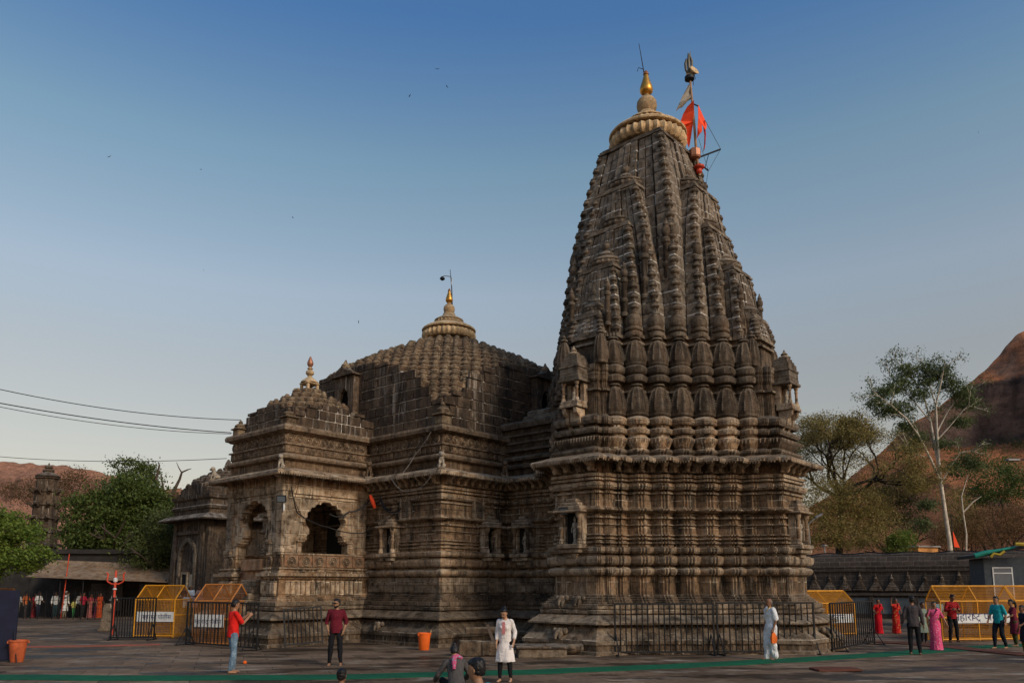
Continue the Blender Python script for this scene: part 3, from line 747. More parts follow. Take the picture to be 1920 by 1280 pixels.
for k in range(11): inst('bracket', ME_BRACKET, hall, (-5.97, -5.75+k*0.38, 5.76), (0,0,-PI/2), (0.9,1,1))
for k in range(6): inst('bracket', ME_BRACKET, hall, (-2.47, -8.35+k*0.40, 5.76), (0,0,-PI/2), (0.9,1,1))
for k in range(9):
    inst('roundel', ME_ROUNDEL, hall, (-5.93+0.30+k*0.40, -5.925, 7.475), (PI/2,0,0))
    inst('roundel', ME_ROUNDEL, hall, (-5.925, -5.93+0.32+k*0.45, 7.475), (PI/2,0,-PI/2))
for k in range(16):
    inst('roundel', ME_ROUNDEL, hall, (-5.975, -5.80+k*0.27, 7.09), (PI/2,0,-PI/2), (0.55,0.55,0.6))
for k in range(13):
    inst('roundel', ME_ROUNDEL, hall, (-5.80+k*0.27, -5.975, 7.09), (PI/2,0,0), (0.55,0.55,0.6))
# ashlar on the plain band of the wall
def wall_run(parent, p0, p1, z0, z1, courses, me, w=0.75):
    p0, p1 = Vector(p0), Vector(p1); L_ = (p1-p0).length; t = (p1-p0)/L_; rz = math.atan2(t.y, t.x)
    h = (z1-z0)/courses
    for c in range(courses):
        v = 0.0 if c % 2 == 0 else -w*0.4
        while v < L_:
            ww = w*rnd.uniform(0.7,1.35); a, b = max(0,v), min(L_, v+ww); v += ww
            if b-a < 0.12: continue
            m = p0 + t*((a+b)/2)
            inst('stone_block', me, parent, (m.x, m.y, z0+h*(c+0.5)), (0,0,rz), (b-a-0.016, 0.10+rnd.uniform(0,0.03), h-0.014))
wall_run(hall, (-6,-6), (-2.55,-6), 1.82, 2.37, 2, ME_WBLOCK)
wall_run(hall, (-6,-1.9), (-6,-6), 1.82, 2.37, 2, ME_WBLOCK)
wall_run(hall, (-2.5,-6.05), (-2.5,-8.6), 1.82, 2.37, 2, ME_WBLOCK)
niche(hall, -6.0, -3.25, 3.30, -PI/2, 0.34, 0.95, True, 'niche', MS['plinth'])
niche(hall, -3.5, -6.0, 3.30, 0, 0.34, 0.95, True, 'niche', MS['plinth'])
niche(hall, -2.5, -7.0, 3.30, -PI/2, 0.34, 0.95)
def grille(parent, x, y, z, rz):
    root = inst('window_grille', None, parent, (x,y,z), (0,0,rz)); root.empty_display_size = 0.2
    MB().box(-0.20,0.20,-0.005,0.03,0,0.62).build('opening', MS['void'], root)
    mb = MB(); mb.box(-0.28,-0.20,-0.07,0.03,-0.08,0.70); mb.box(0.20,0.28,-0.07,0.03,-0.08,0.70); mb.box(-0.20,0.20,-0.07,0.03,0.62,0.70); mb.box(-0.20,0.20,-0.07,0.03,-0.08,0.0); mb.build('grille_frame', MS['wall'], root)
    mb = MB()
    for i in range(1,5): mb.box(-0.20+i*0.08-0.01,-0.20+i*0.08+0.01,-0.04,-0.01,0,0.62)
    for i in range(1,8): mb.box(-0.20,0.20,-0.038,-0.012,i*0.078-0.01,i*0.078+0.01)
    mb.build('grille_bars', MS['plinth'], root)
grille(hall, -4.15, -6.06, 4.60, 0); grille(hall, -6.06, -4.1, 4.60, -PI/2)
HPROF = [(8.9,7.9),(8.3,8.35),(7.85,8.9),(7.4,9.55),(6.95,10.2),(6.35,10.85),(5.4,11.6),(4.0,12.42),(2.5,13.15),(1.05,13.75)]
HD = 5.72
top = domed_roof(hall, 0, 0, HD, 7.95, HPROF, 0.29, 0.97, 0.42, sectors=(1,2,3))
def dsk(nx, ny, a, b, z0, z1):
    # the dormer covers the middle of the west face, the link the middle of the south face
    return (ny < 0 and a > -2.45 and b < 2.45 and z0 < 8.4)
ashlar(hall, 0, 0, HD, 7.99, top, ((-1,0),(0,-1)), 0.42, 0.72, dsk)
crown(hall, 0, 0, 13.86, 1.28, MS['tan'], MS['gold'], 0.80)
# dormers with a lobed arch
def lobed_arch(w, spring, apex, lobes=4, k=0.06):
    # half width w at the springing, from right spring to left spring over the apex
    pts = []
    n = lobes*8
    for i in range(n+1):
        t = i/n; a = PI*t
        x = math.cos(a)*w; z = spring + (math.sin(a)**0.85)*(apex-spring)*(1-0.14*abs(math.cos(a))**0.5*math.sin(a))
        u = (t*lobes*2) % 1.0
        s = 1 - k*(1-math.sin(PI*u))
        pts.append((x*s, spring+(z-spring)*s))
    return pts
def dormer(parent, rz, y0):
    root = inst('dormer', None, parent, (0,0,0), (0,0,rz), (0.68,1,1)); root.empty_display_size = 0.2
    out = [(0.95,0.0),(0.95,2.2),(-0.95,2.2),(-0.95,0.0),(-0.5,0.0)] 
    arch = [(0.42,0.0),(0.42,0.75),(0.34,0.85)] + lobed_arch(0.48,0.95,1.75,3) + [(-0.34,0.85),(-0.42,0.75),(-0.42,0.0)]
    poly = [(0.95,0.0),(0.95,2.2),(-0.95,2.2),(-0.95,0.0)] + list(reversed(arch))
    zb = 8.62
    mb = MB(); mb.prism(poly, y0-0.36, y0-0.2, 0, Matrix.Translation((0,0,zb)))
    mb.box(-0.95,-0.75,y0-0.199,y0+0.9,zb,zb+2.2); mb.box(0.75,0.95,y0-0.199,y0+0.9,zb,zb+2.2); mb.build('dormer_front', MS['drum'], root)
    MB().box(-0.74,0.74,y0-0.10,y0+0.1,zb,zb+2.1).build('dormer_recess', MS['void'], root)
    mb = MB(); mb.prism([(-1.12,zb+2.2),(1.12,zb+2.2),(1.08,zb+2.28),(0.7,zb+2.36),(0.25,zb+2.5),(0,zb+2.66),(-0.25,zb+2.5),(-0.7,zb+2.36),(-1.08,zb+2.28)], y0-0.52, y0+1.0); mb.build('dormer_roof', MS['drum'], root)
    MB().lathe([(0.16,0),(0.2,0.1),(0.1,0.2),(0.03,0.34)],10).build('dormer_finial', MS['bell'], root, 40, (0,y0-0.3,zb+2.6))
dormer(hall, -PI/2, -HD); dormer(hall, 0, -HD)
# corner turrets standing on the parapet
ME_TURRET = None
def turret():
    mb = MB(); mb.cbox(-0.24,0.24,-0.24,0.24,0,0.34,0.03); mb.cbox(-0.32,0.32,-0.32,0.32,0.342,0.42,0.03); mb.cbox(-0.22,0.22,-0.22,0.22,0.422,0.52,0.03)
    mb.lathe([(0.24,0.52),(0.26,0.58),(0.18,0.66),(0.08,0.72),(0.1,0.78),(0.02,0.9)], 12)
    return mb.mesh('corner_turret', MS['bell'], 30)
ME_TURRET = turret()
for x, y in ((-5.82,-5.82),(5.82,-5.82),(-5.82,5.82)): inst('corner_turret', ME_TURRET, hall, (x,y,7.98))
for x in (-5.9,-5.2): pass
inst('carved_beast_head', ME_BEAST, hall, (-6.72,-3.6,0.62), (0,0,-PI/2), (0.95,0.8,0.95))
inst('carved_beast_head', ME_BEAST, hall, (-4.3,-6.72,0.62), (0,0,0), (0.95,0.8,0.95))

# ---------------------------------------------------------------- side porch
PX0, PX1, PY0, PY1 = -9.86, -6.0, -1.75, 2.21
pc = HALL + ER*(-7.9) + EL*0.23
porch = thing('side_porch', 'open stone porch with lobed arches and small bell dome projecting from the hall', 'temple porch', pc, ROT)
qx0, qx1, qy0, qy1 = PX0+7.9, PX1+7.9-0.02, PY0-0.23, PY1-0.23   # local frame of the porch
PP = [(qx0,qy0),(qx1,qy0),(qx1,qy1),(qx0,qy1)]
PO = poly_offsets(PP); PP2, PO2 = subdiv(PP, PO, 0.40)
mould(MB(), PP2, PO2, P_BASE[:-9]+[(1.51,0.30)], 0.014, 8).build('plinth', MS['plinth'], porch)
P_POD = [(1.50,0.30),(1.52,0.26),(1.60,0.26),(1.61,0.22),(1.66,0.22),(1.67,0.16),(2.30,0.12),(2.31,0.18),(2.36,0.20),(2.42,0.30),(2.52,0.30),(2.53,0.18),(2.58,0.18),(2.59,0.12),(2.66,0.10),(2.67,0.16),(2.72,0.16),(2.73,0.06),(3.18,0.02),(3.19,0.06),(3.25,0.06),(3.26,-0.02)]
# three podium runs: both sides and the two halves of the front, leaving the stair open
def rect_pod(name, x0, x1, y0, y1, mat='porch'):
    P = [(x0,y0),(x1,y0),(x1,y1),(x0,y1)]; O = poly_offsets(P); P, O = subdiv(P, O, 0.4)
    mould(MB(), P, O, P_POD, 0.012, 9).build(name, MS[mat], porch)
rect_pod('podium_wall', qx0+0.02, qx1-0.2, qy0, qy0+0.45)
rect_pod('podium_wall', qx0+0.02, qx1-0.2, qy1-0.45, qy1)
rect_pod('podium_pier', qx0, qx0+0.45, qy0+0.55, qy0+0.82)
rect_pod('podium_pier', qx0, qx0+0.45, qy1-0.82, qy1-0.55)
MB().box(qx0+0.12, qx1, qy0+0.2, qy1-0.2, 0.4, 2.62).build('porch_floor', MS['sill'], porch)
mb = MB()
for i in range(6): mb.cbox(qx0-0.75+i*0.13, qx0+0.12, -0.52, 0.52, 0.85+i*0.24, 1.085+i*0.24, 0.02)
mb.build('steps', MS['plinth'], porch)
mb = MB(); mb.cbox(qx0-0.02, qx0+0.3, -0.70, 0.70, 2.63, 3.05, 0.02); mb.build('threshold_slab', MS['sill'], porch)
# relief strips on the podium
ME_STRIP = (lambda mb: (mb.cbox(-0.085,0.085,-0.05,0.02,0,0.52,0.015), mb.cbox(-0.06,0.06,-0.075,0.0,0.06,0.40,0.012), mb.lathe([(0.05,0.41),(0.065,0.45),(0.02,0.49)],8,0,Matrix.Translation((0,-0.04,0))), mb.mesh('relief_strip', MS['porch'])))(MB())[-1]
for k in range(16): inst('relief_strip', ME_STRIP, porch, (qx0+0.22+k*0.215, qy0-0.145, 1.72), (0,0,0))
for k in range(5): inst('relief_strip', ME_STRIP, porch, (qx0-0.145, qy0+0.05+k*0.2, 1.72), (0,0,-PI/2))
for k in range(5): inst('relief_strip', ME_STRIP, porch, (qx0-0.145, qy1-0.05-k*0.2, 1.72), (0,0,-PI/2))
mb = MB()
for k in range(6): mb.cbox(qx0+0.10+k*0.60, qx0+0.68+k*0.60, qy0-0.10, qy0+0.02, 2.75, 3.17, 0.012)
mb.build('sill_slab', MS['sill'], porch)
for k in range(6): inst('roundel', ME_ROUNDEL, porch, (qx0+0.39+k*0.60, qy0-0.098, 2.96), (PI/2,0,0), (0.95,0.95,0.8))
inst('roundel', ME_ROUNDEL, porch, (qx0-0.055, qy0+0.62, 2.96), (PI/2,0,-PI/2)); inst('roundel', ME_ROUNDEL, porch, (qx0-0.055, qy1-0.62, 2.96), (PI/2,0,-PI/2))
# arch walls and corner piers
def arch_wall(name, length, rz, x, y, z0, z1, w, spring, apex, foot=0.0, th=0.36):
    # outer face at local y = 0 looking to -y, wall runs along x
    hl = length/2
    arch = [(w*1.12,z0),(w*1.12,z0+0.42+foot),(w*1.02,z0+0.46+foot),(w*1.02,z0+0.54+foot),(w*0.88,z0+0.58+foot),(w*0.88,z0+0.66+foot),(w*0.76,z0+0.72+foot),(w*0.78,spring-0.1)] + \
           lobed_arch(w, spring, apex, 5, 0.075) + \
           [(-w*0.78,spring-0.1),(-w*0.76,z0+0.72+foot),(-w*0.88,z0+0.66+foot),(-w*0.88,z0+0.58+foot),(-w*1.02,z0+0.54+foot),(-w*1.02,z0+0.46+foot),(-w*1.12,z0+0.42+foot),(-w*1.12,z0)]
    poly = [(hl,z0),(hl,z1),(-hl,z1),(-hl,z0)] + list(reversed(arch))
    root = inst(name, None, porch, (x,y,0), (0,0,rz)); root.empty_display_size = 0.2
    mb = MB(); mb.prism(poly, 0.06, th); mb.build('arch_slab', MS['porch'], root)
    # raised rim following the lobes and a rectangular panel frame
    A2 = [(px*1.12, spring+(pz-spring)*1.10) for px, pz in lobed_arch(w, spring, apex, 5, 0.05)]
    rim = [(px*1.005, pz) for px, pz in lobed_arch(w*1.01, spring, apex+0.01, 5, 0.075)]
    mb = MB(); mb.prism(A2 + list(reversed(rim)), 0.02, 0.10); mb.build('arch_rim', MS['porch'], root)
    mb = MB(); mb.box(-hl,-hl+0.16,0.0,0.055,z0,z1-0.35); mb.box(hl-0.16,hl,0.0,0.055,z0,z1-0.35); mb.box(-hl,hl,-0.01,0.055,z1-0.34,z1); mb.box(-hl+0.161,hl-0.161,0.02,0.056,z1-0.46,z1-0.38); mb.build('panel_frame', MS['porch'], root)
    for s in (-1,1):
        mb = MB()
        mb.cbox(s*w*1.12-0.10+s*0.10, s*w*1.12+0.10+s*0.10, 0.0, th+0.05, z0, z0+0.40+foot, 0.02)
        mb.cbox(s*w*1.12-0.16+s*0.06, s*w*1.12+0.16+s*0.06, -0.03, th+0.06, z0+0.401+foot, z0+0.47+foot, 0.015)
        mb.cbox(s*w*1.02-0.14+s*0.04, s*w*1.02+0.14+s*0.04, -0.02, th+0.05, z0+0.471+foot, z0+0.56+foot, 0.015)
        mb.build('arch_capital', MS['porch'], root)
LX = (qx1-qx0); LY = (qy1-qy0)
arch_wall('side_arch', LX-0.5-0.0, 0, (qx0+qx1)/2-0.02, qy0, 3.26, 5.78, 0.92, 4.30, 5.26)
arch_wall('side_arch', LX-0.5, PI, (qx0+qx1)/2-0.02, qy1, 3.26, 5.78, 1.05, 4.30, 5.26)
arch_wall('entrance_arch', LY-0.66, -PI/2, qx0, 0, 2.63, 5.78, 1.00, 4.30, 5.32, 0.55)
def pier(x, y):
    mb = MB()
    mb.cbox(x-0.21,x+0.21,y-0.21,y+0.21,3.262,5.78,0.03); mb.cbox(x-0.26,x+0.26,y-0.26,y+0.26,3.264,3.42,0.02); mb.cbox(x-0.25,x+0.25,y-0.25,y+0.25,5.5,5.781,0.02)
    mb.build('corner_pier', MS['porch'], porch)
for x, y in ((qx0+0.2,qy0+0.2),(qx0+0.2,qy1-0.2),(qx1-0.25,qy0+0.2),(qx1-0.25,qy1-0.2)): pier(x, y)
MB().box(qx0+0.2, qx1, qy0+0.2, qy1-0.2, 5.6, 5.79).build('porch_ceiling', MS['drum'], porch)
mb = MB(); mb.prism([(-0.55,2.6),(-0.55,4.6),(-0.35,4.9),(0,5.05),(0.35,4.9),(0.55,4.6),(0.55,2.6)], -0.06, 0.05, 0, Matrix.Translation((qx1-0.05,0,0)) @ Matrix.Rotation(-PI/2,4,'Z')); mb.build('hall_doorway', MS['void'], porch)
PE = [(qx0,qy0),(qx1,qy0),(qx1,qy1),(qx0,qy1)]; EO = poly_offsets(PE); PE2, EO2 = subdiv(PE, EO, 0.38)
mould(MB(), PE2, EO2, [(5.785,-0.1),(5.79,0.02),(6.02,0.02)]+P_EAVE[2:], 0.016, 9).build('eave', MS['porch'], porch)
fringe(PE2, EO2, 0.655, 6.056, 0.07, 0.075, 0.10, 'eave_fringe', MS['porch'], porch, lambda c: c.x < -1.5 or c.y < 0)
QA = [(qx0,qy0),(qx1,qy0),(qx1,qy1),(qx0,qy1)]
mould(MB(), PE2, EO2, P_ATTIC, 0.012, 11).build('parapet', MS['carved'], porch)
for k in range(10): inst('roundel', ME_ROUNDEL, porch, (qx0+0.25+k*0.37, qy0+0.075, 7.475), (PI/2,0,0))
for k in range(10): inst('roundel', ME_ROUNDEL, porch, (qx0+0.075, qy0+0.25+k*0.385, 7.475), (PI/2,0,-PI/2))
for k in range(14):
    inst('roundel', ME_ROUNDEL, porch, (qx0+0.2+k*0.27, qy0+0.025, 7.09), (PI/2,0,0), (0.55,0.55,0.6))
    inst('roundel', ME_ROUNDEL, porch, (qx0+0.025, qy0+0.2+k*0.27, 7.09), (PI/2,0,-PI/2), (0.55,0.55,0.6))
for k in range(9):
    inst('bracket', ME_BRACKET, porch, (qx0+0.3+k*0.42, qy0+0.01, 6.03), (0,0,0), (0.5,0.5,0.08))
ZP = A(582, 730, pc.y+0.2).z
pcx = 0.28
PH = 1.86
PPROF = [(2.9,7.9),(2.62,8.35),(2.35,8.75),(2.0,9.15),(1.45,9.6),(0.8,10.05),(0.42,10.4)]
sc_ = (ZP-7.9)/(10.4-7.9); PPROF = [(r, 7.9+(z-7.9)*sc_) for r, z in PPROF]
bells_left[0] = 60
topp = domed_roof(porch, pcx, 0, PH, 7.95, PPROF, 0.28, 0.85, 0.36, 'dome_wall', (1,2,3))
ashlar(porch, pcx, 0, PH, 7.99, topp, ((-1,0),(0,-1)), 0.38, 0.62)
inst('corner_turret', ME_TURRET, porch, (qx0+0.25, qy0+0.25, 7.98), (0,0,0), (0.9,0.9,0.75)); inst('corner_turret', ME_TURRET, porch, (qx0+0.25, qy1-0.25, 7.98), (0,0,0), (0.9,0.9,0.75))
mb = MB(); mb.cbox(-0.30,0.30,-0.30,0.30,0.30,0.40,0.03)
for s in (-0.22,0.22):
    for q in (-0.22,0.22): mb.box(s-0.05,s+0.05,q-0.05,q+0.05,0,0.30)
mb.lathe([(0.36,0.40),(0.33,0.46),(0.2,0.56),(0.1,0.64),(0.09,0.70),(0.17,0.78),(0.16,0.88),(0.07,0.94),(0.12,1.0),(0.06,1.06)], 16)
mb.build('roof_lantern', MS['tan'], porch, 40, (pcx,0,ZP-0.12))
MB().lathe([(0.06,0),(0.12,0.1),(0.13,0.17),(0.08,0.32),(0.02,0.46)], 14).build('lantern_tip', MS['copper'], porch, 45, (pcx,0,ZP+0.94))

# ---------------------------------------------------------------- free-standing pavilion on the same axis
pv = HALL + ER*(0.0) + EL*20.6
pav = thing('bull_pavilion', 'dark stone pavilion with blind pointed arch and stepped roof behind the porch', 'pavilion', pv, ROT)
VP = [(-2.4,-2.4),(2.4,-2.4),(2.4,2.4),(-2.4,2.4)]; VO = poly_offsets(VP); VP2, VO2 = subdiv(VP, VO, 0.5)
mould(MB(), VP2, VO2, [(0,0.9),(0.5,0.9),(0.52,0.7),(1.1,0.65),(1.12,0.2),(1.3,0.14),(1.32,0.0),(5.8,-0.12)], 0.015, 2).build('wall', MS['drum'], pav)
mould(MB(), VP2, VO2, [(5.76,-0.12),(6.04,-0.1),(6.02,0.62),(6.1,0.66),(6.35,0.25),(6.45,-0.02),(6.46,-0.1),(6.7,-0.1),(6.75,0.0),(6.9,0.05),(7.0,-0.1),(7.3,-0.12),(7.4,0.02),(7.6,0.06),(7.65,-0.2)], 0.014, 2).build('eave', MS['drum'], pav)
bells_left[0] = 0
tv = domed_roof(pav, 0, 0, 2.25, 7.6, [(3.4,7.6),(3.0,8.0),(2.4,8.5),(1.6,9.0),(0.8,9.4),(0.3,9.6)], 0.25, 0.8, 0.36, 'dome_wall', (1,2), False)
MB().lathe([(0.3,0),(0.34,0.1),(0.15,0.25),(0.2,0.4),(0.05,0.7)],12).build('roof_finial', MS['drum'], pav, 40, (0,0,9.5))
mb = MB(); arch = [(0.9,1.35),(0.9,3.6)]+lobed_arch(0.9,3.6,4.8,5,0.05)+[(-0.9,3.6),(-0.9,1.35)]
outer = [(1.15,1.35),(1.15,3.6)]+[(x*1.28, 3.6+(z-3.6)*1.22) for x,z in lobed_arch(0.9,3.6,4.8,5,0.02)]+[(-1.15,3.6),(-1.15,1.35)]
mb.prism(outer+list(reversed(arch)), -2.46, -2.30, 0, Matrix.Rotation(-PI/2,4,'Z')); mb.build('arch_rim', MS['plinth'], pav)
mb = MB()
for s in (-1,1): mb.box(s*1.75-0.2,s*1.75+0.2,-2.45,-2.2,1.35,5.75)
mb.box(-1.95,1.95,-2.45,-2.2,5.2,5.4)
pil = mb.build('pilaster', MS['drum'], pav, rz=-PI/2)
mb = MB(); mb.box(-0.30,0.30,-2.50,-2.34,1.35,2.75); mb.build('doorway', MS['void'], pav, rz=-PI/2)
mb = MB(); mb.box(-0.42,-0.30,-2.55,-2.34,1.35,2.85); mb.box(0.30,0.42,-2.55,-2.34,1.35,2.85); mb.box(-0.42,0.42,-2.55,-2.34,2.75,2.88); mb.build('door_frame', MS['porch'], pav, rz=-PI/2)
mb = MB(); mb.box(0.55,0.85,-2.47,-2.36,2.0,2.75); mb.build('pale_notice', MS['white_stone'], pav, rz=-PI/2)
mb = MB(); mb.cbox(-1.2,1.2,-3.9,-3.0,0.0,0.55,0.03); mb.cbox(-1.0,1.0,-3.5,-3.0,0.551,0.95,0.03); mb.build('steps', MS['plinth'], pav, rz=-PI/2)
# ================================================================ GROUND, HILLS, WALLS, TREES
def ground_mat():
    t = NT('courtyard_paving')
    v = t.map((1,1,1), math.radians(-20))
    br = t.n('ShaderNodeTexBrick'); t.l(v, br.inputs['Vector'])
    br.inputs['Scale'].default_value = 1.0; br.inputs['Brick Width'].default_value = 1.25; br.inputs['Row Height'].default_value = 0.72
    br.inputs['Mortar Size'].default_value = 0.014; br.inputs['Mortar Smooth'].default_value = 0.3
    br.inputs['Color1'].default_value = (0.62,0.62,0.62,1); br.inputs['Color2'].default_value = (1.28,1.26,1.22,1); br.inputs['Mortar'].default_value = (0.30,0.28,0.26,1)
    big = t.ramp(t.noise(0.16, 4), 0.35, 0.65)
    col = t.mix(big, (0.105,0.071,0.047), (0.200,0.138,0.094))
    col = t.mix(0.85, col, br.outputs['Color'], 'MULTIPLY')
    g = t.noise(5, 8, None, 0.72)
    col = t.mix(0.9, col, t.mix(t.ramp(g,0.3,0.7), (0.6,0.6,0.6), (1.35,1.33,1.3)), 'MULTIPLY')
    sc = t.noise(0.9, 7, t.map((0.55,1.5,1), 0.15), 0.7)
    col = t.mix(t.ramp(sc, 0.55, 0.67, 0, 0.55), col, (0.46,0.39,0.32))
    wetn = t.noise(0.55, 7, t.map((0.55,1.3,1), 0.1, loc=(3,11,0)), 0.66)
    wet = t.ramp(wetn, 0.53, 0.57)
    col = t.mix(t.math('MULTIPLY', wet, 0.78), col, (0.016,0.012,0.010))
    h = t.math('ADD', t.math('MULTIPLY', br.outputs['Fac'], -1.2), t.noise(9, 8, None, 0.7))
    t.bump(h, 0.45, 0.02)
    return t.fin(col, t.ramp(wet, 0, 1, 0.95, 0.42), 0, 0.12)
mb = MB(); n = 40
mb.add([(-4000,-300,0),(4000,-300,0),(4000,6000,0),(-4000,6000,0)], [(0,1,2,3)])
tag(mb.build('ground', ground_mat()), kind='structure')

# worn hollows where water stands
# ---- strips of carpet on the paving
def strip(name, pts, w, z, mat, label, cat):
    P = [Vector((p.x, p.y, 0)) for p in pts]; L_, R_ = [], []
    for i, p in enumerate(P):
        t = (P[min(i+1,len(P)-1)]-P[max(i-1,0)]).normalized(); nn = Vector((-t.y, t.x, 0))
        j = 0.03*math.sin(i*1.7)
        L_.append(p+nn*(w/2+j)); R_.append(p-nn*(w/2-j))
    rings = []
    for a, b in zip(L_, R_): rings.append([(a.x,a.y,z),(b.x,b.y,z),(b.x,b.y,z+0.012),(a.x,a.y,z+0.012)])
    o = MB().loft(rings, 0).build(name, mat)
    return tag(o, label, cat)
def dense(pp, k=8):
    out = []
    for i in range(len(pp)-1):
        for q in range(k): out.append(pp[i].lerp(pp[i+1], q/k))
    return out + [pp[-1]]
def carpet_mat(name, c, c2):
    t = NT(name); f = t.ramp(t.noise(1.2, 6, None, 0.7), 0.35, 0.68)
    col = t.mix(f, c, c2); t.bump(t.noise(60, 3), 0.5, 0.01); return t.fin(col, 0.95, 0, 0.1)
MS['green'] = carpet_mat('green_matting', (0.010,0.125,0.060), (0.016,0.070,0.042))
MS['redmat'] = carpet_mat('red_matting', (0.36,0.10,0.07), (0.22,0.09,0.06))
MS['brownmat'] = carpet_mat('brown_matting', (0.14,0.05,0.035), (0.09,0.045,0.032))
strip('green_carpet', dense([G(-140,1268),G(250,1271),G(620,1269),G(980,1260),G(1250,1249),G(1480,1237.5),G(1660,1226),G(1800,1216.5)]), 0.95, 0.004, MS['green'], 'long green carpet strip laid across the courtyard paving', 'carpet')
strip('green_carpet', dense([G(1812,1214),G(1870,1211),G(1990,1206)]), 0.8, 0.004, MS['green'], 'short piece of green carpet behind the youth in teal at right', 'carpet')
strip('red_carpet', dense([G(40,1212.5),G(170,1210.5),G(300,1207.5)]), 0.62, 0.004, MS['redmat'], 'faded red carpet strip in front of the queue at left', 'carpet')
strip('brown_carpet', dense([G(1640,1203),G(1720,1207),G(1800,1215),G(1930,1228)]), 0.9, 0.020, MS['brownmat'], 'rumpled brown mat running past the women at right', 'carpet')

# ---- hills
def hill_mat(name, grass, grass2, rock, rock2, haze_tint=0.0):
    t = NT(name)
    nz = t.n('ShaderNodeNewGeometry'); sz = t.n('ShaderNodeSeparateXYZ'); t.l(nz.outputs['Normal'], sz.inputs[0])
    col = t.mix(t.ramp(t.noise(0.02, 6, None, 0.65), 0.35, 0.65), grass, grass2)
    strat = t.noise(0.03, 6, t.map((0.6,0.6,5)), 0.6)
    vert = t.noise(0.12, 6, t.map((1,1,0.15)), 0.6)
    rk = t.mix(t.ramp(strat, 0.35, 0.65), rock, rock2)
    rk = t.mix(t.ramp(vert, 0.5, 0.65, 0, 0.6), rk, (0.05,0.035,0.03))
    steep = t.ramp(t.math('ADD', sz.outputs[2], t.math('MULTIPLY', t.noise(0.08, 5), 0.5)), 0.80, 1.0)
    col = t.mix(steep, rk, col)
    shr = t.ramp(t.noise(0.35, 6, None, 0.7), 0.60, 0.66)
    col = t.mix(t.math('MULTIPLY', shr, 0.75), col, (0.055,0.050,0.028))
    if haze_tint: col = t.mix(haze_tint, col, (0.42,0.40,0.42))  # distance haze painted in: pale grey mixed into the slope colour
    col = t.mix(0.9, col, t.mix(t.ramp(t.noise(0.16, 9, t.map((1,1,1.6)), 0.75), 0.3, 0.7), (0.45,0.42,0.42), (1.5,1.45,1.4)), 'MULTIPLY')
    t.bump(t.noise(0.25, 9, None, 0.75), 1.0, 6.0)
    return t.fin(col, 0.95, 0, 0.1)
def hill(name, crest_px, Y0, zc0, zc1, slope_top, slope_low, mat, seed, x0, x1, nx, depth, ny, rough):
    cx = []; cz = []
    for px, py in crest_px:
        p = A(px, py, Y0); cx.append(p.x); cz.append(p.z)
    rows = []
    for j in range(ny):
        d = depth*(j/(ny-1))**1.3
        row = []
        for i in range(nx):
            x = x0+(x1-x0)*i/(nx-1)
            wob = noise.noise(Vector((x*0.012, d*0.012, seed)))*18 + noise.noise(Vector((x*0.05, d*0.05, seed+3)))*6
            dd = max(0.0, d+wob*min(1, d/25))
            zc = float(np.interp(x, cx, cz)) + (noise.noise(Vector((x*0.03, seed, 0)))*2.4 + noise.noise(Vector((x*0.12, seed, 0)))*1.1)*rough
            z = zc
            a1 = max(0, zc-zc1)/slope_top
            if dd < a1: z = zc - dd*slope_top
            else:
                z = min(zc, zc1); r = dd-a1
                a2 = max(0, z-zc0)/3.6
                if r < a2: z -= r*3.6
                else:
                    r -= a2; z = min(z, zc0)
                    z = z - r*slope_low*(1.0-0.35*min(1, r/depth))
            z += rough*(noise.noise(Vector((x*0.06, d*0.06, seed+7)))*1.6+noise.noise(Vector((x*0.2, d*0.2, seed+9)))*0.6)
            row.append((x, Y0-d, max(z, -3)))
        rows.append(row)
    back = [(x, y+60, -3) for x, y, z in rows[0]]
    rings = [back]+rows
    mb = MB(); mb.loft([list(reversed(r)) for r in rings], 0, (False, False), None, closed=False)
    return tag(mb.build(name, mat, None, 180), kind='structure')
hill('hill', [(1250,1080),(1400,1020),(1500,965),(1580,905),(1640,858),(1700,800),(1760,764),(1810,726),(1850,690),(1880,656),(1905,631),(1935,612),(2000,596),(2080,620),(2200,700),(2500,960),(2700,1085)],
     430, 76, 112, 0.62, 0.42, hill_mat('hill_slope', (0.62,0.25,0.115), (0.46,0.20,0.10), (0.30,0.19,0.14), (0.13,0.092,0.08)), 3.0, 60, 520, 240, 230, 110, 1.0)
hill('hill', [(-400,880),(-200,866),(0,868),(60,868),(120,873),(180,882),(230,898),(290,913),(350,922),(420,940),(520,985),(700,1075)],
     900, 92, 118, 0.5, 0.42, hill_mat('far_hill_slope', (0.52,0.24,0.13), (0.44,0.21,0.12), (0.30,0.15,0.09), (0.24,0.12,0.08), 0.10), 11.0, -900, -120, 200, 330, 60, 1.6)

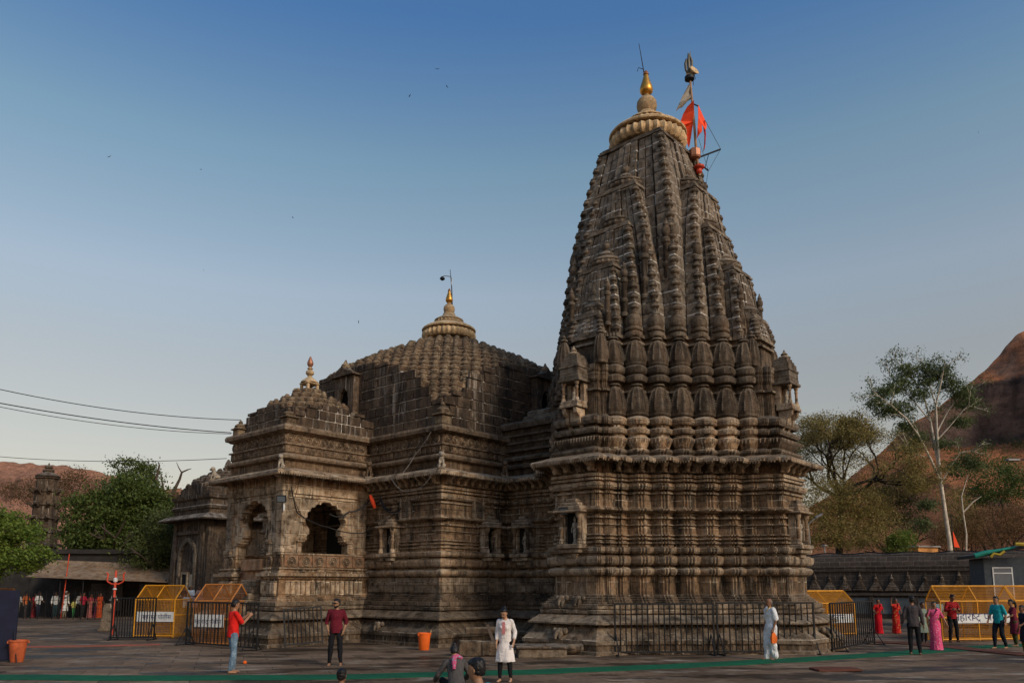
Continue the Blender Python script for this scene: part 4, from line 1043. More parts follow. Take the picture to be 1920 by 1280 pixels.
# ---- leaves
def leaf_mat(name, c1, c2, c3):
    t = NT(name)
    f = t.ramp(t.noise(0.9, 3), 0.35, 0.65)
    col = t.mix(f, c1, c2)
    col = t.mix(t.ramp(t.noise(7.0, 2), 0.45, 0.62), col, c3)
    t.fin(col, 0.6, 0, 0.25)
    tr = t.n('ShaderNodeBsdfTranslucent'); t.l(col, tr.inputs[0])
    mx = t.n('ShaderNodeMixShader'); mx.inputs[0].default_value = 0.25
    t.l(t.b.outputs[0], mx.inputs[1]); t.l(tr.outputs[0], mx.inputs[2])
    t.l(mx.outputs[0], t.t.nodes['Material Output'].inputs[0])
    return t.m
NR = np.random.default_rng(5)
def leaf_cloud(name, pts, size, mat, parent, aspect=0.5, droop=0.0, jitter=0.4):
    pts = np.asarray(pts, float); n = len(pts)
    a = NR.normal(size=(n,3)); a[:,2] -= droop; a /= np.linalg.norm(a, axis=1)[:,None]
    b = NR.normal(size=(n,3)); b -= (b*a).sum(1)[:,None]*a; b /= np.linalg.norm(b, axis=1)[:,None]
    s = size*(1+jitter*NR.uniform(-1,1,n))[:,None]
    a = a*s; b = b*s*aspect
    V = np.stack([pts, pts+a*0.5+b*0.5, pts+a, pts+a*0.5-b*0.5], axis=1).reshape(-1,3)
    me = bpy.data.meshes.new(name)
    me.vertices.add(4*n); me.vertices.foreach_set('co', V.ravel())
    me.loops.add(4*n); me.loops.foreach_set('vertex_index', np.arange(4*n, dtype=np.int32))
    me.polygons.add(n); me.polygons.foreach_set('loop_start', np.arange(0,4*n,4,dtype=np.int32))
    try: me.polygons.foreach_set('loop_total', np.full(n,4,dtype=np.int32))
    except Exception: pass
    me.materials.append(mat); me.update(); me.validate()
    return inst(name, me, parent)
def crown_points(ells, n_clusters, per, cr, shell=0.55, seed=0):
    r = np.random.default_rng(seed); out = []
    vol = np.array([e[3]*e[4]*e[5] for e in ells]); vol = vol/vol.sum()
    for _ in range(n_clusters):
        e = ells[r.choice(len(ells), p=vol)]
        d = r.normal(size=3); d /= np.linalg.norm(d)
        rad = shell + (1-shell)*r.random()**0.6
        c = np.array(e[:3]) + d*rad*np.array(e[3:6])
        k = int(per*r.uniform(0.5,1.4))
        out.append(c + r.normal(size=(k,3))*cr*r.uniform(0.6,1.3)*np.array([1,1,0.62]))
    return np.concatenate(out)
bark = plain('bark_brown', (0.07,0.05,0.036), 0.9, 0, 0.35, 5, 0.6)
barkdark = plain('bark_dark', (0.030,0.022,0.017), 0.9, 0, 0.35, 5, 0.6)
barkpale = plain('bark_pale', (0.50,0.43,0.34), 0.8, 0, 0.30, 3, 0.4)
def grow(mb, p, d, L_, r, depth, tips, rg, spread=0.6, gnarl=0.25, up=0.1, kids=(2,3), taper=0.72, shrink=0.74):
    pts = [p.copy()]; rad = [r]; n = 5
    for i in range(n):
        d = (d + Vector((rg.gauss(0,1), rg.gauss(0,1), rg.gauss(0,0.7)))*gnarl*0.45 + Vector((0,0,up*0.3))).normalized()
        p = p + d*L_/n; pts.append(p.copy()); rad.append(r*(1-(1-taper)*(i+1)/n))
        if depth <= 1: tips.append((p.copy(), depth))
    mb.tube(pts, rad, 7 if depth > 2 else 5, 0, False)
    if depth == 0: tips.append((p.copy(), 0)); return
    for k in range(rg.randint(*kids)):
        ax = d.orthogonal().normalized(); ax.rotate(Matrix.Rotation(rg.uniform(0,2*PI), 3, d))
        nd = (d + ax*spread*rg.uniform(0.6,1.3) + Vector((0,0,up))).normalized()
        grow(mb, p, nd, L_*shrink*rg.uniform(0.8,1.15), r*taper*0.82, depth-1, tips, rg, spread, gnarl, up, kids, taper, shrink)
def tip_points(tips, per, cr, seed, flat=0.7, drop=0.0):
    r = np.random.default_rng(seed); out = []
    for p, dep in tips:
        k = r.integers(int(per*0.4), int(per*1.5)+1)
        if k: out.append(np.array(p) + r.normal(size=(k,3))*cr*np.array([1,1,flat]) - np.array([0,0,drop])*r.random((k,1)))
    return np.concatenate(out)
LM = {'deep': leaf_mat('leaf_deep_green', (0.034,0.066,0.010), (0.070,0.105,0.018), (0.11,0.125,0.028)),
      'bright': leaf_mat('leaf_bright_green', (0.070,0.125,0.015), (0.115,0.17,0.022), (0.17,0.205,0.035)),
      'olive': leaf_mat('leaf_olive', (0.165,0.140,0.036), (0.215,0.172,0.048), (0.25,0.18,0.06)),
      'rust': leaf_mat('leaf_rusty', (0.10,0.060,0.022), (0.085,0.055,0.020), (0.13,0.075,0.028)),
      'euc': leaf_mat('leaf_grey_green', (0.065,0.095,0.030), (0.09,0.12,0.04), (0.12,0.14,0.05)),
      'brown': leaf_mat('leaf_dry_brown', (0.17,0.090,0.040), (0.22,0.12,0.05), (0.13,0.085,0.035))}
def leafy_tree(name, label, base, H, ells, ncl, per, cr, leaf, mat, seed, trunk_r=0.3, tm=None, group='trees behind the courtyard'):
    t = thing(name, label, 'tree', base, 0, group); rg = random.Random(seed)
    mb = MB(); tips = []
    mb.tube([(0,0,-0.1),(0.05,0,H*0.15),(0,0.05,H*0.32)], [trunk_r*1.25,trunk_r,trunk_r*0.85], 9)
    for k in range(5):
        a = 2*PI*k/5+rg.random(); grow(mb, Vector((0,0,H*0.28)), Vector((math.cos(a)*0.6,math.sin(a)*0.6,1)).normalized(), H*0.26, trunk_r*0.6, 2, tips, rg, 0.6, 0.25, 0.05)
    mb.build('trunk', tm or bark, t, 60)
    leaf_cloud('crown', crown_points(ells, ncl, per, cr, 0.5, seed), leaf, mat, t)
    return t
b = A(215, 1160, 56); b.z = 0
leafy_tree('shade_tree', 'large round green shade tree behind the queue awning', b, 8.5,
           [(-1.6,0,6.6,2.6,2.2,2.3),(0.6,0,7.6,2.5,2.2,2.2),(2.6,0,6.0,2.1,2,2.3),(0.3,-0.5,5.0,3.6,2,1.5),(-2.6,0,5.0,1.6,1.6,1.5),(1.5,-0.4,8.2,1.6,1.6,1.2)], 760, 66, 0.42, 0.22, LM['deep'], 21, 0.35)
b = A(300, 1160, 53); b.z = 0
leafy_tree('shade_tree', 'lower olive green tree nearest the dark stone pavilion', b, 6.5,
           [(0,0,5.2,1.8,1.6,2.2),(-1.2,-0.3,4.3,1.5,1.4,1.3),(1.2,0.2,5.6,1.2,1.2,1.4)], 190, 58, 0.36, 0.17, leaf_mat('leaf_mid_green', (0.05,0.07,0.016),(0.085,0.10,0.025),(0.11,0.115,0.035)), 22, 0.25)
b = A(232, 1150, 66); b.z = 0
tt = thing('tall_tree', 'tall tree with small flat dark crown rising behind the shade tree', 'tree', b, 0, 'trees behind the courtyard')
mb = MB(); tips = []; rg = random.Random(5)
mb.tube([(0,0,-0.1),(0.2,0,4),(0,0,8.2)], [0.4,0.3,0.22], 8)
for k in range(4): grow(mb, Vector((0,0,8.0)), Vector((math.cos(k*1.6)*0.9,math.sin(k*1.6)*0.7,0.9)).normalized(), 1.7, 0.13, 3, tips, rg, 0.7, 0.3, 0.08)
mb.build('trunk', barkdark, tt, 60)
leaf_cloud('crown', np.concatenate([crown_points([(-0.3,0,12.0,2.2,1.6,0.8),(0.9,0,11.4,1.6,1.4,0.6),(-0.8,0,10.6,1.6,1.4,0.7)], 95, 42, 0.33, 0.2, 4), tip_points(tips, 3, 0.3, 8)]), 0.19, LM['deep'], tt)
b = A(8, 1170, 41); b.z = 0
leafy_tree('garden_tree', 'bright yellow-green tree at the left edge above the queue', b + Vector((-1.15,0,0)), 5.0,
           [(0.6,0,4.9,1.7,1.5,1.0),(1.7,-0.2,3.9,1.7,1.4,1.0),(-0.6,0,5.2,1.6,1.5,1.2),(1.0,-0.3,3.2,1.6,1.2,0.6),(-1.0,0,3.6,1.6,1.4,0.9)], 230, 70, 0.26, 0.17, LM['bright'], 31, 0.2)
for px, py, Y, w, h, sd, lab in ((40,925,72,3.4,1.3,41,'thin rust-coloured tree behind the lamp tower at far left'),(118,905,75,3.2,1.4,42,'thin rust-coloured tree right of the lamp tower'),(325,945,62,1.6,1.0,43,'sparse rusty tree around the bare dead branches')):
    b = A(px, 1150, Y); b.z = 0; zc = A(px, py, Y).z
    t = thing('dry_tree', lab, 'tree', b, 0, 'trees behind the courtyard'); rg = random.Random(sd); mb = MB(); tips = []
    mb.tube([(0,0,-0.1),(0.1,0,zc*0.35),(0,0,zc*0.62)], [0.25,0.2,0.16], 7)
    for k in range(4): grow(mb, Vector((0,0,zc*0.6)), Vector((math.cos(k*1.6+0.4)*1.0,math.sin(k*1.6)*0.7,0.8)).normalized(), w*0.5, 0.10, 3, tips, rg, 0.75, 0.35, 0.02)
    mb.build('trunk', barkdark, t, 60)
    leaf_cloud('crown', np.concatenate([crown_points([(0,0,zc,w,2,h)], 120, 30, 0.4, 0.2, sd), tip_points(tips, 3, 0.25, sd)]), 0.15, LM['rust'], t)
# dead tree
b = A(310, 1150, 60); b.z = 0
t = thing('dead_tree', 'bare dead tree with forked leafless branches left of the pavilion', 'tree', b, 0, 'trees behind the courtyard')
mb = MB()
def pp(px, py, Y=60): return A(px, py, Y) - b
mb.tube([(0,0,0),pp(309,1000),pp(305,945),pp(296,915),pp(293,897),pp(299,872),pp(297,866)], [0.3,0.22,0.19,0.14,0.11,0.07,0.03], 7)
mb.tube([pp(309,1000),pp(309,935),pp(305,910),pp(302,888)], [0.16,0.13,0.09,0.04], 6)
mb.tube([pp(309,1000),pp(311,945),pp(327,918),pp(337,898),pp(341,885),pp(352,880),pp(359,878)], [0.18,0.15,0.13,0.10,0.08,0.05,0.02], 7)
mb.tube([pp(341,886),pp(335,876),pp(331,866)], [0.06,0.04,0.015], 6)
mb.tube([pp(296,913),pp(291,905),pp(288,903)], [0.06,0.04,0.015], 6)
mb.build('trunk', bark, t, 60)

# right-hand trees
b = A(1572, 1150, 60); b.z = 0
t = thing('rain_tree', 'spreading thin-leaved tree with dark limbs beside the spire', 'tree', b, 0, 'trees beyond the compound wall'); rg = random.Random(77); mb = MB(); tips = []
mb.tube([(0,0,-0.1),(0.1,0,2),pp(1575,1000),pp(1577,960),pp(1578,930)], [0.36,0.30,0.27,0.24,0.22], 9)
fk = pp(1578,930)
for dx, dy, dz, l in ((-1.0,0.2,0.9,2.5),(-0.5,-0.5,1.2,2.6),(0.2,0.5,1.3,2.6),(0.9,-0.2,0.75,2.8),(1.4,0.2,0.42,3.2),(-1.3,0.3,0.45,2.4),(1.2,0.6,0.15,2.6),(1.5,-0.2,0.2,2.6)):
    grow(mb, fk, Vector((dx,dy,dz)).normalized(), l, 0.15, 4, tips, rg, 0.62, 0.42, 0.05, (2,3), 0.70, 0.72)
mb.build('trunk', barkdark, t, 60)
leaf_cloud('crown', np.concatenate([tip_points(tips, 16, 0.36, 9, 0.5), crown_points([(*(fk+Vector((0,0,3.2))),4.0,2.6,2.9),(*(fk+Vector((2.4,0,0.4))),3.0,2,1.4),(*(fk+Vector((-1.8,0,0.9))),2.0,2,1.6),(*(fk+Vector((-0.6,-1.2,-1.6))),3.2,1.6,1.5),(*(fk+Vector((1.8,-1.0,-1.9))),2.6,1.6,1.3)], 420, 30, 0.36, 0.3, 19)]), 0.13, LM['olive'], t)
b2 = A(1560, 1150, 57); b2.z = 0
leafy_tree('green_bush', 'green bushy tree under the thin-leaved tree beside the spire', b2, 4.0,
           [(-0.8,0,6.0,2.2,1.4,1.3),(1.4,0,5.7,2.4,1.4,1.1),(3.4,0,5.4,1.6,1.2,0.9),(0.6,0.5,7.2,2.6,1.2,0.9),(-2.2,0.3,7.0,1.4,1.2,1.2),(0.2,0.4,8.6,2.6,1.3,1.2),(2.6,0.6,8.2,2.2,1.3,1.2),(4.2,0.6,7.0,1.5,1.2,1.1)], 560, 50, 0.36, 0.13, LM['olive'], 52, 0.2, barkdark, 'trees beyond the compound wall')
b2 = A(1702, 1150, 56); b2.z = 0
leafy_tree('small_green_tree', 'small bright green round tree just above the compound wall', b2, 3.4, [(0,0,5.2,0.95,0.8,0.8),(-0.5,0,4.8,0.8,0.7,0.6)], 90, 50, 0.22, 0.12, LM['bright'], 53, 0.12, barkdark, 'trees beyond the compound wall')
b2 = A(1694, 1150, 66); b2.z = 0
leafy_tree('olive_tree', 'dark olive tree between the thin-leaved tree and the pale trunk', b2, 9.0, [(-1.4,0,9.2,1.8,1.5,1.5),(0.4,0,10.2,1.9,1.5,1.5),(1.2,0,8.2,1.5,1.4,1.3),(-0.4,0,7.6,1.6,1.4,0.9)], 190, 42, 0.40, 0.17, leaf_mat('leaf_dark_olive', (0.050,0.055,0.018),(0.075,0.072,0.024),(0.10,0.082,0.030)), 54, 0.2, barkdark, 'trees beyond the compound wall')
b2 = A(1808, 1150, 67); b2.z = 0
leafy_tree('olive_tree', 'olive green tree behind the pale trunk, below the cliff', b2, 7.5, [(0,0,8.6,1.5,1.3,1.9),(-0.5,0,6.4,1.4,1.2,1.2),(0.9,0,7.0,1.2,1.2,1.3)], 130, 40, 0.38, 0.15, LM['olive'], 55, 0.16, barkdark, 'trees beyond the compound wall')
b = A(1785, 1150, 62); b.z = 0
def pp(px, py, Y=62): return A(px, py, Y) - b
t = thing('eucalyptus_tree', 'tall slender tree with pale forked trunk and drooping leaf clumps', 'tree', b, 0, 'trees beyond the compound wall'); rg = random.Random(78); mb = MB(); tips = []
mb.tube([(0.3,0,-0.1),pp(1781,1020),pp(1772,960),pp(1765,910),pp(1762,885)], [0.24,0.17,0.15,0.13,0.12], 9)
limbs = [[(1765,905),(1745,860),(1722,815),(1700,785),(1672,760),(1645,740)],[(1762,885),(1752,830),(1745,790),(1733,745),(1715,715),(1690,690)],[(1762,885),(1757,810),(1755,760),(1765,715),(1770,690)],
         [(1757,810),(1775,775),(1795,745),(1812,735)],[(1765,905),(1785,870),(1800,850),(1818,845)],[(1745,790),(1722,762),(1700,735),(1668,705)],[(1745,860),(1715,850),(1700,838)],[(1755,760),(1740,715),(1732,690)],[(1752,830),(1780,800),(1805,770),(1815,760)]]
for i, lb in enumerate(limbs):
    P = [pp(px, py, 62 + (1 if i % 2 else -1)*0.25*k) for k, (px, py) in enumerate(lb)]
    r0 = 0.11 if i < 3 else 0.065
    mb.tube(P, [r0*(1-0.75*k/(len(P)-1)) for k in range(len(P))], 7)
    for k in range(2, len(P)):
        d = (P[k]-P[k-1]).normalized()
        for q in range(2): grow(mb, P[k], (d+Vector((rg.gauss(0,.6),rg.gauss(0,.6),rg.gauss(0.1,.4)))).normalized(), 1.0, 0.035, 1, tips, rg, 0.7, 0.4, 0.05)
mb.tube([(1.3,0.3,0),pp(1812,1000),pp(1806,960),pp(1803,930),pp(1815,890)], [0.08,0.065,0.05,0.04,0.02], 7)
mb.tube([pp(1806,960),pp(1825,940),pp(1840,930)], [0.05,0.04,0.02], 6)
mb.build('trunk', barkpale, t, 60)
cl = [(1688,720,1.3),(1700,695,0.9),(1745,705,1.2),(1770,700,1.0),(1722,740,0.9),(1655,735,1.0),(1660,770,1.1),(1690,765,1.1),(1640,755,0.7),(1735,690,0.8),(1800,735,1.0),(1810,755,0.9),(1785,720,0.9),(1700,800,0.7),(1722,820,0.8),(1800,790,0.9),(1812,860,0.8),(1740,945,0.7),(1730,985,0.8),(1828,870,0.7),(1765,830,0.7),(1790,880,0.9),(1708,840,0.8)]
pts = np.concatenate([crown_points([(*pp(px,py),r*0.95,0.9,r*0.62)], int(40*r), 30, 0.26, 0.2, i) for i, (px,py,r) in enumerate(cl)] + [tip_points(tips, 7, 0.28, 3)])
leaf_cloud('crown', pts, 0.20, LM['euc'], t, 0.34, 0.7)
b = A(1885, 1150, 72); b.z = 0
zc = A(1885, 900, 72).z
leafy_tree('dark_tree', 'dark round tree below the rocky hill at the right edge', b, zc, [(0,0,zc,2.6,2,2.0),(1.8,0,zc-0.4,2,2,2.0),(-1.0,0,zc-1.2,1.6,1.5,1.2)], 150, 55, 0.42, 0.19, LM['deep'], 61, 0.25, barkdark, 'trees beyond the compound wall')
b = A(1850, 1150, 66); b.z = 0
leafy_tree('dry_bush', 'wide dry brown bush above the wall at right', b, 4.5, [(-2.0,0,6.2,2.2,1.4,1.3),(1.0,0,6.9,2.6,1.5,1.7),(3.5,0,7.4,2.0,1.5,1.6)], 420, 55, 0.42, 0.11, LM['brown'], 62, 0.15, barkdark, 'trees beyond the compound wall')
# scrub scattered on the slope of the hill, too far to count
pts = []
r_ = np.random.default_rng(3)
hz = [o for o in bpy.data.objects if o.name.startswith('hill')][0]
hv = np.array([v.co[:] for v in hz.data.vertices])
sel = hv[(hv[:,2] > 6) & (hv[:,2] < 74) & (hv[:,1] < 415)]
for i in r_.choice(len(sel), 330, replace=False):
    s = r_.uniform(0.8,2.6); pts.append(sel[i] + r_.normal(size=(46,3))*np.array([s,s,s*0.55]) + np.array([0,0,s*0.4]))
dk = hv[(hv[:,2] > 52) & (hv[:,2] < 78) & (hv[:,0] > 225)]
for i in r_.choice(len(dk), min(len(dk),120), replace=False):
    s = r_.uniform(1.5,3.2); pts.append(dk[i] + r_.normal(size=(60,3))*np.array([s,s,s*0.6]) + np.array([0,0,s*0.5]))
tag(leaf_cloud('hill_scrub', np.concatenate(pts), 0.9, LM['deep'], None), 'dark green scrub dotted over the slope of the hill', 'scrub', None, 'stuff')

# ---- compound wall on the right
def wallstone(name, c1, c2, mort):
    t = NT(name)
    tc = t.n('ShaderNodeTexCoord').outputs['Object']
    br = t.n('ShaderNodeTexBrick'); sw = t.n('ShaderNodeCombineXYZ')
    t.l(t.xyz(0, tc), sw.inputs[0]); t.l(t.xyz(2, tc), sw.inputs[1]); t.l(sw.outputs[0], br.inputs['Vector'])
    br.inputs['Scale'].default_value = 1; br.inputs['Brick Width'].default_value = 0.62; br.inputs['Row Height'].default_value = 0.30; br.inputs['Mortar Size'].default_value = 0.012
    br.inputs['Color1'].default_value = (*c1,1); br.inputs['Color2'].default_value = (*c2,1); br.inputs['Mortar'].default_value = (*mort,1)
    g = t.noise(6, 8, None, 0.7)
    col = t.mix(0.9, br.outputs['Color'], t.mix(t.ramp(g,0.3,0.7), (0.5,0.5,0.5), (1.4,1.38,1.35)), 'MULTIPLY')
    t.bump(t.math('ADD', t.math('MULTIPLY', br.outputs['Fac'], -1), g), 0.6, 0.02)
    return t.fin(col, 0.9, 0, 0.2)
MS['cwall'] = wallstone('compound_wall_stone', (0.055,0.043,0.036), (0.085,0.066,0.052), (0.15,0.125,0.10))
MS['bay'] = plain('painted_grey_blue', (0.12,0.14,0.145), 0.8, 0, 0.25, 3)
w0 = A(1470, 1150, 53.5); w1 = A(1990, 1150, 45.0)
w0.z = w1.z = 0
wl_ = (w1-w0).length; wrz = math.atan2(w1.y-w0.y, w1.x-w0.x)
cw = thing('compound_wall', 'long dark stone boundary wall with rounded top and relief shrines', 'wall', w0, wrz)
prof = [(0,0.0),(0,1.42),(-0.18,1.44),(-0.18,1.60),(0,1.62),(0,2.92),(-0.10,2.94),(-0.12,3.05),(-0.02,3.08),(-0.06,3.2),(-0.02,3.5),(0.12,3.8),(0.34,4.02),(0.62,4.12),(0.95,4.1),(1.3,3.9),(1.3,0)]
mb = MB(); n = 40
rings = []
for i in range(n+1):
    x = wl_*i/n; s = 0.03*noise.noise(Vector((x*0.4,2,0))) + 0.02*math.sin(x*0.3)
    rings.append([(x, y, z+(s if z > 2.9 else 0)) for y, z in prof])
mb.loft([list(reversed(r)) for r in rings], 0); mb.build('wall_body', MS['cwall'], cw)
def shrine_relief():
    mb = MB()
    for z, w, h in ((0,0.40,0.10),(0.10,0.34,0.10),(0.20,0.29,0.10),(0.30,0.22,0.10),(0.40,0.15,0.12),(0.52,0.09,0.10),(0.62,0.13,0.10)):
        mb.cbox(-w, w, -0.10-w*0.25, 0.05, z+0.002, z+h, 0.02)
    mb.lathe([(0.11,0.72),(0.12,0.80),(0.06,0.88),(0.06,0.95),(0.02,1.05)], 10, 0, Matrix.Translation((0,-0.06,0)))
    return mb.mesh('shrine_relief', MS['drum'], 30)
me_sr = shrine_relief()
k = 0; x = 2.1
while x < wl_-1: inst('shrine_relief', me_sr, cw, (x, 0.0, 1.72), (0,0,0), (1,1,1 + (0.18 if k % 3 == 0 else 0))); x += 0.93; k += 1
x = 0.5; k = 0
while x < wl_-1.2:
    mb = MB(); mb.box(0,1.05,-0.03,0.05,0.30,1.30); mb.build('bay_panel', MS['bay'], cw, None, (x,0,0))
    mb = MB(); mb.cbox(-0.14,0.14,-0.12,0.05,0.0,1.41,0.03); mb.build('bay_pilaster', MS['cwall'], cw, None, (x-0.12,0,0)); x += 1.28
# cables lying along the wall top
pts = [w0 + (w1-w0)*(i/30) + Vector((0.5*math.sin(ROT)*0, 0.25, 4.12+0.05*math.sin(i*1.3)+0.02*rnd.random())) for i in range(31)]
mb = MB(); mb.tube(pts, 0.035, 5); tag(mb.build('wall_cable', MS['black_iron'], None, 60), 'sagging black cable lying along the top of the boundary wall', 'cable')
mb = MB(); mb.lathe([(0.05,0),(0.05,0.5),(0.22,0.52),(0.22,0.58),(0.02,0.62)], 10); p = A(1546, 1032, 53); o = mb.build('roof_vent', MS['grey_metal'], None, 40, (p.x,p.y,p.z-0.2)); tag(o, 'small grey capped vent pipe on the boundary wall by the spire', 'vent')
# little orange house and flags beyond the wall
p = A(1731, 1150, 64); hs = thing('small_house', 'small orange house peeping over the boundary wall', 'house', (p.x,p.y,0), 0.3)
mb = MB(); mb.box(-1.0,1.0,-1,1,0,5.1); mb.build('wall', plain('orange_wall', (0.55,0.25,0.08), 0.9), hs)
mb = MB(); mb.box(-1.15,1.15,-1.15,1.15,5.101,5.22); mb.build('roof', MS['grey_metal'], hs)
# ================================================================ FURNISHINGS OF THE COURTYARD
MS['yellow'] = plain('yellow_paint', (0.62,0.27,0.015), 0.5, 0, 0.2, 5)
MS['orange_frame'] = plain('orange_brown_paint', (0.42,0.16,0.035), 0.55, 0, 0.25, 5)
MS['board_white'] = plain('white_board', (0.62,0.62,0.60), 0.6, 0, 0.15, 4)
MS['letter_blue'] = plain('dark_blue_letters', (0.015,0.025,0.10), 0.6)
MS['bucket'] = plain('orange_plastic', (0.80,0.14,0.02), 0.45, 0, 0.12, 3)
MS['bucket_dull'] = plain('dull_red_plastic', (0.45,0.10,0.035), 0.6, 0, 0.3, 6)
MS['navy'] = plain('navy_board', (0.008,0.010,0.028), 0.6)
MS['red_paint'] = plain('vermilion_paint', (0.55,0.06,0.025), 0.55, 0, 0.2, 5)
MS['flag'] = plain('saffron_cloth', (0.85,0.075,0.02), 0.8, 0, 0.15, 3)
MS['grey_cloth'] = plain('grey_banner', (0.30,0.26,0.21), 0.7, 0.2, 0.3, 6)
MS['tarp'] = stone('brown_tarpaulin', (0.17,0.105,0.06), (0.24,0.155,0.095), (0.09,0.06,0.035), (0.42,0.36,0.28), 0.3, 0.4, 0.3)
MS['shed_dark'] = plain('dark_shed', (0.030,0.026,0.023), 0.9, 0, 0.4, 1.5)  # near-black base colour, unevenly mottled
MS['cable'] = plain('black_cable', (0.012,0.012,0.013), 0.6)
MS['cable_pale'] = plain('pale_cable', (0.24,0.22,0.20), 0.6)
MS['glass'] = plain('lamp_glass', (0.12,0.14,0.16), 0.15, 0, 0.1, 3, 0, 0.6)

# ---- black crowd barriers
ME_BAR = MB().tube([(0,0,0),(0,0,1)], 0.5, 6).mesh('bar', MS['black_iron'], 60)
def barrier(label, p0, p1, H, n, feet=((0.0,),(1.0,)), lean=0.0, roll=0.0, sink=0.0, r=0.020):
    L_ = (p1-p0).length; rz = math.atan2(p1.y-p0.y, p1.x-p0.x)
    t = thing('crowd_barrier', label, 'barrier', (p0.x,p0.y,p0.z-sink), rz, 'black railing barriers')
    t.rotation_euler = (lean, roll, rz)
    for z, nm in ((0.10,'bottom_rail'),(H,'top_rail')):
        mb = MB(); mb.box(-0.025,L_+0.025,-0.02,0.02,z-0.025,z+0.025); mb.build(nm, MS['black_iron'], t)
    for x in (0.0, L_):
        mb = MB(); mb.box(x-0.027,x+0.027,-0.022,0.022,0.02,H+0.024); mb.build('post', MS['black_iron'], t)
    for i in range(1, n):
        inst('bar', ME_BAR, t, (L_*i/n, 0, 0.12), (0,0,0), (2*r,2*r,H-0.13))
    for fx in feet:
        x = fx[0]*L_
        mb = MB(); mb.tube([(x,-0.36,0.02),(x,0,0.62),(x,0.36,0.02)], 0.02, 6); mb.box(x-0.02,x+0.02,-0.4,0.4,0.0,0.035); mb.build('foot', MS['black_iron'], t)
    return t
barrier('black railing barrier in front of the yellow barricade at left', G(207,1199), G(288,1199), 1.60, 16, ((0.06,),(0.96,)))
barrier('black railing barrier right behind the man in the red shirt', G(348,1208), G(481,1220), 1.50, 19, ((0.0,),(0.93,)))
b0 = G(536,1206); 
barrier('broken black railing leaning askew against the porch plinth', G(535,1214), G(605,1212), 1.28, 9, (), -0.10, -0.07)
barrier('long black railing barrier before the spire, nearer the woman in white', G(1154,1228), G(1340,1227), 1.53, 18, ((0.01,),(0.97,)))
barrier('long black railing barrier before the spire, behind the man in white', G(1347,1227), G(1529,1225), 1.55, 16, ((0.02,),(0.99,)))
barrier('black railing barrier standing edgewise right of the spire plinth', G(1561,1222), G(1640,1207), 1.52, 19, ((0.08,),(0.97,)))

# ---- lettering
def text_mesh(chunks, height, mat, name='lettering'):
    mb = MB(); x = 0.0
    for s, crop, adv in chunks:
        if s:
            cu = bpy.data.curves.new('tmp', 'FONT'); cu.body = s; cu.resolution_u = 3
            ob = bpy.data.objects.new('tmp', cu); COL.objects.link(ob)
            dg = bpy.context.evaluated_depsgraph_get()
            me = bpy.data.meshes.new_from_object(ob.evaluated_get(dg))
            vs = [v.co.copy() for v in me.vertices]
            fs = [tuple(p.vertices) for p in me.polygons]
            if crop: fs = [f for f in fs if sum(vs[i].x for i in f)/len(f) < crop]
            mb.add([(x+v.x, 0, v.y) for v in vs], fs)
            bpy.data.objects.remove(ob); bpy.data.curves.remove(cu); bpy.data.meshes.remove(me)
        x += adv
    w = x
    mb.box(0, 3.0, -0.002, 0.002, 0.565, 0.62)
    # the two small strokes under the conjunct
    mb.add([(2.58,0,0.02),(2.64,0,0.02),(2.50,0,-0.16),(2.44,0,-0.16)], [(0,1,2,3)]); mb.add([(2.58,0,0.02),(2.64,0,0.02),(2.78,0,-0.16),(2.72,0,-0.16)], [(0,1,2,3)])
    sc = height/0.62
    mb.v = [(a*sc, b*sc, c*sc) for a, b, c in mb.v]
    return mb.mesh(name, mat), w*sc
POLICE = [('महारा',0,1.84),('ष',0.40,0.42),('ट',0,0.52),('र',0.0,0.0) if False else ('',0,0.32),('पोलीस',0,2.45)]
ME_TXT, TXT_W = text_mesh(POLICE, 0.17, MS['letter_blue'])

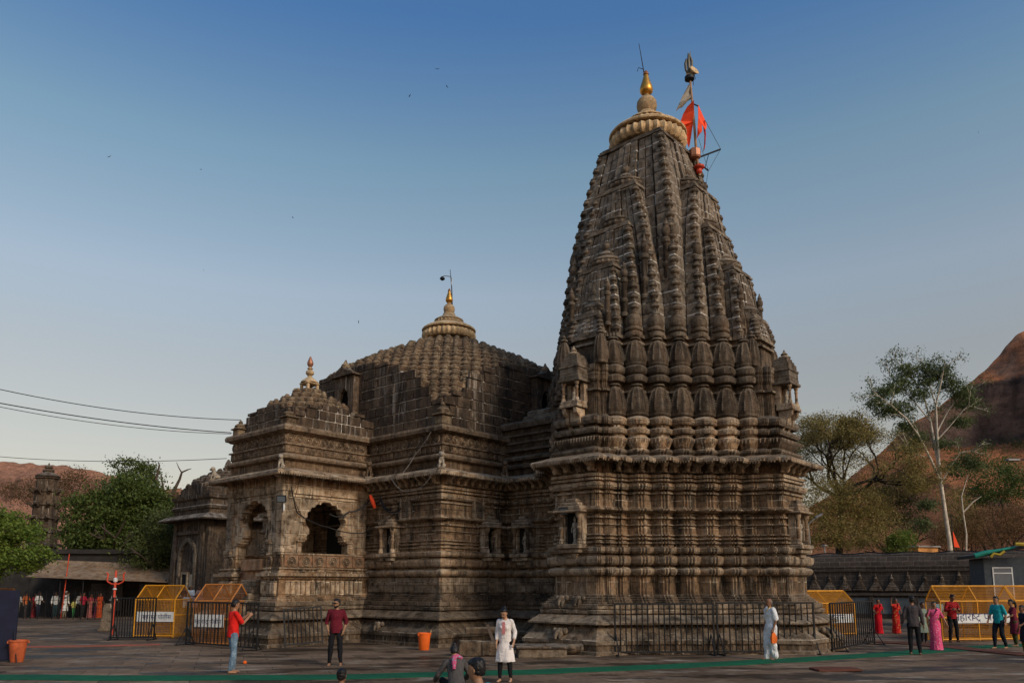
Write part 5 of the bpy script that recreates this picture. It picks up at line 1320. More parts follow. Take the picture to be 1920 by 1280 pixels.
# ---- house-shaped wire-mesh barricades with a lettered board
def barricade(label, p0, p1, D, H, fm, boardz=0.55, bh=0.34, bx=(0.12,0.88), txt=1.0, tx0=0.1):
    L_ = (p1-p0).length; rz = math.atan2(p1.y-p0.y, p1.x-p0.x)
    t = thing('mesh_barricade', label, 'barricade', (p0.x,p0.y,0), rz, 'wire mesh barricades')
    e = H*0.72; r = 0.028
    def bar(name, a, b, rr=r): MB().tube([a,b], rr, 6).build(name, fm, t, 60)
    for x in ([0.0, L_/2, L_] if L_ > 1.4 else [0.0, L_]):
        mb = MB(); mb.tube([(x,0,0),(x,0,e)], r, 6); mb.tube([(x,0,e),(x,D/2,H)], r, 6); mb.tube([(x,D/2,H),(x,D,e)], r, 6); mb.tube([(x,D,e),(x,D,0)], r, 6); mb.tube([(x,0,e),(x,D,e)], r*0.9, 6); mb.tube([(x,0,H*0.42),(x,D,H*0.42)], r*0.9, 6)
        mb.build('end_frame', fm, t, 60)
    for (y, z) in ((0,0.06),(0,H*0.42),(0,e),(D/2,H),(D,e),(D,0.06)): bar('rail', (0,y,z), (L_,y,z))
    mb = MB(); s = 0.066; w = 0.006
    def wires(a, b, u, nu, nv):   # quad a + u*.., a->b
        for i in range(nu+1):
            q = a + (b-a)*(i/nu); mb.tube([q, q+u], w, 3, 0, False)
        for j in range(nv+1):
            q = a + u*(j/nv); mb.tube([q, q+(b-a)], w, 3, 0, False)
    V = Vector
    for a, b, u in ((V((0,0,0)),V((L_,0,0)),V((0,0,e))),(V((0,0,e)),V((L_,0,e)),V((0,D/2,H-e))),(V((0,D,e)),V((L_,D,e)),V((0,-D/2,H-e))),(V((0,D,0)),V((L_,D,0)),V((0,0,e))),(V((L_,0,0)),V((L_,D,0)),V((0,0,e)))):
        wires(a, b, u, max(2,int((b-a).length/s)), max(2,int(u.length/s)))
    tag(mb.build('wire_mesh', fm, t), kind='stuff')
    mb = MB(); mb.box(L_*bx[0], L_*bx[1], -0.05, -0.033, boardz, boardz+bh); bd = mb.build('name_board', MS['board_white'], t)
    inst('lettering', ME_TXT, bd, (L_*bx[0]+tx0*L_*(bx[1]-bx[0]), -0.054, boardz+bh*0.28), (0,0,0), (txt*L_*(bx[1]-bx[0])/TXT_W,1,txt*L_*(bx[1]-bx[0])/TXT_W))
    mb = MB(); mb.box(L_*0.02, L_*0.98, D*0.3, D*0.75, H*0.42, H*0.42+0.03); mb.build('inner_shelf', fm, t)
    return t
barricade('yellow mesh barricade with lettered white board beside the pavilion', G(250,1193), G(324,1194), 1.15, 2.08, MS['yellow'], 0.62, 0.40, (0.05,1.0), 0.80, 0.14)
barricade('orange-brown mesh barricade behind the man in the red shirt', G(360,1207), G(428,1209), 1.1, 2.12, MS['orange_frame'], 0.62, 0.44, (0.04,0.86), 0.9, 0.03)
barricade('yellow mesh barricade half hidden by the spire plinth', G(1500,1192), G(1605,1189), 1.2, 1.85, MS['yellow'], 0.52, 0.36, (0.05,0.95), 0.75, 0.10)
barricade('long yellow mesh barricade with lettered board behind the youth in teal', G(1768,1201), G(1906,1199), 0.8, 2.06, MS['yellow'], 0.66, 0.34, (0.14,0.99), 0.86, 0.02)
barricade('yellow mesh barricade cut off by the right edge', G(1910,1198), G(2040,1194), 0.8, 2.06, MS['yellow'], 0.66, 0.34, (0.02,0.86), 0.86, 0.02)
p = G(-60,1170); barricade('ochre mesh barricade at the far left edge', G(-70,1170), G(14,1170), 0.6, 1.9, MS['orange_frame'], 0.7, 0.3, (0.1,0.9), 0.8, 0.1)

# ---- buckets
def bucket(label, p, rb, rt, h, mat, lip=0.02):
    t = thing('bucket', label, 'bucket', p, 0.4)
    MB().lathe([(rb*0.96,0.0),(rb,0.01),(rt*0.96,h*0.90),(rt*1.03,h*0.91),(rt*1.06,h*0.95),(rt*1.05,h),(rt*0.97,h),(rt*0.93,h*0.9),(rb*0.9,0.04),(0.0,0.03)], 28, cap=(True, False)).build('shell', mat, t, 40)
    for k in range(2):
        a = PI*k+0.3; mb = MB(); mb.cbox(-0.035,0.035,-0.02,0.02,-0.035,0.035,0.008); mb.build('handle_lug', mat, t, None, (math.cos(a)*rt*1.06, math.sin(a)*rt*1.06, h*0.9), a+PI/2)
    MB().tube([(math.cos(0.3+PI*i/10)*rt*1.1, math.sin(0.3+PI*i/10)*rt*1.1, h*0.9-math.sin(PI*i/10)*h*0.22) for i in range(11)], 0.006, 5).build('handle', MS['grey_metal'], t, 60)
    return t
bucket('orange plastic bucket standing beside the hall plinth', G(795,1217.5), 0.165, 0.215, 0.55, MS['bucket'])
mb = MB(); q = G(803,1216); mb.tube([(q.x+0.02,q.y-0.02,0.45),(q.x+0.10,q.y,0.62)], [0.018,0.022], 7); tag(mb.build('stick', plain('pale_wood',(0.4,0.26,0.14),0.8), None, 60), 'short pale stick poking out of the orange bucket', 'stick')
bucket('large dull red pot at the left edge beside the dark board', G(31,1240), 0.165, 0.235, 0.60, MS['bucket_dull'])
# dark board at the left edge
p = G(-6,1240); t = thing('notice_board', 'dark navy board standing at the left edge of the courtyard', 'board', (p.x,p.y,0), 0.25)
mb = MB(); mb.cbox(-1.6,0.42,-0.04,0.04,0.05,1.95,0.012); mb.build('panel', MS['navy'], t)
mb = MB(); mb.tube([(0.34,0.0,0.9),(0.62,-0.42,0.0)], 0.016, 6); mb.build('prop', MS['black_iron'], t, 60)
mb = MB(); mb.box(0.36,0.44,-0.25,0.25,0.0,0.05); mb.build('foot', MS['black_iron'], t)

# ---- shelter over the queue
sp = G(190,1158); sp.z = 0
sh = thing('queue_shelter', 'dark shed with brown tarpaulin awning above the queue', 'shelter', sp, 0.06)
def sx(px): return (px-190)/29.6
mb = MB(); mb.box(sx(-60), sx(330), 2.6, 2.9, 0, 4.2); mb.build('back_wall', MS['shed_dark'], sh)
mb = MB(); mb.box(sx(30), sx(345), 2.4, 6.0, 4.201, 4.5); mb.build('flat_roof', MS['shed_dark'], sh)
rings = []
for i in range(25):
    u = i/24; x = sx(58)+(sx(322)-sx(58))*u; row = []
    for j in range(9):
        v = j/8; row.append((x + (0.5*v if u > 0.96 else 0), -0.9+3.2*v, 2.62-0.35*u+1.15*v - 0.10*math.sin(PI*v) - 0.05*math.sin(u*14)*math.sin(PI*v)))
    rings.append(row + [(a, b_, c-0.02) for a, b_, c in reversed(row)])
MB().loft(rings, 0).build('awning', MS['tarp'], sh, 60)
for px in (62,118,160,215,268,312):
    mb = MB(); mb.tube([(sx(px),-0.6,0),(sx(px),-0.6,2.45)], 0.04, 6); mb.build('post', MS['dark_metal'], sh, 60)
for px, w in ((150,1.2),(175,1.3),(250,1.6)):
    mb = MB(); mb.box(sx(px)-w/2, sx(px)+w/2, 2.52, 2.60, 0.4, 2.2); mb.build('wall_panel', plain('grey_panel_%d' % px, (0.10,0.09,0.085), 0.8), sh)
mb = MB()
mb.tube([(sx(322),-0.9,2.35),(sx(360),1.6,3.4)], 0.03, 5); mb.tube([(sx(322),2.2,2.4),(sx(360),1.6,3.4)], 0.03, 5); mb.tube([(sx(322),2.2,2.4),(sx(322),-0.9,2.35)], 0.03, 5); mb.build('awning_truss', MS['dark_metal'], sh, 60)
# queue railing
qr = thing('queue_railing', 'thin dark wire railing in front of the waiting queue', 'railing', G(30,1160), 0)
q1 = G(205,1161)-G(30,1160); L_ = q1.length; qr.rotation_euler = (0,0,math.atan2(q1.y,q1.x))
for z in (0.1,0.65,1.15,1.62):
    MB().box(0,L_,-0.012,0.012,z-0.012,z+0.012).build('rail', MS['black_iron'], qr)
for i in range(14): inst('bar', ME_BAR, qr, (L_*i/13,0,0), (0,0,0), (0.05,0.05,1.75))
for i in range(56): inst('bar', ME_BAR, qr, (L_*i/56+0.03,0,0.1), (0,0,0), (0.014,0.014,1.5))
# red pole, trident, stone post
p = G(340/2.7825,1161); 
mb = MB(); a, b_ = A(120.5,1112,50.3), A(130,1038,50.3); mb.tube([(a.x-0.1,a.y,0),a,b_], 0.035, 8); tag(mb.build('red_pole', MS['red_paint'], None, 60), 'leaning red pole passing through the tarpaulin awning', 'pole')
p = G(212,1200); t = thing('red_trident', 'red iron trident standing before the awning at left', 'trident', A(212,1150,34)*1.0, 0)
t.location = (A(212,1150,34).x, 34, 0); zt = A(212,1068,34).z; zb = A(212,1110,34).z
MB().tube([(0,0,0),(0,0,zt-0.1),(0,0,zt)], [0.055,0.05,0.01], 8).build('shaft', MS['red_paint'], t, 60)
zc = zb+0.38
mb = MB(); mb.tube([(-0.40,0,zt-0.12),(-0.33,0,zt-0.16),(-0.36,0,zt-0.45),(-0.30,0,zc+0.06),(-0.15,0,zc-0.02),(0,0,zc-0.02),(0.15,0,zc-0.02),(0.30,0,zc+0.06),(0.36,0,zt-0.45),(0.33,0,zt-0.16),(0.40,0,zt-0.12)], 0.035, 7); mb.build('prongs', MS['red_paint'], t, 60)
MB().lathe([(0.05,0),(0.09,0.04),(0.09,0.16),(0.05,0.2)], 10).build('white_collar', MS['board_white'], t, 40, (0,0,zc+0.05)); MB().lathe([(0.05,0),(0.09,0.03),(0.05,0.09)], 10).build('white_collar', MS['board_white'], t, 40, (0,0,zc-0.28))
p = G(199,1182); mb = MB(); mb.cbox(-0.34,0.34,-0.3,0.3,0,0.12,0.02); mb.loft([[(-0.24,-0.2,0.12),(0.24,-0.2,0.12),(0.24,0.2,0.12),(-0.24,0.2,0.12)],[(-0.15,-0.14,1.25),(0.17,-0.14,1.25),(0.17,0.14,1.25),(-0.15,0.14,1.25)]]); tag(mb.build('stone_post', MS['plinth'], None, 30, p, 0.3), 'tapered stone post beside the left black railing', 'stone post')

# ---- lamp tower of the temple
p = A(68, 1150, 60); p.z = 0; zt = A(72, 895, 60).z
lt = thing('lamp_tower', 'dark tapering stone lamp tower studded with brackets at far left', 'lamp tower', p, 0.3)
mb = MB(); n = 9
prof = [(1.5,0),(1.5,0.8),(1.25,0.85)]
for i in range(9):
    z = 0.9+(zt-0.9)*i/9; r = 1.18-0.42*i/9; prof += [(r,z),(r-0.03,z+(zt-0.9)/9-0.14),(r+0.08,z+(zt-0.9)/9-0.10),(r+0.08,z+(zt-0.9)/9-0.02)]
mb.lathe(prof, 8); mb.build('shaft', MS['drum'], lt)
for i in range(8):
    z = 0.9+(zt-0.9)*(i+0.9)/9; r = 1.14-0.42*i/9
    for k in range(8):
        mb = MB(); mb.prism([(0,-0.24),(0.30,0.0),(0.46,0.06),(0.46,0.20),(0.34,0.26),(0,0.20)], -0.12, 0.12); mb.build('lamp_bracket', MS['drum'], lt, None, (math.cos(k*PI/4+PI/8)*r*0.92, math.sin(k*PI/4+PI/8)*r*0.92, z), k*PI/4+PI/8)
MB().lathe([(0.85,0),(0.9,0.1),(0.55,0.3),(0.35,0.4),(0.42,0.5),(0.40,0.62),(0.2,0.68),(0.3,0.78),(0.26,0.9),(0.08,1.0),(0.03,1.15)], 14).build('cap', MS['drum'], lt, 40, (0,0,zt))

# ---- flag mast with trident on the spire
fb = tw(1.15,-1.75); Yf = fb.y
mast = thing('flag_mast', 'tall mast with metal trident, drum and saffron flags beside the spire top', 'flag mast', A(1312,330,Yf), 0)
mo = Vector(mast.location)
def mp(px, py, dy=0): return A(px, py, Yf+dy) - mo
MB().tube([mp(1312,330),mp(1306,290),mp(1301,225),mp(1294,150),mp(1292,128)], [0.06,0.055,0.05,0.045,0.04], 8).build('pole', plain('bamboo_brown',(0.30,0.17,0.09),0.6), mast, 60)
mb = MB(); u = mp(1292,138)
mb.tube([u, mp(1291,118), mp(1291,104), mp(1290,99)], [0.05,0.07,0.05,0.01], 7)
mb.tube([u, mp(1286,132), mp(1285,120), mp(1287,112), mp(1286,110)], [0.05,0.05,0.055,0.04,0.01], 7)
mb.tube([u, mp(1297,128), mp(1297,115), mp(1293,104), mp(1295,97)], [0.05,0.05,0.055,0.04,0.01], 7); mb.build('trident', plain('aged_bronze', (0.11,0.095,0.07), 0.5, 0.5), mast, 60)
mb = MB(); c0 = mp(1298,137); mb.lathe([(0.20,-0.16),(0.22,-0.14),(0.10,0.0),(0.22,0.14),(0.20,0.16)], 16, 0, Matrix.Translation(c0) @ Matrix.Rotation(PI/2-0.5,4,'X') @ Matrix.Rotation(0.5,4,'Y')); mb.build('drum', MS['tan'], mast, 40)
mb = MB(); mb.tube([mp(1302,140),mp(1304,149)], 0.012, 5); mb.tube([mp(1300,147),mp(1300,160)], 0.012, 5); mb.build('drum_cord', MS['dark_metal'], mast)
MB().lathe([(0.06,0),(0.2,0.08),(0.2,0.2),(0.06,0.3)], 12).build('collar', MS['dark_metal'], mast, 40, mp(1293,153))
def cloth(name, pts, mat, th=0.02, sub=6, wob=0.06):
    # pts: list of (left,right) pairs of points down the cloth
    rows = []
    for i in range((len(pts)-1)*sub+1):
        k = min(i//sub, len(pts)-2); f = i/sub-k
        a = pts[k][0].lerp(pts[k+1][0], f); b = pts[k][1].lerp(pts[k+1][1], f)
        rows.append([a.lerp(b, j/6)+Vector((0, wob*math.sin(i*0.9+j*1.2), 0)) for j in range(7)])
    rings = [r + [p_+Vector((0,th,0)) for p_ in reversed(r)] for r in rows]
    return MB().loft(rings, 0).build(name, mat, mast, 60)
cloth('grey_pennant', [(mp(1291,158),mp(1295,161)),(mp(1280,180),mp(1297,183)),(mp(1272,197),mp(1292,188)),(mp(1268,207),mp(1279,200))], MS['grey_cloth'], 0.03, 5, 0.04)
def flag(poly, seed):
    mb = MB(); Mx = []
    loc = [mp(px, py) for px, py in poly]
    mb.prism([(q.x, q.z) for q in loc], 0.0, 0.03)
    rg_ = random.Random(seed); y0_ = sum(q.y for q in loc)/len(loc)
    mb.v = [(x, y + 0.22*math.sin(x*5+z*1.3+seed), z) for x, y, z in mb.v]
    mb.build('saffron_flag', MS['flag'], mast)
flag([(1299,193),(1300,210),(1300,228),(1298,250),(1296,264),(1294,272),(1290,262),(1287,246),(1284,236),(1280,244),(1277,252),(1273,249),(1275,236),(1278,222),(1283,208),(1289,199)], 1)
flag([(1309,196),(1314,206),(1320,216),(1327,228),(1325,240),(1321,246),(1317,240),(1314,238),(1314,252),(1310,256),(1306,262),(1306,245),(1307,225)], 2)
cloth('saffron_streamer', [(mp(1319,226),mp(1322,226)),(mp(1320,250),mp(1323,252)),(mp(1321,270),mp(1323,272)),(mp(1318,286),mp(1320,282))], MS['flag'], 0.02, 4, 0.06)
mb = MB(); mb.lathe([(0.26,0),(0.30,0.08),(0.30,0.42),(0.22,0.5)], 8); mb.build('mast_box', MS['copper'], mast, None, mp(1303,297)).scale = (0.8,0.8,0.8)
MB().lathe([(0.10,0),(0.18,0.1),(0.16,0.25),(0.30,0.35),(0.32,0.45),(0.10,0.5)], 12).build('red_base', MS['red_paint'], mast, 40, mp(1311,326)).scale = (0.7,0.7,0.7)
mb = MB(); mb.tube([mp(1308,296),mp(1351,280)], 0.035, 6); mb.tube([mp(1311,306),mp(1328,320)], 0.03, 6); mb.tube([mp(1329,288),mp(1322,314)], 0.015, 5); mb.build('yard', MS['dark_metal'], mast, 60)
mb = MB(); mb.tube([mp(1322,226),mp(1351,279)], 0.010, 4); mb.tube([mp(1351,280),mp(1328,321)], 0.010, 4); mb.tube([mp(1328,320),mp(1324,345)], 0.010, 4); mb.tube([mp(1310,260),mp(1328,320)],0.008,4); mb.tube([mp(1300,195),mp(1310,200)],0.03,5); mb.build('stay_wire', MS['dark_metal'], mast)
# lightning rods
ya = TOWER.y+0.3; o_ = A(1217,208,ya); t = thing('lightning_rod', 'thin lightning rod fixed beside the gilded finial of the spire', 'lightning rod', o_, 0)
MB().tube([Vector((0,0,0)), A(1211,160,ya)-o_, A(1206,128,ya)-o_, A(1198,82,ya)-o_], [0.035,0.03,0.02,0.012], 6).build('rod', MS['dark_metal'], t, 60)
MB().tube([A(1206,130,ya)-o_, A(1197,127,ya)-o_, A(1195,134,ya)-o_], 0.015, 5).build('arm', MS['dark_metal'], t)
ya = HALL.y+0.3; o_ = A(848,588,ya); t = thing('lightning_rod', 'lightning rod and lamp on a bent arm on the hall dome', 'lightning rod', o_, 0)
MB().tube([Vector((0,0,0)), A(847,540,ya)-o_, A(844,505,ya)-o_], [0.04,0.025,0.012], 6).build('rod', MS['dark_metal'], t, 60)
MB().tube([A(846.5,540,ya)-o_, A(847,521,ya)-o_, A(843,518,ya)-o_, A(832,517,ya)-o_, A(830,520,ya)-o_], 0.02, 5).build('arm', MS['grey_metal'], t, 60)
MB().lathe([(0.0,-0.14),(0.06,-0.12),(0.13,-0.06),(0.12,0.0),(0.04,0.08)], 12).build('lamp_head', MS['dark_metal'], t, 40, A(829.5,521,ya)-o_)

# ---- seated lions and elephants of pale stone
def lion(label, p, rz, s, mat, name='lion_statue'):
    t = thing(name, label, 'statue', p, rz)
    t.scale = (s,s,s)
    mb = MB(); mb.cbox(-0.20,0.20,-0.30,0.30,0,0.16,0.02); mb.build('pedestal', MS['plinth'], t)
    mb = MB()
    mb.tube([(0,0.18,0.22),(0,0.12,0.36),(0,-0.02,0.50),(0,-0.08,0.66),(0,-0.10,0.78)], [0.15,0.16,0.15,0.13,0.11], 12)
    mb.lathe([(0.02,-0.14),(0.12,-0.10),(0.16,0.0),(0.13,0.10),(0.03,0.15)], 12, 0, Matrix.Translation((0,-0.14,0.84)))
    mb.lathe([(0.02,-0.07),(0.07,-0.04),(0.075,0.03),(0.02,0.07)], 10, 0, Matrix.Translation((0,-0.28,0.80)))
    for q in (-1,1):
        mb.tube([(q*0.09,-0.10,0.56),(q*0.09,-0.18,0.36),(q*0.09,-0.20,0.17)], [0.06,0.05,0.045], 8); mb.tube([(q*0.09,-0.18,0.18),(q*0.09,-0.27,0.175)], [0.045,0.04], 8)
        mb.tube([(q*0.13,0.16,0.30),(q*0.15,0.02,0.30),(q*0.14,-0.02,0.18),(q*0.14,-0.12,0.175)], [0.09,0.08,0.05,0.04], 8)
        mb.tube([(q*0.09,-0.10,0.95),(q*0.10,-0.09,1.01)], [0.035,0.015], 6)
    mb.tube([(0,0.28,0.22),(0,0.34,0.36),(0,0.28,0.50)], [0.03,0.03,0.02], 6)
    remesh(mb, 'lion_body', mat, t, 0.022)
    return t
def remesh(mb, name, mat, parent, vox, smooth=3, matfn=None):
    me = mb.mesh('tmp', mat); ob = bpy.data.objects.new('tmp', me); COL.objects.link(ob)
    m = ob.modifiers.new('r', 'REMESH'); m.mode = 'VOXEL'; m.voxel_size = vox; m.use_smooth_shade = True
    if smooth:
        s = ob.modifiers.new('s', 'SMOOTH'); s.factor = 0.5; s.iterations = smooth
    dg = bpy.context.evaluated_depsgraph_get()
    out = bpy.data.meshes.new_from_object(ob.evaluated_get(dg)); out.name = name
    bpy.data.objects.remove(ob); bpy.data.meshes.remove(me)
    out.materials.clear()
    for q in (mat if isinstance(mat, (list, tuple)) else [mat]): out.materials.append(q)
    if matfn: matfn(out)
    return inst(name, out, parent)
def loc_hall(x, y, z): return HALL + ER*x + EL*y + Vector((0,0,z))
lion('pale seated lion statue on the near corner of the porch eave', loc_hall(-10.25,-2.15,6.14), ROT-PI/4, 0.60, MS['white_stone'])
lion('pale lion statue on the far left corner of the porch eave', loc_hall(-10.25,2.6,6.14), ROT-PI/2-0.7, 0.62, MS['white_stone'])
lion('white lion statue on the corner of the hall eave above the bucket', loc_hall(-6.42,-6.42,6.14), ROT-PI/4, 0.70, MS['white_stone'])
lion('small stone lion high on the link roof left of the spire', loc_hall(-1.7,-8.7,9.0), ROT-PI/2, 0.95, MS['white_stone'])
lion('dark carved beast in the angle between porch and hall eaves', loc_hall(-6.3,-2.15,6.2), ROT-PI/4, 0.72, MS['carved'])
lion('dark carved beast in the angle between hall eave and link wall', loc_hall(-2.95,-6.35,6.2), ROT-PI/4, 0.72, MS['carved'])
mb = MB(); mb.cbox(-1.3,1.3,-1.3,1.3,0,0.26,0.05); mb.cbox(-1.15,1.3,-1.15,1.2,0.262,0.50,0.05); link = mb.build('link_cap', MS['spire'], hall, None, (-0.9,-7.9,8.5))

# ---- lamps fixed to the stone
def flood(label, p, rz, rod=True):
    t = thing('floodlight', label, 'lamp', p, rz)
    mb = MB(); mb.cbox(-0.17,0.17,-0.08,0.0,-0.13,0.13,0.015); o = mb.build('housing', MS['dark_metal'], t); o.rotation_euler = (0.35,0,0)
    mb = MB(); mb.box(-0.14,0.14,-0.088,-0.081,-0.10,0.10); g = mb.build('glass', MS['glass'], t); g.rotation_euler = (0.35,0,0)
    mb = MB(); mb.tube([(0,0.0,0),(0,0.10,-0.05),(0,0.14,-0.5)], 0.015, 6); mb.build('stem', MS['dark_metal'], t)
    return t
pq = loc_hall(-9.95,-1.98,0); pq = Vector((pq.x-0.03,pq.y-0.22,0)); flood('floodlight on the near corner pier of the porch', Vector((pq.x,pq.y,A(530,934,pq.y).z)), 0.0)
mb = MB(); mb.tube([(0,0,0),(0,0,0.36)], 0.035, 8); tag(mb.build('lamp_tube', MS['board_white'], None, 60, Vector((pq.x+0.07,pq.y+0.06,A(533,956,pq.y).z))), 'short white tube lamp below the porch floodlight', 'lamp')
pq = tw(-5.5,0.2); flood('floodlight tilted over the left niche of the spire', Vector((pq.x,pq.y,A(1083,957,pq.y).z)), -0.6)
pq = tw(0.9,-5.3); t = thing('bent_arm_lamp', 'thin pale bent-arm lamp at the right side of the spire wall', 'lamp', Vector((pq.x,pq.y,0)), 0)
def lp(px, py): return A(px, py, pq.y) - Vector((pq.x,pq.y,0))
MB().tube([lp(1518,1018),lp(1514,983)], 0.04, 6).build('stem', MS['grey_metal'], t); MB().tube([lp(1514,983),lp(1532,968)], 0.02, 6).build('arm', MS['grey_metal'], t); mb = MB(); mb.tube([lp(1529,970),lp(1542,963)], [0.05,0.04], 6); mb.build('head', MS['grey_metal'], t)
p = A(1895, 870, 60); t = thing('street_lamp', 'street lamp head on an arm before the hill at the right edge', 'lamp', (p.x+2.6,p.y,0), 0)
MB().tube([(0,0,0),(0,0,p.z+0.2),(-0.5,0,p.z+0.5),(-1.9,0,p.z+0.35)], 0.06, 7).build('pole', MS['dark_metal'], t, 60); mb = MB(); mb.cbox(-2.9,-1.9,-0.2,0.2,p.z+0.25,p.z+0.42,0.05); mb.build('head', MS['grey_metal'], t)

# ---- stones, slab, plank, mat, litter
def rock(name, label, p, dims, rz, mat, seed, cat='stone'):
    mb = MB(); x, y, z = dims; mb.cbox(-x,x,-y,y,0,z,min(dims)*0.16)
    me = mb.mesh(name, mat); bm = bmesh.new(); bm.from_mesh(me); bmesh.ops.subdivide_edges(bm, edges=bm.edges[:], cuts=3, use_grid_fill=True)
    for v in bm.verts: v.co += Vector((noise.noise(v.co*4+Vector((seed,0,0))), noise.noise(v.co*4+Vector((0,seed,0))), noise.noise(v.co*4+Vector((0,0,seed)))))*0.035
    bm.to_mesh(me); bm.free()
    o = inst(name, me, None, p, (0,0,rz)); return tag(o, label, cat)
def gz(px, py, z=0.0): q = G(px, py); q.z = z; return q
rock('stone_block', 'long rough stone block lying on top of the pile by the plinth', gz(906,1213,0.46), (0.62,0.20,0.22), 0.12, MS['plinth'], 3)
rock('stone_block', 'squared stone at the left end of the pile by the plinth', gz(872,1229), (0.20,0.24,0.46), 0.1, MS['plinth'], 4)
rock('stone_block', 'squared stone in the middle of the pile by the plinth', gz(893,1229), (0.19,0.24,0.45), -0.1, MS['plinth'], 5)
rock('stone_block', 'larger squared stone at the right end of the pile', gz(921,1229), (0.30,0.24,0.44), 0.05, MS['plinth'], 6)
p = G(1015,1231); t = thing('stone_platform', 'low stone platform with grey slab top beside the woman in white', 'platform', p, 0.05)
mb = MB(); mb.cbox(-0.70,0.72,-0.3,0.9,0,0.26,0.02); mb.build('base', MS['plinth'], t); mb = MB(); mb.cbox(-0.76,0.78,-0.36,0.95,0.262,0.33,0.015); mb.build('slab', MS['drum'], t)
mb = MB(); a, b_ = gz(926,1215,0.02), gz(912,1195,1.0); mb.box(-0.05,0.05,-0.02,0.02,0,1); o = mb.build('plank', plain('old_wood',(0.10,0.07,0.05),0.85), None); o.location = gz(930,1217,0.03); o.rotation_euler = (-0.55,-0.38,0); o.scale = (1,1,0.95); tag(o, 'narrow plank leaning on the stone pile', 'plank')
mb = MB(); mb.lathe([(0.15,0),(0.16,0.03),(0.15,0.55),(0.19,0.6),(0.19,0.66),(0.13,0.67)], 16, 0, Matrix.Rotation(PI/2,4,'Y')); tag(mb.build('stone_spout', MS['plinth'], None, 40, gz(1052,1227,0.18), 0.1), 'round stone drain spout lying by the spire plinth', 'spout')
o = rock('floor_mat', 'small dark doormat lying on the paving at right', gz(1567,1256,0.004), (0.55,0.30,0.05), 0.03, MS['brownmat'], 8, 'mat')
mb = MB(); mb.tube([(0,0,0),(0.12,0.02,0.05),(0.26,0,0.01)], [0.05,0.09,0.04], 8); o = mb.build('plastic_bag', plain('litter_plastic',(0.5,0.55,0.25),0.5,0,0.6,14), None, 60); o.location = tw(-6.0,2.35)+Vector((0,0,0.84)); tag(o, 'crumpled plastic bag on the plinth left of the spire', 'litter')
o = MB().lathe([(0.02,0),(0.05,0.02),(0.055,0.06),(0.02,0.09)], 10).build('fallen_orange', MS['bucket'], None, 40, gz(459,1244)); tag(o, 'tiny orange fruit on the paving by the man in red', 'fruit')
mb = MB(); a = loc_hall(-6.5,-2.5,5.55); mb.tube([a, a+Vector((0.1,-0.05,-0.22)), a+Vector((0.2,-0.03,-0.5))], [0.05,0.09,0.06], 7); tag(mb.build('red_cloth', MS['flag'], None, 60), 'scrap of red cloth tied under the hall eave', 'cloth')

# ---- cables
def cable(label, pts, r, mat='cable', sag=0.0, n=18):
    P = []
    for i in range(len(pts)-1):
        for k in range(n):
            f = k/n; q = pts[i].lerp(pts[i+1], f); q.z -= sag*4*f*(1-f); P.append(q)
    P.append(pts[-1]); tag(MB().tube(P, r, 5).build('cable', MS[mat], None, 60), label, 'cable', 'cables')
cable('upper overhead cable running from the left edge to the porch roof', [A(-60,716,24), A(452,787,28.0)], 0.014, sag=0.25)
cable('thick overhead cable below the topmost one at left', [A(-60,744,24), A(434,811,28.2)], 0.017, sag=0.15)
cable('thin overhead cable just under the thick one at left', [A(-60,750,24), A(434,813,28.4)], 0.011, sag=0.22)
cable('low overhead cable over the trees at left', [A(-60,850,40), A(425,859,33)], 0.014, sag=0.25)
cable('slack black cable looping across the porch side arch', [loc_hall(-9.9,-2.3,5.6), loc_hall(-9.4,-1.98,4.7), loc_hall(-8.0,-1.95,4.25), loc_hall(-6.5,-2.15,4.1), loc_hall(-6.15,-3.6,4.8)], 0.022, sag=0.08)
cable('thick black cable hanging in loops under the hall eave', [loc_hall(-8.0,-1.98,4.75), loc_hall(-7.1,-2.0,4.9), loc_hall(-6.3,-2.3,5.45), loc_hall(-6.35,-3.0,5.35), loc_hall(-6.25,-3.5,4.95)], 0.035, sag=0.15)
cable('black cable bundle below the red cloth on the hall wall', [loc_hall(-6.35,-2.9,5.5), loc_hall(-6.3,-3.2,4.95), loc_hall(-6.22,-4.0,4.95)], 0.03, sag=0.12)
cable('pale rope hanging from the hall parapet to the eave', [loc_hall(-6.2,-5.6,7.7), loc_hall(-6.35,-4.9,6.9), loc_hall(-6.75,-4.7,6.2)], 0.009, 'cable_pale', 0.05)
cable('pale rope looping below the hall eave corner', [loc_hall(-6.75,-4.0,6.1), loc_hall(-6.75,-5.2,5.5), loc_hall(-6.7,-6.4,6.2)], 0.009, 'cable_pale', 0.22)
cable('thin dark wire dropping across the hall parapet', [loc_hall(-6.2,-5.3,7.6), loc_hall(-6.8,-4.3,6.1), loc_hall(-6.2,-4.1,5.2)], 0.012, sag=0.05)
cable('pale cable following the porch eave edge', [loc_hall(-10.54,2.4,6.08), loc_hall(-10.56,0.6,6.03), loc_hall(-10.55,-2.4,6.1), loc_hall(-8.0,-2.45,6.1), loc_hall(-6.6,-2.45,6.08)], 0.010, 'cable_pale', 0.03)
cable('dark wire looping down the near porch pier', [loc_hall(-9.6,-2.42,6.1), loc_hall(-9.5,-1.9,5.2), loc_hall(-8.9,-1.86,4.4)], 0.010, sag=0.1)

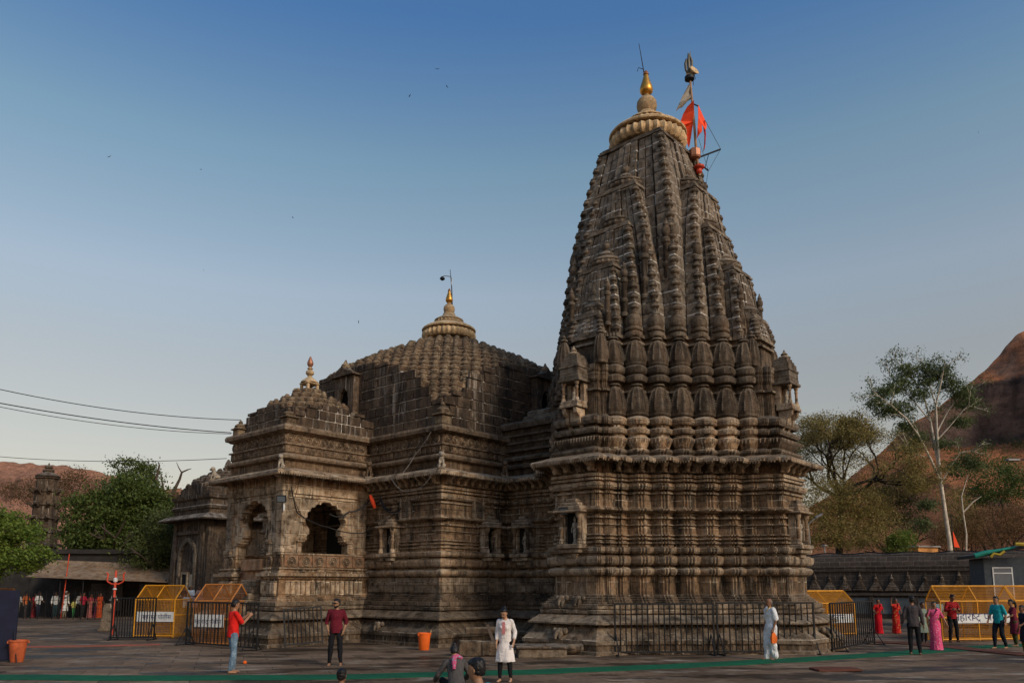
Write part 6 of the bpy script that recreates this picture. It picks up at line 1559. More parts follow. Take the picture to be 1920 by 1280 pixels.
# ---- hut at the right edge
p = A(1885, 1150, 38); t = thing('guard_hut', 'dark slate-coloured hut with white window and cloth-draped roof at right', 'hut', (p.x,p.y,0), -0.25)
z1 = A(1885,1045,38).z
mb = MB(); mb.box(-0.75,2.4,0,2.2,0,z1); mb.build('wall', plain('slate_paint',(0.045,0.055,0.065),0.7), t)
mb = MB(); mb.prism([(-1.2,z1-0.02),(-1.25,z1+0.12),(2.8,z1+0.95),(2.8,z1+0.8)], -0.45, 2.5)
mb.build('roof', plain('dark_roof_sheet',(0.03,0.035,0.04),0.6), t)
ww = MS['board_white']; mb = MB(); mb.box(-0.40,-0.35,-0.03,0.0,1.2,z1-0.45); mb.box(0.42,0.47,-0.03,0,1.2,z1-0.45); mb.box(-0.35,0.42,-0.03,0,z1-0.50,z1-0.45); mb.box(-0.35,0.42,-0.03,0,z1-0.76,z1-0.71); mb.build('window_frame', ww, t)
mb = MB(); mb.box(-0.35,0.42,-0.012,-0.002,1.2,z1-0.5); mb.build('window_pane', MS['glass'], t)
MB().tube([(-1.25,-0.5,z1+0.08),(-0.8,-0.52,z1+0.22),(-0.2,-0.52,z1+0.34),(0.5,-0.5,z1+0.48)], [0.13,0.12,0.07,0.05], 8).build('teal_cloth', plain('teal_tarpaulin',(0.01,0.20,0.15),0.7), t, 60)
MB().tube([(-0.6,-0.60,z1+0.02),(-0.45,-0.62,z1+0.18),(-0.2,-0.62,z1+0.12),(0.0,-0.62,z1+0.3)], 0.07, 6).build('yellow_cloth', plain('yellow_cloth',(0.40,0.28,0.03),0.8), t, 60)
MB().tube([(0.5,-0.60,z1+0.62),(0.9,-0.62,z1+0.60),(1.15,-0.62,z1+0.40),(1.2,-0.62,z1+0.15)], 0.09, 6).build('yellow_cloth', plain('yellow_cloth_b',(0.40,0.28,0.03),0.8), t, 60)
# red pennant by the eucalyptus
p = A(1790, 1022, 55); t = thing('red_pennant', 'small red pennant on a thin pole above the boundary wall', 'flag', (p.x,p.y,0), 0)
MB().tube([(0,0,0),(-0.1,0,p.z+2.2)], 0.03, 6).build('pole', MS['dark_metal'], t); MB().prism([(-0.08,p.z+1.1),(-0.06,p.z-0.1),(0.35,p.z-0.15)], -0.01, 0.02).build('cloth', MS['flag'], t)

# ---- birds high over the temple
def bird_mesh():
    mb = MB(); mb.tube([(0,-0.22,0),(0,-0.1,0.01),(0,0.08,0),(0,0.28,-0.02)], [0.015,0.06,0.05,0.012], 6)
    for s in (-1,1): mb.add([(0,-0.06,0.02),(s*0.3,-0.14,0.16),(s*0.62,0.0,0.10),(s*0.28,0.06,0.13),(0,0.10,0.02)], [(0,1,3,4),(1,2,3)]); mb.add([(0,-0.06,0.0),(s*0.3,-0.14,0.145),(s*0.62,0.0,0.095),(s*0.28,0.06,0.115),(0,0.10,0.0)], [(4,3,1,0),(3,2,1)])
    return mb.mesh('bird', MS['dark_metal'])
me_bird = bird_mesh()
for i, (px, py, lab) in enumerate(((820,130,'topmost bird in the open sky, left of the spire'),(838,163,'bird just below the topmost bird'),(768,180,'bird left of the topmost pair, high in the sky'),(205,294,'bird farthest left in the sky'),(377,318,'bird second from the left in the sky'),(549,408,'bird above the porch roof in mid sky'),(382,507,'low bird over the trees at left'),(672,603,'tiny bird left of the hall dome'),(1835,248,'lone bird at the right edge of the sky'))):
    o = inst('bird', me_bird, None, A(px,py,70+i*3), (0.2,0.2*i,i*1.1), (0.38,0.38,0.38)); tag(o, lab, 'bird', 'birds in the sky')
# ================================================================ PEOPLE
def skin_mat(name, c):
    t = NT(name); col = t.mix(t.ramp(t.noise(7, 3), 0.35, 0.65), tuple(x*0.86 for x in c), tuple(min(1, x*1.12) for x in c))
    return t.fin(col, 0.55, 0, 0.35)
SKIN = {'a': skin_mat('skin_brown', (0.30,0.155,0.085)), 'b': skin_mat('skin_deep_brown', (0.20,0.095,0.05)), 'c': skin_mat('skin_light_brown', (0.42,0.235,0.14))}
MS['eye'] = plain('eye_dark', (0.012,0.009,0.008), 0.3); MS['lip'] = plain('lip', (0.26,0.09,0.07), 0.5)
MS['hair'] = plain('black_hair', (0.008,0.007,0.007), 0.45, 0, 0.5, 30, 0.5)
MS['greyhair'] = plain('short_grey_hair', (0.14,0.12,0.11), 0.8, 0, 0.3, 40)
_cm = {}
def fabric(c, pat=None, c2=None, sc=18):
    key = (c, pat, c2, sc)
    if key in _cm: return _cm[key]
    t = NT('cloth_%d' % len(_cm))
    tc = t.n('ShaderNodeTexCoord').outputs['Object']
    col = t.mix(t.ramp(t.noise(3, 5, tc, 0.6), 0.3, 0.7), tuple(x*0.72 for x in c), tuple(min(1,x*1.15) for x in c))
    if pat == 'check':
        w1 = t.n('ShaderNodeTexChecker'); w1.inputs['Scale'].default_value = sc; t.l(tc, w1.inputs['Vector']); col = t.mix(t.math('MULTIPLY', w1.outputs['Fac'], 0.75), col, c2)
    elif pat == 'floral': col = t.mix(t.ramp(t.vor(sc, tc), 0.22, 0.30, 1, 0), col, c2)
    elif pat == 'stripe':
        w1 = t.n('ShaderNodeTexWave'); w1.inputs['Scale'].default_value = sc; t.l(tc, w1.inputs['Vector']); col = t.mix(t.ramp(w1.outputs['Fac'], 0.55, 0.7), col, c2)
    elif pat == 'denim': col = t.mix(t.ramp(t.noise(9, 6, tc, 0.7), 0.5, 0.65), col, c2)
    t.bump(t.math('ADD', t.noise(8, 5, t.map((1,1,0.30), 0, tc), 0.65), t.math('MULTIPLY', t.noise(120, 2, tc), 0.2)), 0.9, 0.045)
    _cm[key] = t.fin(col, 0.85, 0, 0.15); return _cm[key]
def ruffle(me, fn):
    n = len(me.vertices); co = np.empty(n*3); me.vertices.foreach_get('co', co); co = co.reshape(-1,3)
    nr = np.empty(n*3); me.vertex_normals.foreach_get('vector', nr); nr = nr.reshape(-1,3)
    k = np.array([fn(Vector(c)) for c in co]); co += nr*k[:,None]
    me.vertices.foreach_set('co', co.ravel()); me.update()
def crumple(amp):
    return lambda me: ruffle(me, lambda c: noise.noise(Vector((c.x*11,c.y*11,c.z*6.5)))*amp + noise.noise(c*26)*amp*0.4)
def tousle(me): ruffle(me, lambda c: noise.noise(c*38)*0.009 + noise.noise(c*90)*0.005)
def cap(mb, a, b, ra, rb, n=10):
    a, b = Vector(a), Vector(b); t = b-a
    if t.length < 1e-5: t = Vector((0,0,1e-3))
    t.normalize()
    mb.tube([a-t*ra*0.96, a-t*ra*0.62, a, b, b+t*rb*0.62, b+t*rb*0.96], [ra*0.28,ra*0.78,ra,rb,rb*0.78,rb*0.28], n)
def ell(mb, rings, n=18, M=None):
    mb.loft([[(cx+rx*math.cos(2*PI*i/n), cy+ry*math.sin(2*PI*i/n), z) for i in range(n)] for cx, cy, z, rx, ry in rings], 0, M=M)
def person(label, p, hd, H, top, bottom, skin='a', pose=None, vox=0.012, hair='short', look=0.0, nod=0.0, female=False, group='visitors', sleeve=0.5, hem=0.86, extra=None, seat=None, name='person', cat='person'):
    """top = (material, kind), bottom = (material, kind)"""
    P = dict(LE=(0.07,0.03,-0.28), LW=(0.09,-0.05,-0.52), RE=(-0.07,0.03,-0.28), RW=(-0.09,-0.05,-0.52), LF=(0.10,0.0,0.0), RF=(-0.10,0.0,0.0), bend=0.05, side=0.0, pelvis=None, LK=None, RK=None)
    if pose: P.update(pose)
    s = H/1.72
    root = thing(name, label, cat, p, hd, group); root.scale = (s,s,s)
    V = Vector
    pel = V(P['pelvis']) if P['pelvis'] else V((0,0,0.93))
    U = Matrix.Translation(pel) @ Matrix.Rotation(P['bend'],4,'X') @ Matrix.Rotation(P['side'],4,'Y') @ Matrix.Translation(-V((0,0,0.93)))
    sw = 0.150 if female else 0.172
    def u(x, y, z): return U @ V((x,y,z))
    LS, RS = u(sw,0.0,1.395), u(-sw,0.0,1.395)
    def arm(S, e, w): return S, S+V(e), S+V(w)
    AL, AR = arm(LS, P['LE'], P['LW']), arm(RS, P['RE'], P['RW'])
    def leg(sgn, f, k):
        h = pel + V((sgn*0.092,0,-0.03)); an = V((f[0],f[1],f[2]+0.075))
        kn = V(k) if k else (h+an)/2 + V((0,-0.035,0.0))
        return h, kn, an
    GL, GR = leg(1, P['LF'], P['LK']), leg(-1, P['RF'], P['RK'])
    hb = u(0,-0.015,1.475)                                   # head joint
    HM = Matrix.Translation(hb) @ U.to_3x3().to_4x4() @ Matrix.Rotation(-P['bend']*0.7,4,'X') @ Matrix.Rotation(look,4,'Z') @ Matrix.Rotation(nod,4,'X') @ Matrix.Translation((0,-0.005,0.125))
    # ---- skin
    mb = MB()
    wm = 0.94 if female else 1.0
    ell(mb, [(0,0,0.86,0.10*wm,0.08),(0,0,0.92,0.155,0.105),(0,0,1.02,0.135*wm,0.095),(0,-0.005,1.14,0.125*wm,0.092),(0,-0.01,1.27,0.15*wm,0.108),(0,0,1.38,0.165*wm,0.09),(0,0,1.44,0.09,0.062),(0,0,1.46,0.05,0.05)], 18, U)
    cap(mb, u(0,0.005,1.40), hb+V((0,0,0.02)), 0.058, 0.052)
    hw = 0.074
    ell(mb, [(0,0.0,-0.118,0.022,0.03),(0,-0.018,-0.105,0.040,0.045),(0,-0.015,-0.07,0.056,0.068),(0,-0.008,-0.03,0.067,0.084),(0,0.0,0.02,hw,0.094),(0,0.004,0.06,0.072,0.092),(0,0.006,0.095,0.056,0.072),(0,0.006,0.116,0.028,0.036)], 16, HM)
    cap(mb, HM @ V((0,-0.088,0.005)), HM @ V((0,-0.104,-0.022)), 0.008, 0.013, 6)
    for q in (-1,1): cap(mb, HM @ V((q*0.074,0.012,0.012)), HM @ V((q*0.074,0.010,-0.022)), 0.013, 0.009, 6)
    for (S, E, W), q in ((AL,1),(AR,-1)):
        cap(mb, S, E, 0.050*wm, 0.041*wm); cap(mb, E, W, 0.040*wm, 0.028*wm)
        d = (W-E).normalized(); sd = d.orthogonal().normalized()
        inn = V((-q,0,0)); inn = inn - d*inn.dot(d)
        inn = inn.normalized() if inn.length > 0.2 else sd
        fw = d.cross(inn).normalized()
        pm = W + d*0.075
        cap(mb, W+fw*0.012, pm+fw*0.022, 0.021, 0.019, 8); cap(mb, W-fw*0.012, pm-fw*0.022, 0.021, 0.018, 8)
        curl = P.get('curl', 0.35)
        for k, (o_, l) in enumerate(((0.033,0.072),(0.011,0.082),(-0.011,0.076),(-0.032,0.060))):
            b0 = pm + fw*o_ + d*0.008; m1 = b0 + (d*0.9+inn*curl*0.7).normalized()*l*0.5; m2 = m1 + (d*0.75+inn*curl*1.6).normalized()*l*0.5
            mb.tube([b0-d*0.02, b0, m1, m2], [0.0095,0.0095,0.0085,0.006], 6)
        b0 = W + d*0.025 + fw*0.030*(-1 if q > 0 else 1); m1 = b0 + (d*0.7 + fw*(-0.7 if q > 0 else 0.7)+inn*0.3).normalized()*0.035
        mb.tube([b0-d*0.01, b0, m1, m1+(d*0.9+inn*0.4).normalized()*0.03], [0.012,0.012,0.010,0.007], 6)
    for (h, k, a), f, q in ((GL,P['LF'],1),(GR,P['RF'],-1)):
        cap(mb, h, k, 0.082, 0.055); cap(mb, k, k.lerp(a,0.35), 0.053, 0.054); cap(mb, k.lerp(a,0.35), a, 0.053, 0.034)
        fd = V((q*0.10,-1,0)).normalized()
        if P.get('fd'): fd = V(P['fd'][0 if q > 0 else 1]).normalized()
        cap(mb, a+V((0,0.02,-0.040)), a+fd*0.125+V((0,0,-0.052)), 0.034, 0.024, 8)
        for k2 in range(5):
            sdv = V((-fd.y, fd.x, 0)); b0 = a+fd*0.125+sdv*(k2-2)*0.0145+V((0,0,-0.060))
            mb.tube([b0, b0+fd*(0.040-0.004*abs(k2-(1 if q > 0 else 3)))], [0.0105,0.007], 6)
    HI = HM.inverted()
    def paint(me):
        n = len(me.polygons); c = np.empty(n*3); me.polygons.foreach_get('center', c); c = c.reshape(-1,3)
        Mi = np.array(HI); h = c @ Mi[:3,:3].T + Mi[:3,3]
        fr = (h[:,1] < -0.045) & (np.abs(h[:,2]) < 0.13) & (np.abs(h[:,0]) < 0.08); ax = np.abs(np.abs(h[:,0])-0.031)
        idx = np.zeros(n, dtype=np.int32); k = max(1.0, vox/0.012)
        idx[fr & (ax < 0.014*k) & (np.abs(h[:,2]-0.008) < 0.0085*k)] = 1
        idx[fr & (ax < 0.019*k) & (np.abs(h[:,2]-0.032) < 0.0055*k)] = 1
        idx[fr & (np.abs(h[:,0]) < 0.024) & (np.abs(h[:,2]+0.062) < 0.008*k)] = 2
        me.polygons.foreach_set('material_index', idx)
    remesh(mb, 'body', [SKIN[skin], MS['eye'], MS['lip']], root, vox, 2, paint)
    # ---- hair
    mb = MB(); hm = MS['hair']
    if hair != 'bald':
        ell(mb, [(0,0.03,-0.055,0.050,0.060),(0,0.028,-0.02,0.074,0.074),(0,0.026,0.03,0.081,0.080),(0,0.016,0.07,0.080,0.092),(0,0.010,0.105,0.066,0.084),(0,0.008,0.132,0.030,0.042)], 16, HM)
        for q in (-1,1): cap(mb, HM @ V((q*0.045,-0.050,0.085)), HM @ V((q*0.012,-0.058,0.098)), 0.018, 0.020, 8)
        if hair == 'bun': cap(mb, HM @ V((-0.012,0.075,0.105)), HM @ V((0.012,0.085,0.118)), 0.038, 0.036)
        if hair == 'lowbun': cap(mb, HM @ V((0,0.10,-0.02)), HM @ V((0,0.115,-0.05)), 0.042, 0.036)
        if hair == 'tail': mb.tube([HM @ V((0,0.08,0.05)), HM @ V((0,0.15,0.0)), HM @ V((0,0.15,-0.15)), HM @ V((0,0.13,-0.30))], [0.03,0.045,0.04,0.012], 8)
        if hair == 'cap': hm = fabric((0.75,0.74,0.70))
        remesh(mb, 'hair' if hair != 'cap' else 'cap', hm, root, vox, 1, tousle if hair != 'cap' else None)
    else:
        ell(mb, [(0,0.035,-0.045,0.060,0.055),(0,0.028,-0.01,0.0745,0.070),(0,0.020,0.03,0.0765,0.080),(0,0.026,0.055,0.068,0.070)], 16, HM); remesh(mb, 'hair', MS['greyhair'], root, vox, 1)
    # ---- garments
    def sleeve_on(mb, S, E, W, L_, inf):
        if L_ <= 0: return
        if L_ <= 0.5: cap(mb, S, S.lerp(E, L_*2), 0.052*wm+inf, 0.047*wm+inf)
        else: cap(mb, S, E, 0.052*wm+inf, 0.044*wm+inf); cap(mb, E, E.lerp(W, L_*2-1), 0.043*wm+inf, 0.036+inf)
    tm, tk = top; bm_, bk = bottom
    mb = MB(); i = 0.018
    if tk in ('shirt','kurta','blouse','drape'):
        zb = hem if tk != 'blouse' else 1.12
        rr = [(0,0,zb,0.158+i,0.110+i)] if tk != 'blouse' else [(0,0,zb,0.125+i,0.092+i)]
        if zb < 0.95: rr.append((0,0,1.0,0.150*wm+i,0.103+i))
        rr += [(0,-0.004,1.15,0.136*wm+i,0.098+i),(0,-0.010,1.27,0.155*wm+i,0.112+i),(0,0,1.375,0.168*wm+i,0.094+i),(0,0.004,1.43,0.125*wm+i*0.6,0.070+i*0.6),(0,0.006,1.455,0.062,0.058)]
        if female: cap(mb, u(0.062,-0.085,1.27), u(0.062,-0.088,1.26), 0.062, 0.06); cap(mb, u(-0.062,-0.085,1.27), u(-0.062,-0.088,1.26), 0.062, 0.06)
        ell(mb, rr, 18, U)
        sleeve_on(mb, *AL, sleeve, 0.012 if tk != 'drape' else 0.03); sleeve_on(mb, *AR, sleeve, 0.012 if tk != 'drape' else 0.03)
        if tk == 'kurta':
            n = 20; rings = []
            for z, rx, ry in ((0.96,0.16,0.115),(0.80,0.19,0.14),(0.62,0.215,0.155),(0.46,0.24,0.165)):
                k = (0.96-z)/0.5
                rings.append([(rx*math.cos(2*PI*j/n)*(1+0.05*k*math.cos(5*2*PI*j/n)), ry*math.sin(2*PI*j/n)*(1+0.06*k*math.cos(7*2*PI*j/n+1)), z) for j in range(n)])
            mb.loft(list(reversed(rings)), 0, M=Matrix.Translation(pel-V((0,0,0.93))))
        remesh(mb, {'shirt':'shirt','kurta':'kurta','blouse':'blouse','drape':'upper_cloth'}[tk], tm, root, vox, 2, crumple(0.020 if tk == 'drape' else 0.012))
        if tk == 'shirt' and extra and 'collar' in extra:
            MB().tube([u(0.055*math.cos(a), 0.062*math.sin(a)-0.0, 1.455 - (0.045 if math.sin(a) < -0.6 else 0.0)) for a in [2*PI*k/14-PI/2 for k in range(1,14)]], 0.013, 6).build('collar', tm, root, 60)
    mb = MB()
    if bk in ('trousers','leggings','shorts','loose'):
        inf = {'trousers':0.016,'leggings':0.008,'shorts':0.02,'loose':0.05}[bk]
        ell(mb, [(0,0,0.84,0.13+inf,0.10+inf),(0,0,0.90,0.158+inf*0.8,0.108+inf*0.8),(0,0,1.0,0.146+inf*0.6,0.10+inf*0.6)], 18, Matrix.Translation(pel-V((0,0,0.93))))
        for h, k, a in (GL, GR):
            an = {'trousers':0.036,'leggings':0.034,'shorts':0.05,'loose':0.055}[bk]
            cap(mb, h, k, 0.083+inf, 0.056+inf)
            if bk != 'shorts': cap(mb, k, k.lerp(a,0.4), 0.055+inf, 0.054+inf*0.8); cap(mb, k.lerp(a,0.4), a+V((0,0,0.02)), 0.054+inf*0.8, an+inf*0.7)
        remesh(mb, {'trousers':'trousers','leggings':'leggings','shorts':'shorts','loose':'dhoti'}[bk], bm_, root, vox, 2, crumple({'trousers':0.013,'leggings':0.004,'shorts':0.012,'loose':0.028}[bk]))
    elif bk in ('saree','skirt'):
        n = 44; rings = []
        for z, rx, ry in ((1.06,0.135,0.10),(0.94,0.175,0.125),(0.80,0.185,0.14),(0.55,0.175,0.15),(0.30,0.185,0.165),(0.10,0.205,0.19),(0.03,0.215,0.20)) if bk == 'saree' else ((1.02,0.14,0.10),(0.9,0.18,0.13),(0.7,0.21,0.17),(0.45,0.25,0.2)):
            k = (1.06-z)
            rings.append([((rx*(1+0.045*k*math.cos(9*2*PI*j/n+z))+0.02*k*math.sin(2*PI*j/n*3))*math.cos(2*PI*j/n), ry*(1+0.06*k*math.cos(11*2*PI*j/n+1.5*z))*math.sin(2*PI*j/n), z) for j in range(n)])
        MB().loft(list(reversed(rings)), 0, M=Matrix.Translation(pel-V((0,0,0.93)))).build('saree_skirt' if bk == 'saree' else 'skirt', bm_, root, 60)
        if bk == 'saree':
            # end of the cloth wrapped over the left shoulder and down the back
            path = [u(-0.15,-0.07,1.02), u(-0.06,-0.145,1.12), u(0.02,-0.165,1.24), u(0.10,-0.12,1.38), u(0.125,-0.01,1.465), u(0.12,0.105,1.36), u(0.10,0.135,1.15), u(0.09,0.15,0.90), u(0.08,0.16,0.70)]
            rings = []
            for j, c in enumerate(path):
                w = 0.075 if 2 <= j <= 5 else 0.10
                t = (path[min(j+1,len(path)-1)]-path[max(j-1,0)]).normalized(); out = V((c.x-u(0,0,1.2).x*0.0, c.y, 0)); out = out.normalized() if out.length > 0.01 else V((0,-1,0))
                if j == 4: out = V((0.3,0,1)).normalized()
                sd = t.cross(out).normalized()
                rings.append([c+sd*w*q+out*(0.022+0.008*math.sin(q*7+j)) for q in (-1,-0.6,-0.2,0.2,0.6,1)] + [c+sd*w*q+out*0.004 for q in (1,0.6,0.2,-0.2,-0.6,-1)])
            MB().loft(rings, 0).build('saree_drape', bm_, root, 60)
    if extra:
        if 'beard' in extra:
            mb = MB(); ell(mb, [(0,-0.022,-0.128,0.022,0.03),(0,-0.022,-0.108,0.044,0.048),(0,-0.020,-0.078,0.060,0.066),(0,-0.006,-0.045,0.0685,0.070)], 14, HM); remesh(mb, 'beard', MS['hair'], root, vox, 1)
        if 'shades' in extra:
            mb = MB(); mb.box(-0.062,0.062,-0.108,-0.086,-0.006,0.024, 0, HM); mb.box(-0.078,-0.070,-0.09,0.02,0.006,0.016,0,HM); mb.box(0.070,0.078,-0.09,0.02,0.006,0.016,0,HM); mb.build('sunglasses', MS['eye'], root)
        if 'placket' in extra:
            mb = MB(); cc = extra['placket']; mb.box(-0.035,0.035,-0.006,0.006,0,0.28,0,U @ Matrix.Translation((0,-0.150,1.12)) @ Matrix.Rotation(-0.06,4,'X')); mb.build('embroidered_placket', cc, root)
        if 'scarf' in extra:
            mb = MB(); mb.tube([u(-0.12,0.05,1.44),u(-0.03,0.10,1.47),u(0.04,0.12,1.44),u(0.05,0.15,1.33),u(0.06,0.15,1.20)], [0.035,0.045,0.05,0.05,0.03], 8); mb.build('scarf', extra['scarf'], root, 60)
        if 'border' in extra:
            MB().tube([u(-0.07,-0.11,1.18),u(-0.03,-0.135,1.28),u(0.03,-0.10,1.40),u(0.05,-0.03,1.46),u(0.02,0.06,1.46),u(-0.04,0.05,1.46)], 0.012, 6).build('yellow_border', fabric((0.70,0.48,0.08)), root, 60)
        if 'sash' in extra:
            MB().tube([u(0.13,-0.06,1.42),u(0.03,-0.15,1.26),u(-0.08,-0.13,1.10),u(-0.16,-0.04,0.98)], 0.03, 8).build('sash', extra['sash'], root, 60)
        if 'watch' in extra:
            MB().tube([AL[2]-(AL[2]-AL[1])*0.10, AL[2]-(AL[2]-AL[1])*0.03], 0.036, 10).build('bracelet', MS['grey_metal'], root, 60)
    root['_hands'] = [list(root.matrix_basis @ AL[2]), list(root.matrix_basis @ AR[2])]
    return root
WHITE = (0.74,0.73,0.70); BLACK = (0.012,0.012,0.014)
f_white, f_black = fabric(WHITE), fabric(BLACK)
r1 = person('man in bright red T-shirt and blue jeans photographing with a phone', G(433,1261), 2.25, 1.74, (fabric((0.72,0.02,0.015)),'shirt'), (fabric((0.13,0.20,0.27),'denim',(0.27,0.36,0.44)),'trousers'), 'a',
       dict(LE=(0.02,-0.16,-0.23), LW=(-0.08,-0.36,-0.06), RE=(-0.02,-0.16,-0.23), RW=(0.08,-0.36,-0.06), LF=(0.10,-0.08,0), RF=(-0.10,0.06,0), bend=0.0, curl=0.9), 0.011, 'short', 0.0, 0.12, sleeve=0.42, hem=0.84)
hp = Vector(r1['_hands'][0]).lerp(Vector(r1['_hands'][1]), 0.5)
mb = MB(); mb.cbox(-0.037,0.037,-0.005,0.005,-0.075,0.075,0.003); o = mb.build('phone', MS['black_iron'], None, None, hp+Vector((math.sin(2.25)*0.10,-math.cos(2.25)*0.10,0.07)), 2.25); tag(o, 'black phone held up by the man in the red shirt', 'phone')
person('bearded man in maroon shirt and black trousers, hands in pockets', G(628,1247), 0.1, 1.73, (fabric((0.13,0.012,0.022)),'shirt'), (f_black,'trousers'), 'a',
       dict(LE=(0.085,0.06,-0.27), LW=(0.03,-0.05,-0.49), RE=(-0.085,0.06,-0.27), RW=(-0.03,-0.05,-0.49), LF=(0.14,0.0,0), RF=(-0.15,0.0,0), bend=-0.03), 0.011, 'short', -0.75, 0.0, sleeve=0.62, hem=0.84, extra={'beard':1,'shades':1,'collar':1})
person('woman in white kurta with red placket looking down, black leggings', G(947,1277), -0.25, 1.62, (fabric((0.80,0.74,0.70)),'kurta'), (f_black,'leggings'), 'c',
       dict(LE=(0.075,0.06,-0.255), LW=(0.07,-0.03,-0.47), RE=(-0.05,0.03,-0.27), RW=(-0.045,-0.05,-0.51), LF=(0.13,0.02,0), RF=(-0.12,-0.03,0), bend=0.13, side=0.03), 0.011, 'bun', -0.15, 0.5, True, sleeve=0.78, hem=0.88, extra={'placket':fabric((0.60,0.10,0.12),'check',(0.8,0.5,0.45),60)})
d1 = person('shaven-headed man in white dhoti and shawl walking left past the barrier', G(1448,1236), -1.35, 1.72, (fabric((0.78,0.79,0.80)),'drape'), (fabric((0.72,0.73,0.75)),'loose'), 'b',
       dict(LE=(0.05,0.04,-0.28), LW=(0.06,-0.06,-0.53), RE=(-0.05,0.0,-0.28), RW=(-0.06,-0.08,-0.52), LF=(0.07,0.05,0), RF=(-0.07,-0.10,0), bend=0.0, curl=1.0), 0.011, 'bald', 0.0, 0.0, sleeve=0.42, hem=0.62, extra={'border':1,'watch':1})
hp = Vector(d1['_hands'][0])
mb = MB(); mb.loft([[(-0.07,-0.025,-0.30),(0.07,-0.025,-0.30),(0.07,0.025,-0.30),(-0.07,0.025,-0.30)],[(-0.085,-0.05,-0.16),(0.085,-0.05,-0.16),(0.085,0.05,-0.16),(-0.085,0.05,-0.16)],[(-0.05,-0.02,-0.03),(0.05,-0.02,-0.03),(0.05,0.02,-0.03),(-0.05,0.02,-0.03)],[(-0.02,-0.012,0.0),(0.02,-0.012,0.0),(0.02,0.012,0.0),(-0.02,0.012,0.0)]]); o = mb.build('cloth_bag', fabric((0.75,0.16,0.03)), None, 60, hp+Vector((0,0,-0.09)), 0.2); tag(o, 'small orange cloth bag hanging from the hand of the man in white', 'bag')
person('woman in grey kurta with bright floral scarf crouching with her back turned', Vector((-0.98,14.0,0)), PI+0.25, 1.60, (fabric((0.085,0.078,0.075)),'kurta'), (f_black,'leggings'), 'a',
       dict(pelvis=(0,0.10,0.40), bend=0.42, LF=(0.14,-0.02,0), RF=(-0.14,-0.05,0), LK=(0.20,-0.38,0.46), RK=(-0.20,-0.40,0.46), LE=(0.16,-0.10,-0.24), LW=(0.20,-0.30,-0.40), RE=(-0.14,-0.12,-0.24), RW=(-0.12,-0.32,-0.36)), 0.011, 'bun', 0.0, 0.35, True, sleeve=0.85, hem=0.88, extra={'scarf':fabric((0.55,0.10,0.20),'floral',(0.10,0.45,0.50),26)})
person('small boy with cropped black hair at the bottom edge, back turned', Vector((-1.92,9.0,0)), PI-0.1, 1.17, (fabric((0.30,0.25,0.2)),'shirt'), (f_black,'shorts'), 'b', None, 0.010, 'short', sleeve=0.3)
person('boy in teal shirt at the bottom edge looking left', Vector((-0.27,7.1,0)), -2.0, 1.455, (fabric((0.02,0.22,0.32)),'shirt'), (f_black,'trousers'), 'a', None, 0.010, 'short', 0.0, 0.1, sleeve=0.4)
# group on the right
person('woman in red saree with golden border, second from the left in the right-hand group', G(1682,1187), 0.15, 1.52, (fabric((0.55,0.03,0.02)),'blouse'), (fabric((0.50,0.02,0.018),'floral',(0.5,0.22,0.05),9),'saree'), 'b',
       dict(RE=(-0.14,-0.08,-0.02), RW=(-0.14,-0.10,0.22), LE=(0.09,-0.02,-0.26), LW=(0.03,-0.16,-0.36)), 0.014, 'lowbun', 0, 0, True, sleeve=0.35, extra={'sash':fabric((0.30,0.17,0.05))})
person('woman in plain red saree at the left of the right-hand group', G(1649,1187.5), 0.1, 1.50, (fabric((0.50,0.015,0.015)),'blouse'), (fabric((0.55,0.008,0.018)),'saree'), 'b',
       dict(LE=(0.10,0.0,-0.24), LW=(0.04,-0.14,-0.30), RE=(-0.12,0.02,-0.22), RW=(-0.10,-0.10,-0.32)), 0.014, 'lowbun', 0, 0, True, sleeve=0.35, extra={'sash':fabric((0.50,0.25,0.05))})
person('man in dark grey shirt and black trousers with his back to us', G(1717,1226.5), PI-0.35, 1.76, (fabric((0.055,0.045,0.048),'stripe',(0.07,0.06,0.06),30),'shirt'), (f_black,'trousers'), 'b',
       dict(LE=(0.085,0.02,-0.27), LW=(0.14,-0.06,-0.51), RE=(-0.06,0.02,-0.28), RW=(-0.10,-0.04,-0.53), LF=(0.12,0,0), RF=(-0.12,0.03,0)), 0.012, 'short', 0.3, 0, sleeve=0.9, hem=0.82)
person('woman in bright pink saree beside the man in dark grey', G(1757,1218.5), -0.25, 1.56, (fabric((0.62,0.10,0.20)),'blouse'), (fabric((0.72,0.085,0.21),'floral',(0.78,0.30,0.38),14),'saree'), 'a',
       dict(LE=(0.13,0.02,-0.24), LW=(0.22,-0.04,-0.47), RE=(-0.13,-0.03,-0.20), RW=(-0.12,-0.18,-0.08), bend=0.0), 0.012, 'lowbun', 0.1, 0, True, sleeve=0.45)
person('man in red and black checked shirt looking at his hands', G(1789,1203), 0.1, 1.76, (fabric((0.45,0.015,0.02),'check',(0.02,0.01,0.01),26),'shirt'), (f_black,'trousers'), 'b',
       dict(LE=(0.10,-0.02,-0.26), LW=(-0.04,-0.22,-0.22), RE=(-0.10,-0.02,-0.26), RW=(0.02,-0.22,-0.22), LF=(0.15,0,0), RF=(-0.14,0,0), curl=0.8), 0.013, 'short', 0, 0.35, sleeve=0.9, hem=0.84)
person('bald man in pale blue shirt half hidden behind the pink saree', G(1763,1198), 0.2, 1.62, (fabric((0.25,0.40,0.42)),'shirt'), (fabric((0.05,0.05,0.06)),'trousers'), 'a', None, 0.014, 'bald', sleeve=0.4)
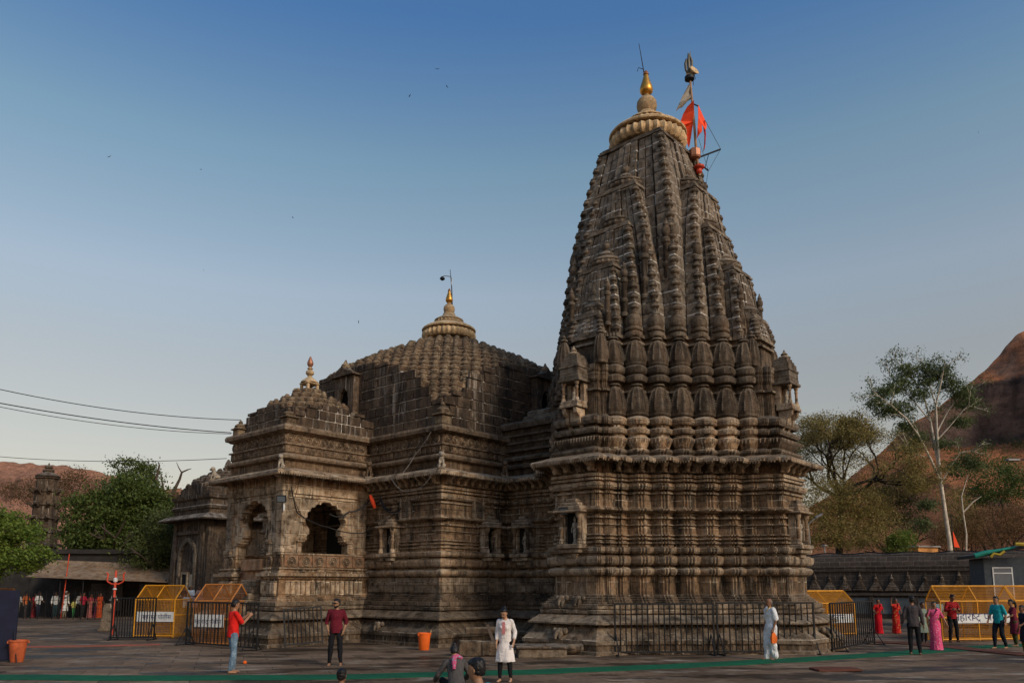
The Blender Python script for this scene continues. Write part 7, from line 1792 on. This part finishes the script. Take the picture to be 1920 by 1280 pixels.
person('woman in grey-green kurta half hidden behind the man in dark grey', G(1733,1206), 0.3, 1.48, (fabric((0.20,0.24,0.19)),'kurta'), (f_black,'leggings'), 'b', dict(LE=(0.10,0.0,-0.25), LW=(0.17,-0.06,-0.46)), 0.014, 'lowbun', 0, 0, True, sleeve=0.8)
person('youth in teal T-shirt and black trousers walking left', G(1877,1215), -1.2, 1.72, (fabric((0.02,0.36,0.40)),'shirt'), (fabric((0.010,0.014,0.022)),'trousers'), 'a',
       dict(LE=(0.05,0.08,-0.27), LW=(0.06,0.04,-0.52), RE=(-0.05,-0.06,-0.27), RW=(-0.05,-0.18,-0.48), LF=(0.08,0.16,0), RF=(-0.08,-0.16,0), LK=(0.09,-0.02,0.49), RK=(-0.09,-0.13,0.50)), 0.012, 'short', 0, 0.05, sleeve=0.45, hem=0.84)
person('woman with long black hair in dark red dress at the right edge', G(1906,1211), -1.9, 1.60, (fabric((0.16,0.02,0.04)),'kurta'), (fabric((0.05,0.06,0.02),'floral',(0.12,0.03,0.03),12),'leggings'), 'a', dict(LE=(0.05,-0.08,-0.26), LW=(0.02,-0.26,-0.34)), 0.012, 'tail', 0.2, 0.1, True, sleeve=0.35)
person('woman in black top with blue sleeve cut by the right edge', G(1926,1226), -1.5, 1.48, (fabric((0.015,0.02,0.035)),'kurta'), (fabric((0.10,0.09,0.02)),'leggings'), 'b', dict(LE=(0.05,-0.06,-0.25), LW=(0.02,-0.22,-0.36)), 0.013, 'tail', 0, 0, True, sleeve=0.35)
# the queue under the awning
Q = [(30,1.62,'m',(0.55,0.53,0.48),(0.20,0.17,0.10),'man in pale shirt and khaki trousers, first at the left of the queue'),(41,1.68,'m',(0.60,0.16,0.05),(0.06,0.05,0.05),'man in orange shirt, second from the left in the queue'),
     (53,1.58,'s',(0.38,0.03,0.04),(0.30,0.025,0.03),'woman in dark red saree near the left end of the queue'),(69,1.68,'m',(0.66,0.66,0.64),(0.02,0.025,0.05),'man in white shirt and navy trousers left of the gap in the queue'),
     (97,1.68,'m',(0.68,0.68,0.66),(0.03,0.06,0.07),'man in white shirt and teal trousers in the middle of the queue'),(108,1.12,'k',(0.45,0.03,0.03),(0.70,0.68,0.62),'little girl in red top and white skirt in the queue'),
     (120,1.72,'w',(0.74,0.73,0.70),(0.25,0.21,0.14),'man in long white kurta and white cap raising his arm in the queue'),(132,1.22,'c',(0.60,0.55,0.15),(0.04,0.22,0.06),'child in yellow and green beside the man in the white cap'),
     (140,1.66,'m',(0.62,0.62,0.58),(0.05,0.05,0.04),'man in white shirt just right of the child in yellow'),(153,1.66,'m',(0.40,0.02,0.05),(0.02,0.02,0.02),'man in crimson shirt and black trousers in the queue'),
     (163,1.56,'s',(0.35,0.05,0.06),(0.32,0.10,0.09),'woman in patterned rust saree in the queue'),(173,1.58,'s',(0.55,0.02,0.14),(0.50,0.10,0.22),'woman in magenta saree in the queue'),
     (185,1.60,'s',(0.40,0.06,0.02),(0.42,0.06,0.015),'woman in orange-red saree near the stone post'),(206,1.70,'m',(0.70,0.70,0.68),(0.02,0.02,0.025),'man in white shirt at the right end of the queue')]
for k, (px, h, kind, c1, c2, lab) in enumerate(Q):
    p = G(px, 1159); p.y += 0.9 + 0.25*(k % 3); p.x *= p.y/(p.y-0.9)
    hd = (1.35 if k % 4 else 0.9)
    ps = dict(LF=(0.08,0.05,0), RF=(-0.08,-0.08,0), LE=(0.05,-0.08,-0.25), LW=(0.0,-0.24,-0.34))
    if kind == 's': person(lab, p, hd, h, (fabric(c1),'blouse'), (fabric(c2,'floral',tuple(min(0.8,x*1.7+0.04) for x in c2),16),'saree'), 'b', ps, 0.022, 'lowbun', 0, 0, True, 'people in the queue', sleeve=0.35)
    elif kind == 'k': person(lab, p, hd, h, (fabric(c1),'shirt'), (fabric(c2),'skirt'), 'b', None, 0.022, 'tail', 0, 0, True, 'people in the queue', sleeve=0.3, hem=0.95)
    elif kind == 'w': person(lab, p, hd, h, (fabric(c1),'kurta'), (fabric(c2),'trousers'), 'b', dict(RE=(-0.04,-0.20,-0.05), RW=(-0.02,-0.36,0.14)), 0.022, 'cap', 0, 0, False, 'people in the queue', sleeve=0.9)
    else: person(lab, p, hd, h, (fabric(c1),'shirt'), (fabric(c2),'trousers'), 'b', ps, 0.022, 'short', 0, 0, False, 'people in the queue', sleeve=0.45 if k % 2 else 0.85, hem=0.86)
# three people sitting on the pavilion steps
SIT = dict(pelvis=(0,0.0,0.10), LF=(0.12,-0.42,-0.40), RF=(-0.12,-0.44,-0.40), LK=(0.14,-0.42,0.12), RK=(-0.14,-0.44,0.12), LE=(0.08,-0.10,-0.24), LW=(0.02,-0.32,-0.30), RE=(-0.08,-0.10,-0.24), RW=(-0.02,-0.32,-0.30), bend=0.12)
for px, c1, c2, lab, hh in ((345,(0.03,0.03,0.04),(0.05,0.05,0.05),'man in dark clothes sitting leftmost by the pavilion','short'),(359,(0.70,0.70,0.69),(0.68,0.68,0.68),'man in white clothes sitting between two others by the pavilion','bald'),(375,(0.50,0.27,0.20),(0.45,0.25,0.20),'woman in peach clothes sitting rightmost by the pavilion','lowbun')):
    p = A(px, 1125, 44.5); q = Vector((p.x,p.y,p.z-0.02))
    person(lab, q, -0.3, 1.68, (fabric(c1),'shirt'), (fabric(c2),'loose'), 'b', SIT, 0.018, hh, 0, 0, hh == 'lowbun', 'people sitting by the pavilion', sleeve=0.6)
p = A(360, 1125, 45.0); mb = MB(); mb.cbox(-1.1,1.1,-0.35,0.6,-p.z,-0.02,0.03); tag(mb.build('stone_bench', MS['plinth'], None, None, p, -0.1), 'stone ledge on which three people sit by the pavilion', 'ledge')
for o in bpy.data.objects:
    if '_hands' in o: del o['_hands']
